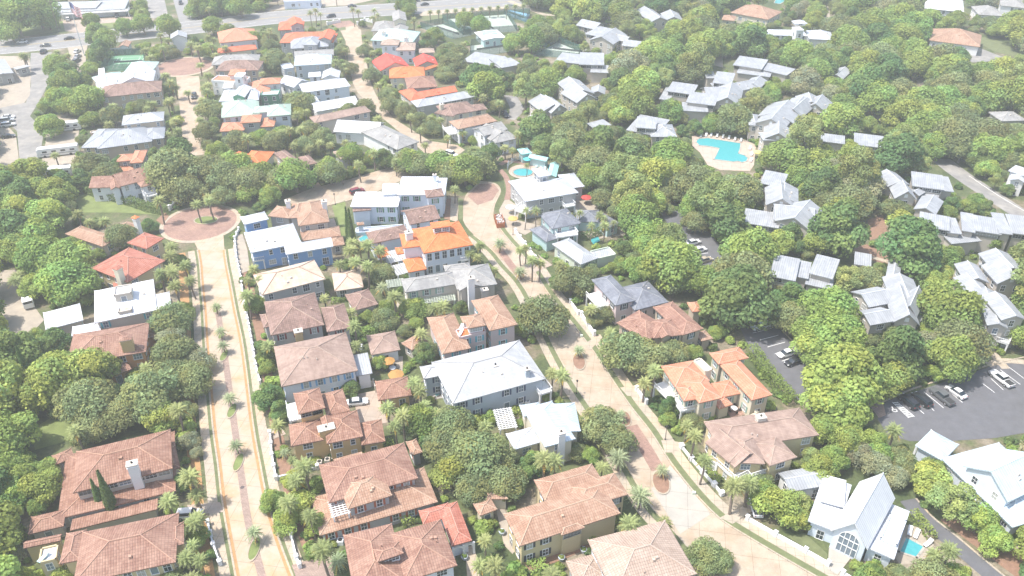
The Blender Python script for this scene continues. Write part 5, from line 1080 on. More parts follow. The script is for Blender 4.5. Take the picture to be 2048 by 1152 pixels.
for i in range(3):
    tree_proto('bright', 'broadleaf_tree', 'bright', 30 + i, flat=.9, nl=26, n=7000, size=.34)
    tree_proto('dark', 'magnolia_tree', 'dark', 40 + i, flat=1.15, nl=22, n=6200, size=.38, cone=.4)
    tree_proto('olive', 'pine_tree', 'olive', 50 + i, flat=1.1, nl=28, n=6000, size=.28, h0=4.0, lr=(.18, .34))
tree_proto('silver', 'oak_tree', 'silver', 60, flat=.75, nl=28, n=6600, size=.28); tree_proto('silver', 'oak_tree', 'silver', 61, flat=.75, nl=28, n=6600, size=.28)
for i in range(3):
    for k, nm in (('mid', 'garden_shrub'), ('bright', 'garden_shrub'), ('dark', 'garden_shrub')):
        rng = np.random.default_rng(70 + i); P, Nn, Tt = lobed(rng, 1.4, .8, 9, 700); P[:, 2] += .45
        PROTO.setdefault('shrub_' + k, []).append((nm, leafmesh('crown', P, Nn, .3, Tt, LM[k], rng), None, 1.4, .9))
# palms
LM['palm'] = leafmat('leaf_palm', (.32, .36, .17), .3); LM['date'] = leafmat('leaf_date', (.30, .35, .22), .25); LM['dry'] = leafmat('leaf_dry', (.30, .21, .11), .2)
def frond(P, F_, T_, o, az, el, ln, droop, wd, rng, tone):
    """one feather frond: a bent midrib with paired leaflets"""
    d = Vector((math.cos(az), math.sin(az), 0)); n = 9; prev = None; side = Vector((-d.y, d.x, 0))
    for i in range(n + 1):
        t = i / n; p = o + d * (ln * t * math.cos(el * (1 - t * .3))) + Vector((0, 0, ln * (math.sin(el) * t - droop * t * t)))
        if prev is not None:
            q = prev
            w_ = wd * math.sin(math.pi * min(1, .12 + t * .9)) + .04
            for sg in (-1, 1):
                k = len(P); e = side * (sg * w_) + d * (ln * .07) - Vector((0, 0, w_ * .28)); P += [q, p, p + e * .98, q + e]
                F_.append((k, k + 1, k + 3) if sg > 0 else (k + 1, k, k + 3)); T_.append((tone[0] * (j_ := rng.uniform(.75, 1.25)), tone[1] * j_, tone[2] * j_))
        prev = p
def palm_proto(key, name, seed, h, nf, ln, wd, droop, mat, th=.19, lo=-.5, hi=1.35, boot=False):
    rng = random.Random(seed); P, F_, T_ = [], [], []; o = Vector((0, 0, h))
    for i in range(nf):
        u = (i + .5) / nf; el = hi - (hi - lo) * (u ** .8); az = i * 2.39996 + rng.uniform(-.2, .2)
        frond(P, F_, T_, o, az, el, ln * rng.uniform(.85, 1.1), droop * rng.uniform(.8, 1.2), wd, rng, (1.5, .95, .55) if u > .88 and rng.random() < .6 else (.7 + .5 * (1 - u),) * 3)
    me = bpy.data.meshes.new('crown'); me.from_pydata([tuple(p) for p in P], [], F_); me.update()
    a = me.color_attributes.new('tint', 'FLOAT_COLOR', 'CORNER'); c = []
    for p, t in zip(me.polygons, T_): c += [t[0], t[1], t[2] * .9, 1] * p.loop_total
    a.data.foreach_set('color', c); me.materials.append(LM[mat])
    m = MB(); bx_, by_ = rng.uniform(-.05, .05) * h, rng.uniform(-.05, .05) * h; m = MB(); m.tube((-bx_, -by_, -.2), (bx_ * .2, by_ * .2, h * .5), th * 1.15, th, 8, cap=False); m.tube((bx_ * .2, by_ * .2, h * .5), (0, 0, h - .1), th, th * (1.5 if boot else 1.05), 8)
    if boot:
        for k in range(10): a_ = k * 2.4; m.tube((0, 0, h - 1.2 + .1 * k), (math.cos(a_) * .4, math.sin(a_) * .4, h - .9 + .1 * k), .06, .03, 4)
    to = m.build('trunk', M_BARK, uv=False); tm = to.data; bpy.data.objects.remove(to)
    PROTO.setdefault(key, []).append((name, me, tm, ln * .95, h))
for i in range(3): palm_proto('palm', 'palm_tree', 80 + i, 5.2 + i * .6, 46, 1.9, .42, .38, 'palm', boot=True)
for i in range(2): palm_proto('date', 'date_palm', 90 + i, 3.4 + i * .8, 44, 3.1, .42, .42, 'date', th=.26, lo=-.35)
palm_proto('silverpalm', 'silver_palm', 95, 2.6, 60, 2.9, .34, .5, 'date', th=.3, lo=-.6); palm_proto('tallpalm', 'palm_tree', 97, 8.5, 40, 2.3, .34, .5, 'palm', th=.16)
def cypress_proto():
    rng = np.random.default_rng(99); n = 3600; z = rng.random(n) ** .9; r = .95 * np.minimum(1, (1 - z) * 1.5 + .03) * (.35 + .65 * np.minimum(1, z * 6 + .4)); a = rng.uniform(0, 2 * math.pi, n)
    P = np.stack([np.cos(a) * r, np.sin(a) * r, .3 + z * 9.2], 1); Nn = np.stack([np.cos(a), np.sin(a), np.full(n, .5)], 1); t = np.ones((n, 3)) * rng.uniform(.7, 1.25, n)[:, None]
    me = leafmesh('crown', P, Nn, .3, t, LM['dark'], rng, 1.8, .4); m = MB(); m.tube((0, 0, -.2), (0, 0, 7), .16, .05, 6); o = m.build('trunk', M_BARK, uv=False); tm = o.data; bpy.data.objects.remove(o)
    PROTO['cypress'] = [('cypress_tree', me, tm, 1.0, 5.0)]
cypress_proto()
# --- placing
TREES = []
GRP = {'oak_tree': 'oak trees of the neighbourhood', 'broadleaf_tree': 'broadleaf trees of the neighbourhood', 'magnolia_tree': 'magnolia trees of the neighbourhood', 'pine_tree': 'pine trees of the neighbourhood', 'garden_shrub': 'garden shrubs', 'palm_tree': 'palm trees of the neighbourhood', 'date_palm': 'date palms in the gardens and islands', 'silver_palm': 'silver palms', 'cypress_tree': 'cypress trees'}
LOOK = {'oak': 'grey green oak', 'mid': 'leafy green tree', 'bright': 'bright yellow green tree', 'dark': 'dark glossy magnolia', 'olive': 'olive green pine', 'silver': 'pale silvery oak', 'palm': 'cabbage palm', 'tallpalm': 'tall thin palm', 'date': 'feathery date palm', 'silverpalm': 'silver fan palm', 'cypress': 'narrow dark cypress', 'shrub_mid': 'round green shrub', 'shrub_bright': 'bright green shrub', 'shrub_dark': 'dark green shrub'}
TRND = random.Random(5)
def plant(key, px, py, rpx, base=False, zs=1.0, h=None):
    """px, py: middle of the crown in the photo (or foot of the trunk when base), rpx: crown radius there"""
    name, cm, tm, Rr, zc = TRND.choice(PROTO[key]); s = 1.0
    for _ in range(3):
        g = G(px, py, 0 if base else zc * s * zs); dist = (g - Vector((0, 0, HC))).dot(FW); rm = rpx * dist / F; s = rm / Rr
    if h: zs = h / (zc * s)
    g = G(px, py, 0 if base else zc * s * zs)
    TREES.append([key, name, cm, tm, g.x, g.y, s, zs, px, py, rpx]); return g, rm
def done_trees():
    global TREES
    if 1: TREES = [t for t in TREES if not (abs(PX((t[4], t[5], 0))[0] - 1458) < 46 and abs(PX((t[4], t[5], 0))[1] - 305) < 34 and t[9] < 300)]
    PRO = {}
    # the largest 300 of a kind stand alone, the rest are one wood
    cnt = {}; order = sorted(range(len(TREES)), key=lambda i: -TREES[i][10]); far = set()
    for i in order:
        cnt[TREES[i][1]] = cnt.get(TREES[i][1], 0) + 1
        if cnt[TREES[i][1]] > 300: far.add(i)
    for i in sorted(far, reverse=True):
        if 'palm' in TREES[i][1]: TREES.pop(i); far = {j - 1 if j > i else j for j in far if j != i}
    labels = {}
    for i, t in enumerate(TREES):
        if i in far: continue
        key, x, y, r = t[0], t[8], t[9], t[10]
        sz = 'small ' if t[6] < .62 and 'shrub' not in key else ('very broad ' if t[6] > 1.25 and 'palm' not in key else '')
        bx = sorted(LAND, key=lambda l: (l[0] - x) ** 2 + ((l[1] - y) * 1.5) ** 2)[0]; dx, dy = x - bx[0], (y - bx[1]) * 1.5
        rel = ('right of' if dx > 0 else 'left of') if abs(dx) > abs(dy) else ('in front of' if dy > 0 else 'behind')
        labels.setdefault(f'{sz}{LOOK[key]} {rel} {bx[2]}', []).append(i)
    LAB = {}
    OR = ['first', 'second', 'third', 'fourth', 'fifth', 'sixth', 'seventh', 'eighth', 'ninth', 'tenth', 'eleventh', 'twelfth', 'thirteenth', 'fourteenth', 'fifteenth', 'sixteenth', 'seventeenth', 'eighteenth', 'nineteenth', 'twentieth']
    for l, idx in labels.items():
        idx.sort(key=lambda i: TREES[i][8])
        for k, i in enumerate(idx):
            if len(idx) == 1: LAB[i] = l
            elif len(idx) == 2: LAB[i] = ('left hand ' if k == 0 else 'right hand ') + l
            else: LAB[i] = f'{l}, {OR[k] if k < 20 else str(k + 1)} from left'
    for i, (key, name, cm, tm, gx, gy, s, zs, px, py, r) in enumerate(TREES):
        if i in far: continue
        o = empty(name, (gx, gy, 0), TRND.uniform(0, 6.28)); o.scale = (s * TRND.uniform(.94, 1.06), s * TRND.uniform(.94, 1.06), s * zs)
        tag(o, ' '.join(LAB[i].split()[:16]), 'shrub' if 'shrub' in key else ('palm' if 'palm' in name else 'tree'), GRP[name])
        c = bpy.data.objects.new('crown', cm); COL.objects.link(c); c.parent = o
        if tm: t = bpy.data.objects.new('trunk', tm); COL.objects.link(t); t.parent = o
    for nm_, lab_, test, mt_ in (('woodland_foliage', 'small far tree crowns between the larger trees of the woods', False, 'mid'), ('shrubbery', 'low loose shrubs between the houses and under the trees', True, 'mid')):
        sel = [i for i in far if ('shrub' in TREES[i][1]) == test]; co, ti = [], []
        if not sel: continue
        for i in sel:
            key, name, cm, tm, gx, gy, s, zs = TREES[i][:8]; n = len(cm.vertices); a = np.empty(n * 3, np.float32); cm.vertices.foreach_get('co', a); a = a.reshape(-1, 3).copy(); th = TRND.uniform(0, 6.28)
            x = a[:, 0] * math.cos(th) - a[:, 1] * math.sin(th); y = a[:, 0] * math.sin(th) + a[:, 1] * math.cos(th); b = np.stack([x * s + gx, y * s + gy, a[:, 2] * s * zs], 1)
            c = np.empty(n * 4, np.float32); cm.color_attributes['tint'].data.foreach_get('color', c); co.append(b); ti.append(c * TRND.uniform(.85, 1.15))
        co = np.ascontiguousarray(np.concatenate(co), np.float32); ti = np.ascontiguousarray(np.concatenate(ti), np.float32); n = len(co) // 4; me = bpy.data.meshes.new('woodland'); me.vertices.add(n * 4); me.vertices.foreach_set('co', co.reshape(-1)); me.loops.add(n * 4); me.loops.foreach_set('vertex_index', np.arange(n * 4, dtype=np.int32))
        me.polygons.add(n); me.polygons.foreach_set('loop_start', np.arange(0, n * 4, 4, dtype=np.int32)); me.polygons.foreach_set('loop_total', np.full(n, 4, dtype=np.int32)); me.update(calc_edges=True)
        a = me.color_attributes.new('tint', 'FLOAT_COLOR', 'CORNER'); a.data.foreach_set('color', ti); me.materials.append(LM[mt_]); o = bpy.data.objects.new(nm_, me); COL.objects.link(o)
        tag(o, lab_, 'woodland' if not test else 'shrubs', kind='stuff')
    print('TREES', len(TREES), cnt, 'far', len(far))
def pip(x, y, poly):
    c = False; j = len(poly) - 1
    for i in range(len(poly)):
        xi, yi = poly[i]; xj, yj = poly[j]
        if (yi > y) != (yj > y) and x < (xj - xi) * (y - yi) / (yj - yi + 1e-9) + xi: c = not c
        j = i
    return c
def pdist(x, y, poly):
    b = 1e9
    for i in range(len(poly)):
        x1, y1 = poly[i - 1]; x2, y2 = poly[i]; dx, dy = x2 - x1, y2 - y1; t = max(0, min(1, ((x - x1) * dx + (y - y1) * dy) / (dx * dx + dy * dy + 1e-9)))
        b = min(b, math.hypot(x - x1 - t * dx, y - y1 - t * dy))
    return b
def blocked(x, y, r, tol=.75):
    for (a, b, c, d, poly, w_) in CLEAR:
        q = r * tol * w_
        if x < a - q or x > c + q or y < b - q or y > d + q: continue
        if pip(x, y, poly) or pdist(x, y, poly) < q: return True
    return False
# --- trees that were surveyed one by one (crown middle, crown radius in the photo)
def many(key, s, **k):
    for e in s.split():
        v = [float(q) for q in e.split(',')]
        if v[2] > 2: plant(key, v[0], v[1], v[2] * (1.13 if key in ('oak', 'mid', 'bright') else 1), **k)
many('oak', '347,345,58 430,345,42 470,365,36 240,470,32 345,640,44 350,705,46 300,790,62 385,760,42 250,820,45 1088,632,52 1143,562,40 1250,700,52 1300,715,46 1200,850,46 1235,880,38 1345,705,34')
many('oak', '905,850,46 955,905,62 890,900,46 1010,960,44 950,975,42 1000,920,40 850,700,24 770,640,28 180,330,34 215,345,28 1410,1110,38 1440,1120,30')
many('oak', '542,125,24 540,92,19 600,205,30 420,220,28 410,262,26 685,100,17 700,138,18 728,100,15 742,150,20 780,210,22 812,222,22 840,240,20 730,215,22 695,222,21 670,235,18 850,330,32 900,342,34 960,325,34 810,322,28 660,345,32 450,352,42 500,362,38 560,362,32 550,282,28 475,282,28 620,262,26')
many('mid', '335,52,26 285,48,22 425,50,20 455,62,18 250,52,20 215,78,26 190,62,20 850,55,1 505,75,16 870,70,18 930,40,20 960,50,22 1075,50,22 1028,86,22 810,8,20 820,20,16 30,30,44 75,20,38 20,60,26 95,38,22 600,8,1 400,10,24 440,6,26 480,12,24 385,20,16 180,40,18')
many('bright', '120,755,62 185,740,55 75,790,45 120,200,30 100,250,28 60,345,36 110,385,34 40,420,40 70,470,38 25,500,36 600,1010,34 575,1040,30 640,1050,26 590,960,24 1560,1010,46 1530,990,34 1600,1040,28 1960,1040,40 1990,1080,34 1640,940,34 1700,880,36 1650,860,34')
many('mid', '110,130,26 130,165,30 175,200,34 510,610,24 540,390,22 40,940,34 20,1000,34 95,940,26 75,1010,20 545,1000,26 590,350,40 470,330,36 520,350,34 660,340,30 820,320,28 880,330,34 930,340,36 700,310,26 860,480,1')
many('dark', '365,965,26 110,680,34 80,700,30 535,790,34 240,330,24 1060,930,30 1030,975,26 1110,565,20 850,705,26 190,70,24 200,100,26 350,935,18')
many('silver', '380,880,24 395,905,16 345,680,36 400,720,34 20,1110,26 1750,930,38 1790,950,34 1720,910,34')
many('silverpalm', '675,1120,24')
many('cypress', '50,735,9', zs=1.3); many('cypress', '194,990,8 212,985,11', zs=1.25); many('cypress', '695,450,6 702,460,7', zs=1.5)
many('date', '432,612,14 441,662,14 446,690,15 459,795,17 472,890,18 508,1065,22 1000,486,16 1040,543,17 1158,700,15 1242,828,14 1325,940,17')
many('date', '1237,915,28 1280,990,30 570,905,14 765,575,18 640,900,1')
many('palm', '393,408,14 418,402,14 345,545,16 370,530,17 350,570,18 380,560,15 395,1035,20 372,1115,22 400,1120,20 385,1090,18 620,1030,20 555,850,18 610,935,14 585,920,12 775,815,20 805,830,20 790,850,18 840,780,18 850,810,16 1125,750,20 1105,745,16 1330,1045,18 1470,970,26 1500,965,22 1390,870,20 1375,850,16 1390,1000,1 1310,740,20 1290,765,18 970,1080,18 990,1130,24 960,1130,20 1790,860,20 1900,1100,24 1870,1110,20 700,500,18 735,490,18 760,500,16 660,500,1 735,530,16 520,560,14 495,560,12 1320,1045,1 1200,430,12 1210,450,13 1180,470,1')
many('tallpalm', '1140,430,10 1160,425,11 1183,450,11 1208,435,10 1228,445,9 1052,420,12 1072,420,13 1054,330,9 540,60,9 620,25,9 630,20,9 640,28,8 705,18,9 716,22,9 748,20,8 745,35,8 755,30,8')
for i, x in enumerate(range(860, 1060, 17)): many('palm', f'{x},{24 - (x - 860) * .07},7')
many('palm', zs=.72, s='290,100,12 300,115,12 320,70,10 335,80,11 380,88,12 395,95,12 415,150,12 400,130,11 330,150,12 320,170,12 350,175,12 375,185,11 415,170,12 405,200,12 340,250,14 335,270,14 350,240,12 340,200,13 450,95,10 430,110,10 670,70,9 680,80,9 690,100,9 730,90,9 735,120,11 745,105,10 690,140,10 640,285,12 620,295,12 660,290,12 840,260,11 850,290,11 880,240,12 925,265,11 895,275,10 1010,295,12 1025,300,11 485,230,1 400,240,12 420,255,12 45,110,12 50,115,11 110,310,12 30,560,18 35,550,16 780,270,11 790,280,11')
many('palm', '1040,500,12 1052,495,11 1065,520,15 1080,525,14 960,490,13 940,505,13 955,515,12 975,535,12 988,540,11')
# --- hedges
def hedge(pts, wd, hh, key, label):
    P = [G(*p) for p in pts]; L = sum((P[i + 1] - P[i]).length for i in range(len(P) - 1)); rng = np.random.default_rng(int(L * 10)); out = []; nr = []
    n = int(L * (wd + 2 * hh) * 16)
    for i in range(len(P) - 1):
        d = P[i + 1] - P[i]; k = int(n * d.length / L); u = d.normalized(); r = Vector((u.y, -u.x, 0)); t = rng.random(k) * d.length; q = rng.random(k) * (wd + 2 * hh)
        for a_, b_ in zip(t, q):
            if b_ < hh: o_, z_, nv = -wd / 2, b_, -r
            elif b_ < hh + wd: o_, z_, nv = b_ - hh - wd / 2, hh, Vector((0, 0, 1))
            else: o_, z_, nv = wd / 2, b_ - hh - wd, r
            p = P[i] + u * float(a_) + r * (o_ + rng.normal() * .1); out.append((p.x, p.y, z_ + rng.normal() * .1)); nr.append(tuple(nv))
    me = leafmesh('hedge', np.array(out), np.array(nr), .28, np.ones((len(out), 3)) * rng.uniform(.75, 1.25, len(out))[:, None], LM[key], rng)
    o = bpy.data.objects.new('hedge', me); COL.objects.link(o); c = P[0]; me.transform(Matrix.Translation(-c)); o.location = c; tag(o, label, 'hedge')
hedge([(155, 378), (205, 395), (250, 405), (300, 422), (335, 428)], 2.2, 2.4, 'dark', 'long clipped dark hedge below the ornate white gabled house')
hedge([(1500, 705), (1540, 762), (1585, 812)], 2.4, 2.6, 'mid', 'tall hedge between the long orange house and the parking lot')
hedge([(698, 680), (740, 668), (775, 660)], 2.4, 1.8, 'mid', 'clipped hedge above the square pink garage')
hedge([(700, 640), (722, 645), (735, 640)], 1.2, 1.0, 'bright', 'low curved box hedge beside the square brown garage')
hedge([(662, 605), (700, 600)], 1.4, 1.0, 'mid', 'low box hedge between the two garages')
hedge([(1392, 915), (1415, 940), (1440, 968)], 1.6, 1.0, 'bright', 'bright low hedge beside the tan double porch villa')
hedge([(614, 1115), (640, 1108), (662, 1100)], 2.0, 1.4, 'mid', 'clipped hedge in front of the two tier terracotta villa')
hedge([(1058, 1145), (1095, 1135)], 2.4, 1.6, 'bright', 'rounded bright hedge in front of the yellow walled villa')
hedge([(1178, 1098), (1195, 1092)], 2.4, 1.6, 'bright', 'short bright hedge right of the planters by the yellow walled villa')
hedge([(1022, 830), (1048, 826)], 1.8, 1.4, 'bright', 'short bright hedge beside the lattice pergola')
hedge([(1165, 480), (1220, 462), (1240, 455)], 1.6, 2.0, 'dark', 'dark hedge below the slate villa palm courtyard')
hedge([(1822, 1030), (1850, 1062), (1862, 1080)], 1.6, 1.6, 'mid', 'hedge behind the white poolside loungers')
hedge([(800, 1050), (826, 1040)], 2.0, 1.6, 'bright', 'bright hedge between the two tier villa and the loggia house')
hedge([(723, 912), (745, 905)], 2.0, 1.5, 'bright', 'rounded hedge beside the ochre stepped villa wall')
hedge([(765, 897), (788, 893)], 2.0, 1.5, 'bright', 'yellow green round hedge right of the ochre stepped villa')
# --- wild trees fill the rest
WR = random.Random(11)
def region(x, y):
    if y < 60 and x < 1100: return 'far'
    if x > 1040 + max(0, (y - 420)) * .75 and not (y > 830 and x < 1500): return 'wood'
    if x < 60 + max(0, 700 - abs(y - 600)) * .12: return 'left'
    return 'town'
placed = [(G(t[8], t[9], 4).x, G(t[8], t[9], 4).y, t[10] * (G(t[8], t[9], 4) - Vector((0, 0, HC))).dot(FW) / F) for t in TREES]
GRID = {}
def near(x, y, r, f):
    cx, cy = int(x // 12), int(y // 12)
    for i in (-1, 0, 1):
        for j in (-1, 0, 1):
            for (a, b, q) in GRID.get((cx + i, cy + j), ()):
                if math.hypot(a - x, b - y) < (r + q) * f: return True
    return False
def addg(x, y, r): GRID.setdefault((int(x // 12), int(y // 12)), []).append((x, y, r))
for p_ in placed: addg(*p_)
def fill(rmin, rmax, tries, f, regs, kinds, tol, zc=4.0, ymin=-12):
    n = 0
    for _ in range(tries):
        y = WR.uniform(0, 1) ** 1.0 * 1190 - 25; x = WR.uniform(-60, 2110)
        if y < ymin: continue
        rg = region(x, y)
        if rg not in regs: continue
        g = G(x, y, zc); dist = (g - Vector((0, 0, HC))).dot(FW); rm = WR.uniform(rmin, rmax) * (1.15 if rg == 'wood' else 1.0); rp = rm * F / dist
        if near(g.x, g.y, rm, f) or blocked(x, y, rp, tol): continue
        key = WR.choices([k for k, _ in kinds[rg]], [w_ for _, w_ in kinds[rg]])[0]
        if key in ('palm', 'date'): rp = WR.uniform(1.7, 2.4) * F / dist; rm = 2.2
        bx_ = PX((g.x, g.y, 0))
        if any(pip(bx_[0], bx_[1], q_) for q_ in CLEARG): continue
        plant(key, x, y, rp, zs=WR.uniform(.8, 1.1)); addg(g.x, g.y, rm); n += 1
    print('filled', n)
K = {'wood': [('mid', 4), ('oak', 3), ('bright', 2.2), ('dark', 1.6), ('olive', 1.8), ('silver', .6)], 'left': [('mid', 3), ('bright', 4), ('oak', 2), ('dark', 1)], 'town': [('oak', 4), ('mid', 2), ('bright', 1), ('dark', 2), ('palm', 1.6)], 'far': [('mid', 3), ('oak', 3), ('bright', 1), ('palm', 2)]}
K2 = {'wood': [('mid', 4), ('oak', 3), ('bright', 2), ('dark', 2), ('olive', 1)], 'left': [('mid', 3), ('bright', 3), ('oak', 2)], 'town': [('palm', 3.4), ('mid', 2), ('dark', 2), ('oak', 2), ('shrub_bright', 1), ('shrub_mid', 1)], 'far': [('mid', 3), ('palm', 2)]}
K3 = {k: [('shrub_mid', 3), ('shrub_dark', 2), ('shrub_bright', 1.4)] + ([('palm', 1.2)] if k == 'town' else []) for k in K}
fill(6.4, 8.6, 9000, .56, ('wood', 'left', 'town', 'far'), K, .70)
fill(3.8, 5.6, 12000, .54, ('wood', 'left', 'town', 'far'), K, .72)
fill(2.0, 3.0, 12000, .60, ('wood', 'left', 'town', 'far'), K2, .7, 2.5)
fill(.9, 1.6, 9000, .62, ('left', 'town', 'far', 'wood'), K3, .6, 1.0)
done_trees()
# ------------------------------------------------------------------ vehicles
def paint(name, col, rough=.3, metal=0.0):
    m = plain(name, col, rough, .03, metal=metal); m.node_tree.nodes['Principled BSDF'].inputs['Coat Weight'].default_value = .5; return m
PAINT = {'white': (.78, .78, .78), 'black': (.02, .02, .025), 'grey': (.12, .125, .13), 'silver': (.42, .43, .45), 'red': (.20, .02, .03), 'tan': (.42, .36, .27), 'blue': (.05, .09, .2)}
M_TYRE = plain('tyre', (.025, .025, .025), .9); M_RIM = plain('rim', (.45, .45, .47), .35, .05, metal=.6); M_LAMP = glassmat('headlight', (.75, .76, .78), .1); M_TAIL = glassmat('taillight', (.4, .02, .02), .2); M_CARGLASS = glassmat('car_glass', (.02, .03, .04), .06)
def loft(m, secs, mat=0):
    """secs: (x, z0, z1, half width low, half width high)"""
    rings = []
    for x, z0, z1, w0, w1 in secs:
        i = len(m.v); zm = z0 + (z1 - z0) * .55; m.v += [(x, -w0 * .93, z0), (x, w0 * .93, z0), (x, w0, zm), (x, w1, z1 - .03), (x, w1 * .8, z1), (x, -w1 * .8, z1), (x, -w1, z1 - .03), (x, -w0, zm)]; rings.append(i)
    for a, b in zip(rings, rings[1:]):
        for k in range(8): j = (k + 1) % 8; m.f.append((a + k, a + j, b + j, b + k)); m.m.append(mat)
    for r, fl in ((rings[0], 1), (rings[-1], 0)):
        q = tuple(r + k for k in range(8)); m.f.append(q if not fl else q[::-1]); m.m.append(mat)
CARP = {}
def car_proto(kind, col):
    if (kind, col) in CARP: return CARP[(kind, col)]
    r = empty({'sedan': 'parked_car', 'suv': 'parked_car', 'pickup': 'pickup_truck'}[kind], (0, 0, 0)); pm = paint('paint_' + col, PAINT[col]); ln = {'sedan': 2.35, 'suv': 2.4, 'pickup': 2.95}[kind]; w = .92 if kind == 'sedan' else .98
    m = MB()
    if kind == 'sedan':
        loft(m, [(-ln, .42, .72, .74, .7), (-ln + .12, .3, .88, .88, .8), (-1.5, .24, .98, w, .84), (-.2, .22, .96, w, .86), (1.0, .22, .92, w, .84), (ln - .35, .26, .8, .9, .78), (ln, .36, .62, .72, .66)]); g = [(-1.75, .95, .97, .78, .76), (-1.0, .9, 1.38, .84, .62), (0, .9, 1.45, .85, .63), (.55, .88, 1.34, .84, .62), (1.2, .86, .92, .8, .76)]; rf = [(-1.0, 1.37, 1.41, .6, .58), (0, 1.43, 1.48, .62, .6), (.5, 1.34, 1.38, .6, .58)]
    elif kind == 'suv':
        loft(m, [(-ln, .45, .95, .8, .78), (-ln + .1, .32, 1.08, .94, .86), (-1.4, .3, 1.12, w, .9), (.2, .3, 1.08, w, .9), (1.1, .3, 1.05, w, .88), (ln - .3, .32, .96, .94, .84), (ln, .42, .78, .8, .74)]); g = [(-ln + .15, 1.02, 1.15, .85, .82), (-ln + .4, 1.0, 1.66, .88, .7), (0, 1.0, 1.74, .9, .7), (.6, 1.0, 1.68, .88, .68), (1.25, .98, 1.06, .84, .8)]; rf = [(-ln + .38, 1.66, 1.71, .7, .66), (0, 1.72, 1.78, .71, .68), (.55, 1.67, 1.72, .68, .64)]
    else:
        loft(m, [(-ln, .5, 1.05, .9, .86), (-ln + .08, .42, 1.12, .96, .9), (-1.0, .4, 1.14, w, .92), (-.98, .4, 1.14, w, .92), (1.2, .4, 1.14, w, .92), (ln - .3, .42, 1.06, .96, .9), (ln, .5, .9, .86, .82)]); g = [(-1.0, 1.08, 1.2, .88, .86), (-.85, 1.05, 1.8, .9, .74), (.2, 1.05, 1.86, .92, .74), (.75, 1.05, 1.8, .9, .72), (1.35, 1.04, 1.12, .88, .84)]; rf = [(-.85, 1.8, 1.85, .73, .7), (.2, 1.85, 1.9, .74, .71), (.7, 1.8, 1.85, .71, .68)]
    loft(m, rf); body = m.build('body', pm, r, uv=False); m = MB(); loft(m, g); m.build('window_glass', M_CARGLASS, r, uv=False)
    if kind == 'pickup': m = MB(); m.box((-2.0, 0, 1.145), (1.7, 1.5, .03)); m.build('truck_bed', plain('bed_liner', (.04, .04, .04)), r, uv=False)
    wr = .34 if kind == 'sedan' else .39
    for sx in (-ln * .62, ln * .62):
        for sy in (-1, 1):
            m = MB(); m.tube((sx, sy * (w - .2), wr), (sx, sy * (w + .01), wr), wr, n=14); t = m.build('wheel', M_TYRE, r, uv=False); m = MB(); m.tube((sx, sy * (w + .01), wr), (sx, sy * (w + .03), wr), wr * .6, n=10); m.build('rim', M_RIM, t, uv=False)
    for sy in (-1, 1):
        m = MB(); m.box((ln - .1, sy * .6, .66 if kind == 'sedan' else .82), (.22, .3, .14)); m.build('headlight', M_LAMP, r, uv=False)
        m = MB(); m.box((-ln + .06, sy * .66, .76 if kind == 'sedan' else .95), (.16, .22, .16)); m.build('taillight', M_TAIL, r, uv=False)
    kids_of(r); CARP[(kind, col)] = r; r['used'] = 0; return r
def car(kind, col, x, y, x2, y2, label, group=None):
    """middle of the car at x, y; its nose points towards x2, y2"""
    pr = car_proto(kind, col); o = pr if pr['used'] == 0 else copy_tree(pr); pr['used'] = 1; g = G(x, y, .7); h = G(x2, y2, .7) - g
    o.location = (g.x, g.y, z0 + .02); o.rotation_euler = (0, 0, math.atan2(h.y, h.x)); tag(o, label, 'pickup truck' if kind == 'pickup' else 'car', group or 'cars of the neighbourhood'); return o
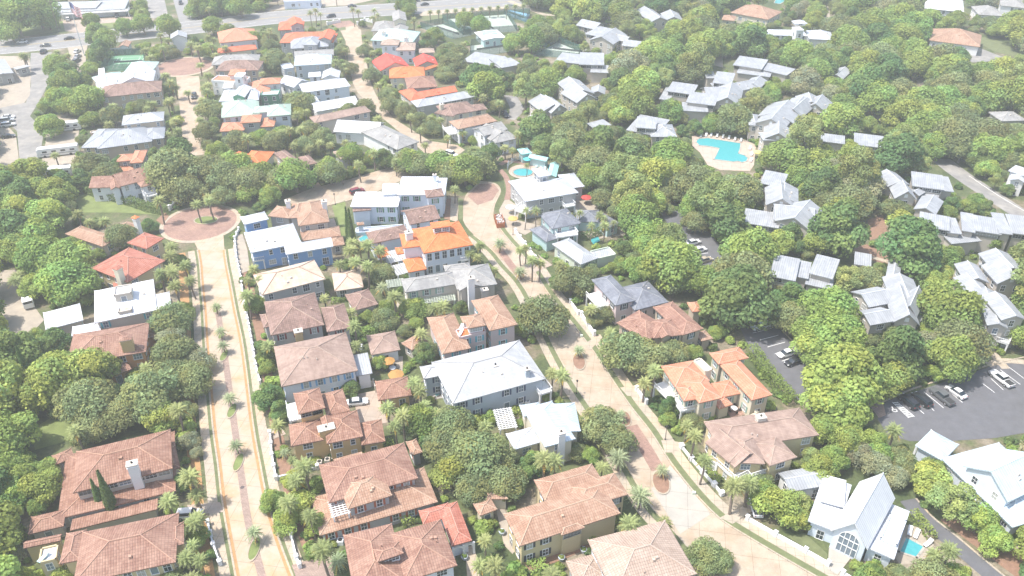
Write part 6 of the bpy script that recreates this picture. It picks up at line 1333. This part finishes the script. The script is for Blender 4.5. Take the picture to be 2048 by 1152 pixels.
for a in [('sedan', 'white', 44, 83, 20, 84, 'white sedan driving at the far left of the highway'), ('sedan', 'grey', 90, 90, 60, 92, 'dark grey sedan on the highway between white sedan and black car'), ('sedan', 'black', 138, 76, 110, 79, 'black sedan driving left near the flagpole'),
          ('suv', 'black', 87, 103, 92, 98, 'black off road car turning into the old asphalt road'), ('suv', 'black', 662, 32, 640, 35, 'black sport utility car on the highway above the scarlet dormer house'), ('sedan', 'black', 704, 11, 720, 10, 'black sedan on the far lanes near tall palms'), ('sedan', 'black', 849, 8, 830, 10, 'black sedan on the highway above the pavement with palms'),
          ('suv', 'black', 361, 5, 362, 12, 'black car on the side road at the top'), ('pickup', 'black', 234, 31, 234, 45, 'black pickup in front of the long low shop'), ('suv', 'white', 136, 38, 138, 28, 'white van parked at the end of the long low shop'), ('sedan', 'black', 832, 1, 850, 0, 'dark sedan at the very top of the highway'),
          ('suv', 'black', 388, 192, 384, 208, 'black car on the upper sandy street under palms'), ('sedan', 'white', 154, 102, 160, 98, 'white car parked beside the flagpole base'), ('sedan', 'silver', 155, 112, 161, 108, 'silver car parked below the white car near the flagpole'), ('suv', 'grey', 153, 121, 160, 117, 'grey car third below the flagpole'),
          ('sedan', 'white', 16, 233, 30, 232, 'white car in the left yard, topmost of three'), ('suv', 'silver', 14, 240, 30, 238, 'silver car in the left yard, middle of three'), ('suv', 'white', 16, 249, 30, 247, 'white car in the left yard, lowest of three'), ('sedan', 'black', 16, 272, 30, 270, 'dark car in the sandy yard near left edge'),
          ('suv', 'red', 714, 382, 740, 375, 'dark red car parked on the cross street'), ('suv', 'white', 903, 308, 925, 316, 'white car parked on the sandy street by trees'), ('suv', 'black', 1322, 411, 1345, 406, 'black car under trees at the lot entrance'), ('sedan', 'white', 1386, 484, 1410, 478, 'white car in the half hidden lot, upper of two'),
          ('sedan', 'white', 1398, 499, 1425, 492, 'white sports car in the half hidden lot, lower of two'), ('sedan', 'tan', 1410, 519, 1435, 512, 'tan car mostly under trees in the lot'), ('suv', 'white', 1511, 637, 1540, 629, 'white car at the top of the central parking lot'),
          ('suv', 'white', 1521, 652, 1490, 660, 'white car second from top of the central parking lot'), ('sedan', 'white', 1573, 706, 1540, 716, 'white sedan alone below three empty bays'), ('sedan', 'black', 1588, 722, 1560, 732, 'black car half under the tree below the white sedan'),
          ('suv', 'black', 1818, 803, 1795, 783, 'black car right of the striped bay, left of two'), ('suv', 'black', 1844, 799, 1821, 780, 'black car right of the striped bay, right of two'), ('pickup', 'grey', 1884, 793, 1860, 774, 'dark grey pickup in the right parking lot'), ('sedan', 'white', 1913, 783, 1888, 765, 'white sedan right of the dark grey pickup'),
          ('pickup', 'white', 2003, 757, 1978, 738, 'white pickup in the right parking lot'), ('sedan', 'white', 714, 803, 740, 800, 'white sports car in the walled drive of the ochre stepped villa'), ('suv', 'white', 379, 1028, 405, 1026, 'white car in the driveway beside the wide rose villa'), ('suv', 'white', 1512, 1014, 1508, 1000, 'white car half hidden behind the round bright tree'),
          ('suv', 'black', 1011, 229, 1018, 238, 'black car on the shady lane'), ('sedan', 'white', 1066, 236, 1078, 243, 'white car beside the screened porch house'), ('pickup', 'white', 2040, 560, 2046, 545, 'white pickup behind the silver condominiums at right'), ('sedan', 'silver', 128, 360, 145, 358, 'silver car beside the motor homes under trees'), ('suv', 'white', 190, 338, 178, 344, 'white car under the tall pines by the peach house')]:
    car(*a)
# motor homes, trailers, boat
def motorhome(x, y, x2, y2, ln, label, w=2.5, h=3.2, col=(.78, .78, .77), cab=True):
    g = G(x, y, 1.5); d = G(x2, y2, 1.5) - g; r = empty('motor_home', (g.x, g.y, z0 + .02), math.atan2(d.y, d.x)); tag(r, label, 'motor home')
    mt = paint('coach_%d' % int(col[2] * 100), col, .4); m = MB(); loft(m, [(-ln / 2, .5, h - .1, w / 2, w / 2 - .06), (-ln / 2 + .15, .4, h, w / 2, w / 2 - .04), (ln / 2 - .9, .4, h, w / 2, w / 2 - .04), (ln / 2 - .2, .4, h - .25, w / 2, w / 2 - .1), (ln / 2, .5, 1.6, w / 2 - .1, w / 2 - .2)]); m.build('body', mt, r, uv=False)
    m = MB()
    for sy in (-1, 1): m.box((-ln * .02, sy * (w / 2 + .005), 1.25), (ln * .86, .03, .22))
    m.build('stripe', plain('coach_stripe', (.25, .25, .28)), r, uv=False)
    for k in range(4):
        for sy in (-1, 1): m = MB(); m.box((-ln * .36 + k * ln * .22, sy * (w / 2), 2.05), (ln * .11, .06, .6)); m.build('window', M_CARGLASS, r, uv=False)
    m = MB(); m.box((ln / 2 - .12, 0, 2.0), (.14, w * .8, .9)); m.build('windscreen', M_CARGLASS, r, uv=False)
    for k in range(3): m = MB(); m.box((-ln * .3 + k * ln * .28, .1 * k, h + .1), (.8, .8, .24), top=.8); m.build('roof_unit', mt, r, uv=False)
    for sx in (-.3, .32):
        for sy in (-1, 1): m = MB(); m.tube((sx * ln, sy * (w / 2 - .25), .45), (sx * ln, sy * (w / 2 + .01), .45), .45, n=12); m.build('wheel', M_TYRE, r, uv=False)
motorhome(126, 254, 100, 257, 12, 'white motor home with dark windows, uppermost of the three by the old road'); motorhome(116, 302, 90, 305, 13, 'longest white motor home in front of a palm'); motorhome(116, 344, 90, 346, 8.5, 'short white motor home below the longest one')
motorhome(56, 598, 58, 620, 6, 'small white camper beneath trees at the left edge', h=2.7); motorhome(10, 786, 40, 782, 8, 'silver camping trailer at the left edge beside a sandy path', col=(.6, .62, .64), h=2.8); motorhome(205, 150, 206, 170, 8, 'white motor home below the green shrubs near the tennis court')
def boat(x, y, x2, y2, label):
    g = G(x, y, .8); d = G(x2, y2, .8) - g; r = empty('trailer_boat', (g.x, g.y, z0), math.atan2(d.y, d.x)); tag(r, label, 'boat'); m = MB()
    secs = [(-3.2, .5, 1.4, .9, 1.15), (0, .45, 1.5, 1.0, 1.25), (2.2, .6, 1.6, .7, .95), (3.6, 1.1, 1.75, .08, .12)]; loft(m, secs); m.build('hull', paint('hull_white', (.78, .79, .8)), r, uv=False); m = MB(); m.box((-.4, 0, 2.6), (2.6, 1.9, .1)); m.build('canopy', plain('canopy_teal', (.35, .55, .55)), r, uv=False)
    for sx in (-1.5, .7):
        for sy in (-.8, .8): m = MB(); m.tube((sx, sy, 1.4), (sx, sy, 2.6), .04); m.build('post', M_RIM, r, uv=False)
    for sy in (-1, 1): m = MB(); m.tube((-1, sy * 1.0, .35), (-1, sy * 1.2, .35), .35, n=10); m.build('wheel', M_TYRE, r, uv=False)
boat(72, 553, 50, 560, 'white boat under a teal canopy on its trailer at the left')
# ------------------------------------------------------------------ garden walls, posts, lamps, poles
def gwall(pts, h, label, name='garden_wall', step=3.6, th=.3, pw=.6, mat=None, base=False, solid=True):
    P = [G(*p) for p in pts]; r = empty(name, P[0]); tag(r, label, 'wall' if 'wall' in name else 'fence'); o = P[0]; mt = mat or WM('white'); m = MB(); posts = []
    for i in range(len(P) - 1):
        d = P[i + 1] - P[i]; c = (P[i] + P[i + 1]) / 2
        if solid: m.box((c.x, c.y, h / 2), (d.length, th, h), 0, d)
        else:
            for zz_ in (.25, h - .1): m.box((c.x, c.y, zz_), (d.length, .06, .08), 0, d)
            k = int(d.length / .3)
            for j in range(k): q = P[i] + d * ((j + .5) / k); m.box((q.x, q.y, h / 2), (.05, .05, h - .1), 0, d)
        k = max(1, round(d.length / step)); posts += [(P[i] + d * (j / k), d) for j in range(k)]
    posts.append((P[-1], P[-1] - P[-2])); m.build('panel', mt, r, o, uv=False)
    for p, d in posts:
        m = MB(); m.box((p.x, p.y, (h + .35) / 2), (pw, pw, h + .35), 0, d); m.box((p.x, p.y, h + .41), (pw + .18, pw + .18, .12), 0, d, .7); m.build('post', mt, r, o, uv=False)
gwall([(478, 462), (470, 480), (474, 520), (483, 560), (488, 600), (499, 655), (513, 735), (521, 768)], .9, 'long low white wall with posts along the right side of the median street', step=2.6, pw=.5)
gwall([(541, 870), (545, 915), (553, 960), (596, 950), (636, 938)], .9, 'white wall around the front garden of the ochre stepped villa')
gwall([(1031, 467), (1050, 492), (1070, 520)], 1.2, 'white wall with posts below the slate courtyard villa'); gwall([(1141, 607), (1157, 630)], 1.0, 'short white wall left of the pink walled villa drive'); gwall([(1163, 634), (1188, 672)], 1.3, 'tall pale wall beside the pink walled villa')
gwall([(1273, 782), (1292, 808)], 1.1, 'white entry wall beside the stepped orange villa drive'); gwall([(1363, 896), (1382, 920), (1405, 947), (1428, 972), (1443, 990)], .7, 'low white wall with square posts by the tan double porch villa', step=5, pw=.8)
gwall([(1494, 1040), (1550, 1072), (1610, 1105), (1655, 1131)], .9, 'long white fence wall in front of the white chapel house', step=5); gwall([(1684, 1150), (1720, 1172)], .9, 'white wall stub right of the chapel house steps'); gwall([(417, 1050), (428, 1095), (441, 1130)], 1.0, 'white wall in front of the wide rose villa')
gwall([(340, 421), (350, 414), (360, 402), (362, 396)], 1.5, 'curved white gate wall above the roundabout', step=2); gwall([(1450, 862), (1480, 850), (1510, 838)], 1.8, 'cream patio wall of the stepped orange villa', mat=WM('cream')); gwall([(583, 1075), (594, 1120), (600, 1135)], 1.0, 'white wall at the drive of the twin hip rose villa')
gwall([(655, 50), (680, 45)], 1.4, 'white wall left of the sandy street entrance'); gwall([(715, 50), (730, 42), (745, 46)], 1.4, 'white wall right of the sandy street entrance'); gwall([(1880, 1120), (1905, 1160)], 1.1, 'dark rail fence beside the asphalt driveway', name='rail_fence', mat=plain('dark_wood', (.12, .1, .09)), th=.1, pw=.15, step=2)
gwall([(1015, 340), (1017, 332), (1030, 322), (1040, 320)], 1.4, 'grey picket fence round the round pool', name='picket_fence', mat=WM('bluegrey'), solid=False, pw=.15, step=2); gwall([(708, 778), (748, 772), (752, 785)], 1.6, 'slatted fence behind the walled drive', name='slat_fence', mat=WM('stone'), pw=.2, th=.1)
gwall([(1720, 808), (1745, 806)], 1.6, 'brown wooden screen fence beside the ramp', name='screen_fence', mat=plain('fence_wood', (.36, .2, .12)), th=.1, pw=.15)
def lamp(x, y, label):
    g = G(x, y); r = empty('street_lamp', g); tag(r, label, 'street lamp', 'street lamps'); m = MB(); m.tube((0, 0, 0), (0, 0, .5), .16, .1); m.tube((0, 0, .5), (0, 0, 3.4), .07, .05); m.build('pole', plain('lamp_black', (.03, .03, .03), .5), r, uv=False); m = MB(); m.tube((0, 0, 3.4), (0, 0, 3.85), .12, .24, 6); m.tube((0, 0, 3.85), (0, 0, 4.1), .26, .03, 6); m.build('lantern', plain('lamp_black', (.03, .03, .03), .5), r, uv=False)
for x, y, l in [(1153, 788, 'black street lamp on the verge right of the pale shingled villa'), (671, 410, 'black street lamp beside the cross street'), (1026, 470, 'black street lamp near the yellow umbrella courtyard'), (1330, 880, 'black street lamp near the tan double porch villa'), (490, 590, 'black street lamp left of the broad tan roofed house')]: lamp(x, y, l)
def upole(x, y, h, label, wires=()):
    g = G(x, y); r = empty('utility_pole', g); tag(r, label, 'utility pole', 'utility poles'); m = MB(); m.tube((0, 0, 0), (0, 0, h), .2, .13); m.build('pole', M_BARK, r, uv=False); m = MB(); m.box((0, 0, h - .8), (2.6, .14, .16)); m.box((0, 0, h - 2.2), (2.2, .12, .14)); m.build('crossarm', M_BARK, r, uv=False); return g, h
pl = [upole(118, 64, 15, 'tall leaning utility pole left of the highway near the shop'), upole(487, 24, 14, 'utility pole beyond the highway above the coral roofs'), upole(674, 12, 13, 'utility pole near the flat white shop')]
m = MB()
for (a, ha), (b, hb) in zip(pl, pl[1:]):
    for dx in (-1.1, 0, 1.1):
        pr = None
        for k in range(13):
            t = k / 12; p = a.lerp(b, t); q = Vector((p.x + dx * .2, p.y + dx, ha - .7 + (hb - ha) * t - 1.6 * math.sin(math.pi * t)))
            if pr: m.tube(pr, q, .03, n=4, cap=False)
            pr = q
tag(m.build('power_line', M_TYRE, uv=False), 'sagging power lines between the three utility poles', 'power line')
# flagpole and flag
g = G(169, 112); r = empty('flagpole', g); tag(r, 'tall pole flying a striped flag beside the highway', 'flagpole'); fh = 24.0
m = MB(); m.tube((0, 0, 0), (0, 0, fh), .22, .09, 10); m.build('pole', plain('pole_white', (.7, .7, .7), .4), r, uv=False)
fr = MB(); NX, NS = 14, 13; fw, fhh = 8.0, 4.6
def fp(u, v):   # drooping, wind blown
    x = u * fw * .8; return Vector((x * .8, -x * .35 + .35 * math.sin(u * 9), fh - .4 - v * fhh - u * 2.3 + .18 * math.sin(u * 7 + v * 2)))
for i in range(NX):
    for j in range(NS):
        u0, u1, v0, v1 = i / NX, (i + 1) / NX, j / NS, (j + 1) / NS; canton = u1 <= .43 and j < 7
        fr.poly([fp(u0, v0), fp(u1, v0), fp(u1, v1), fp(u0, v1)], 2 if canton else (0 if j % 2 == 0 else 1))
for i in range(5):
    for j in range(4): 
        c = fp(.04 + i * .085, .07 + j * .12); fr.poly([c + Vector((0, -.03, .1)), c + Vector((.1, -.05, 0)), c + Vector((0, -.03, -.1)), c + Vector((-.1, -.01, 0))], 1)
fl = fr.build('flag', [plain('flag_red', (.45, .04, .06)), plain('flag_white', (.78, .78, .78)), plain('flag_blue', (.05, .07, .25))], r, uv=False); so = fl.modifiers.new('t', 'SOLIDIFY'); so.thickness = .02
# umbrellas, loungers, tables
def umbrella(x, y, col, label, rad=1.5, z=0.1, rot=0):
    g = G(x, y, z + 2.2); r = empty('patio_umbrella', (g.x, g.y, z)); tag(r, label, 'umbrella'); m = MB(); m.tube((0, 0, 0), (0, 0, 2.6), .03); m.tube((0, 0, 0), (0, 0, .1), .25); m.build('pole', M_RIM, r, uv=False); m = MB()
    for k in range(8):
        a0, a1 = 2 * math.pi * k / 8, 2 * math.pi * (k + 1) / 8; p0 = (rad * math.cos(a0), rad * math.sin(a0), 2.1); p1 = (rad * math.cos(a1), rad * math.sin(a1), 2.1); m.poly([p0, p1, (0, 0, 2.65)]); m.poly([(p0[0], p0[1], 1.95), (p1[0], p1[1], 1.95), p1, p0])
    c = m.build('canopy', plain('umbrella_%d%d' % (col[0] * 99, col[1] * 99), col, .8), r, uv=False); s_ = c.modifiers.new('t', 'SOLIDIFY'); s_.thickness = .02
umbrella(777, 721, (.42, .22, .06), 'orange umbrella beside the square pink garage, upper of two'); umbrella(792, 748, (.42, .23, .07), 'flat orange umbrella on the patio, lower of two', rad=1.8); umbrella(1026, 436, (.6, .38, .12), 'yellow umbrella in the courtyard by the street'); umbrella(1021, 413, (.55, .68, .75), 'pale blue umbrella above the yellow one')
umbrella(1173, 394, (.5, .06, .05), 'red umbrella behind the white cupola villa', rad=1.7); umbrella(1055, 317, (.1, .5, .5), 'teal umbrella beside the turquoise pavilion'); umbrella(1515, 303, (.7, .62, .2), 'yellow umbrella right of the big pool')
def lounger(x, y, x2, y2, label, z=.12, col='white'):
    g = G(x, y, z + .4); d = G(x2, y2, z + .4) - g; r = empty('sun_lounger', (g.x, g.y, z), math.atan2(d.y, d.x)); tag(r, label, 'lounger', 'poolside loungers'); m = MB(); m.box((-.2, 0, .32), (1.5, .72, .12)); m.build('seat', WM(col), r, uv=False)
    m = MB(); m.v += [(.5, -.36, .3), (.5, .36, .3), (1.1, .36, .8), (1.1, -.36, .8), (.56, -.36, .2), (.56, .36, .2), (1.16, .36, .7), (1.16, -.36, .7)]; m.f += [(0, 1, 2, 3), (7, 6, 5, 4), (0, 4, 5, 1), (1, 5, 6, 2), (2, 6, 7, 3), (3, 7, 4, 0)]; m.m += [0] * 6; m.build('backrest', WM(col), r, uv=False)
    for sx in (-.85, .45):
        for sy in (-.3, .3): m = MB(); m.tube((sx, sy, 0), (sx, sy, .28), .03, n=5); m.build('leg', M_RIM, r, uv=False)
lounger(1820, 1062, 1822, 1050, 'white lounger by the lower pool, left of two'); lounger(1833, 1068, 1838, 1056, 'white lounger by the lower pool, right of two'); lounger(1856, 1086, 1866, 1078, 'white lounger at the far corner of the lower pool')
for i, (x, y) in enumerate([(1402, 271), (1412, 270), (1422, 270), (1434, 271), (1446, 273), (1458, 275), (1470, 278), (1482, 280), (1500, 296), (1503, 308), (1502, 320)]): lounger(x, y, x + 3, y - 8, 'white lounger on the big pool deck, %s along the far edge' % ['first', 'second', 'third', 'fourth', 'fifth', 'sixth', 'seventh', 'eighth', 'ninth', 'tenth', 'eleventh'][i])
for x, y, l in [(1073, 332, 'left'), (1082, 334, 'middle'), (1090, 337, 'right')]: lounger(x, y, x + 2, y - 8, l + ' lounger of three between the round pool and turquoise roof', col='teal')
lounger(85, 1115, 92, 1108, 'turquoise chair on the roof deck of the wide rose villa', z=5.3, col='teal'); lounger(922, 655, 926, 648, 'white lounger on the orange roof terrace, upper', z=5.65); lounger(921, 665, 925, 658, 'white lounger on the orange roof terrace, lower', z=5.65)
def table(x, y, z, label, col='white'):
    g = G(x, y, z + .75); r = empty('patio_table', (g.x, g.y, z)); tag(r, label, 'table'); m = MB(); m.tube((0, 0, .7), (0, 0, .76), .75, n=16); m.build('tabletop', WM(col), r, uv=False); m = MB(); m.tube((0, 0, 0), (0, 0, .7), .06); m.build('leg', M_RIM, r, uv=False)
    for k in range(5):
        a = k * 1.2566; c = empty('patio_chair', (g.x + 1.15 * math.cos(a), g.y + 1.15 * math.sin(a), z), a); tag(c, label.replace('round white table', 'dark chair at the round table').replace('bistro table', 'chair at the bistro table'), 'chair', 'chairs at the %s' % label[:30]); m = MB(); m.box((0, 0, .42), (.45, .45, .06)); m.build('seat', M_VOID, c, uv=False); m = MB(); m.box((.22, 0, .68), (.05, .45, .45)); m.build('backrest', M_VOID, c, uv=False)
        for sx in (-.18, .18):
            for sy in (-.18, .18): m = MB(); m.tube((sx, sy, 0), (sx, sy, .4), .02, n=4); m.build('leg', M_VOID, c, uv=False)
table(1468, 816, .1, 'round white table on the red patio of the stepped orange villa'); table(785, 735, .08, 'bistro table between the orange umbrellas'); table(676, 1021, 5.1 if False else .1, 'bistro table in the twin villa garden') if False else None
# container, air units, planters
g = G(999, 441, 1); h_ = G(1003, 455, 1) - g; r = empty('roll_off_container', (g.x, g.y, z0), math.atan2(h_.y, h_.x)); tag(r, 'open rust orange waste container heaped with debris at the kerb', 'container'); m = MB(); rm_ = plain('container_rust', (.42, .13, .05), .7, .2)
for c, d in (((0, 1.1, .9), (5.6, .12, 1.5)), ((0, -1.1, .9), (5.6, .12, 1.5)), ((2.8, 0, .9), (.12, 2.3, 1.5)), ((-2.8, 0, .9), (.12, 2.3, 1.5)), ((0, 0, .2), (5.6, 2.2, .12))): m.box(c, d)
for k in range(9):
    for sy in (-1.19, 1.19): m.box((-2.6 + k * .65, sy, .9), (.1, .08, 1.5))
m.build('body', rm_, r, uv=False); m = MB(); rr = random.Random(3)
for k in range(90): m.box((rr.uniform(-2.5, 2.5), rr.uniform(-.9, .9), rr.uniform(1.0, 1.75)), (rr.uniform(.2, .9), rr.uniform(.1, .4), rr.uniform(.05, .3)), rr.choice([0, 1, 1, 2]), (rr.uniform(-1, 1), rr.uniform(-1, 1)))
m.build('debris', [WM('white'), WM('stone'), WM('brick')], r, uv=False)
for x, y, l in [(655, 921, 'right'), (639, 926, 'left')]:
    g = G(x, y, .5); r = empty('air_conditioner', (g.x, g.y, 0)); tag(r, l + ' air conditioning unit at the ochre stepped villa wall', 'air conditioner', 'air conditioning units'); m = MB(); m.box((0, 0, .5), (1, 1, 1)); m.build('casing', WM('stone'), r, uv=False); m = MB(); m.tube((0, 0, 1.0), (0, 0, 1.04), .38, n=16); m.build('fan_grille', M_VOID, r, uv=False)
for x, y, l in [(681, 1083, 'at the twin hip villa corner'), (1055, 804, 'beside the pale shingled villa'), (720, 694, 'behind the square pink garage')]:
    g = G(x, y, .5); r = empty('air_conditioner', (g.x, g.y, 0)); tag(r, 'pale air conditioning unit ' + l, 'air conditioner', 'air conditioning units'); m = MB(); m.box((0, 0, .5), (1.1, 1.1, 1)); m.build('casing', WM('white'), r, uv=False); m = MB(); m.tube((0, 0, 1.0), (0, 0, 1.04), .4, n=16); m.build('fan_grille', M_VOID, r, uv=False)
for x, y, l in [(1123, 1117, 'left grey planter pot in front of the yellow walled villa'), (1167, 1101, 'right grey planter pot in front of the yellow walled villa'), (1004, 1065, 'dark pot on the side patio of the yellow walled villa'), (929, 1115, 'dark pot outside the arched loggia')]:
    g = G(x, y, .4); r = empty('planter_pot', (g.x, g.y, 0)); tag(r, l, 'planter'); m = MB(); m.tube((0, 0, 0), (0, 0, .8), .4, .62, 14); m.build('pot', WM('bluegrey'), r, uv=False); rng = np.random.default_rng(3); q, nn, tt = lobed(rng, .55, .8, 5, 160); q[:, 2] += .8; me = leafmesh('plant', q, nn, .2, tt, LM['mid'], rng); o = bpy.data.objects.new('plant', me); COL.objects.link(o); o.parent = r
# mail posts, bins
for x, y, l in [(1163, 672, 'green utility box on the verge'), (1388, 986, 'dark drain cover box beside the verge')]:
    g = G(x, y, .3); r = MB(); r.box((g.x, g.y, .35), (.7, .5, .6), top=.9); o = r.build('utility_box', WM('palegreen')); tag(o, l, 'utility box')
m = MB(); g = G(485, 975); m.tube((g.x, g.y, .06), (g.x, g.y, .065), .4, n=18); tag(m.build('manhole_cover', plain('iron', (.1, .08, .08))), 'round iron manhole cover in the brick median', 'manhole cover')
# ------------------------------------------------------------------ haze volume, added to imitate a pale wash and lift the darks
mb = MB(); mb.box((0, 950, 60.5), (3010, 2510, 123)); hz = mb.build('haze', plain('haze_air', (1, 1, 1)), uv=False)
m, nt, N, L, b = _new('haze_air_volume'); N.remove(b); out = [n for n in N if n.type == 'OUTPUT_MATERIAL'][0]
v = N.new('ShaderNodeVolumePrincipled'); v.inputs['Color'].default_value = (.93, .95, .97, 1); v.inputs['Density'].default_value = .00052; v.inputs['Anisotropy'].default_value = .2
L.new(v.outputs[0], out.inputs['Volume']); hz.data.materials.clear(); hz.data.materials.append(m); tag(hz, kind='stuff')
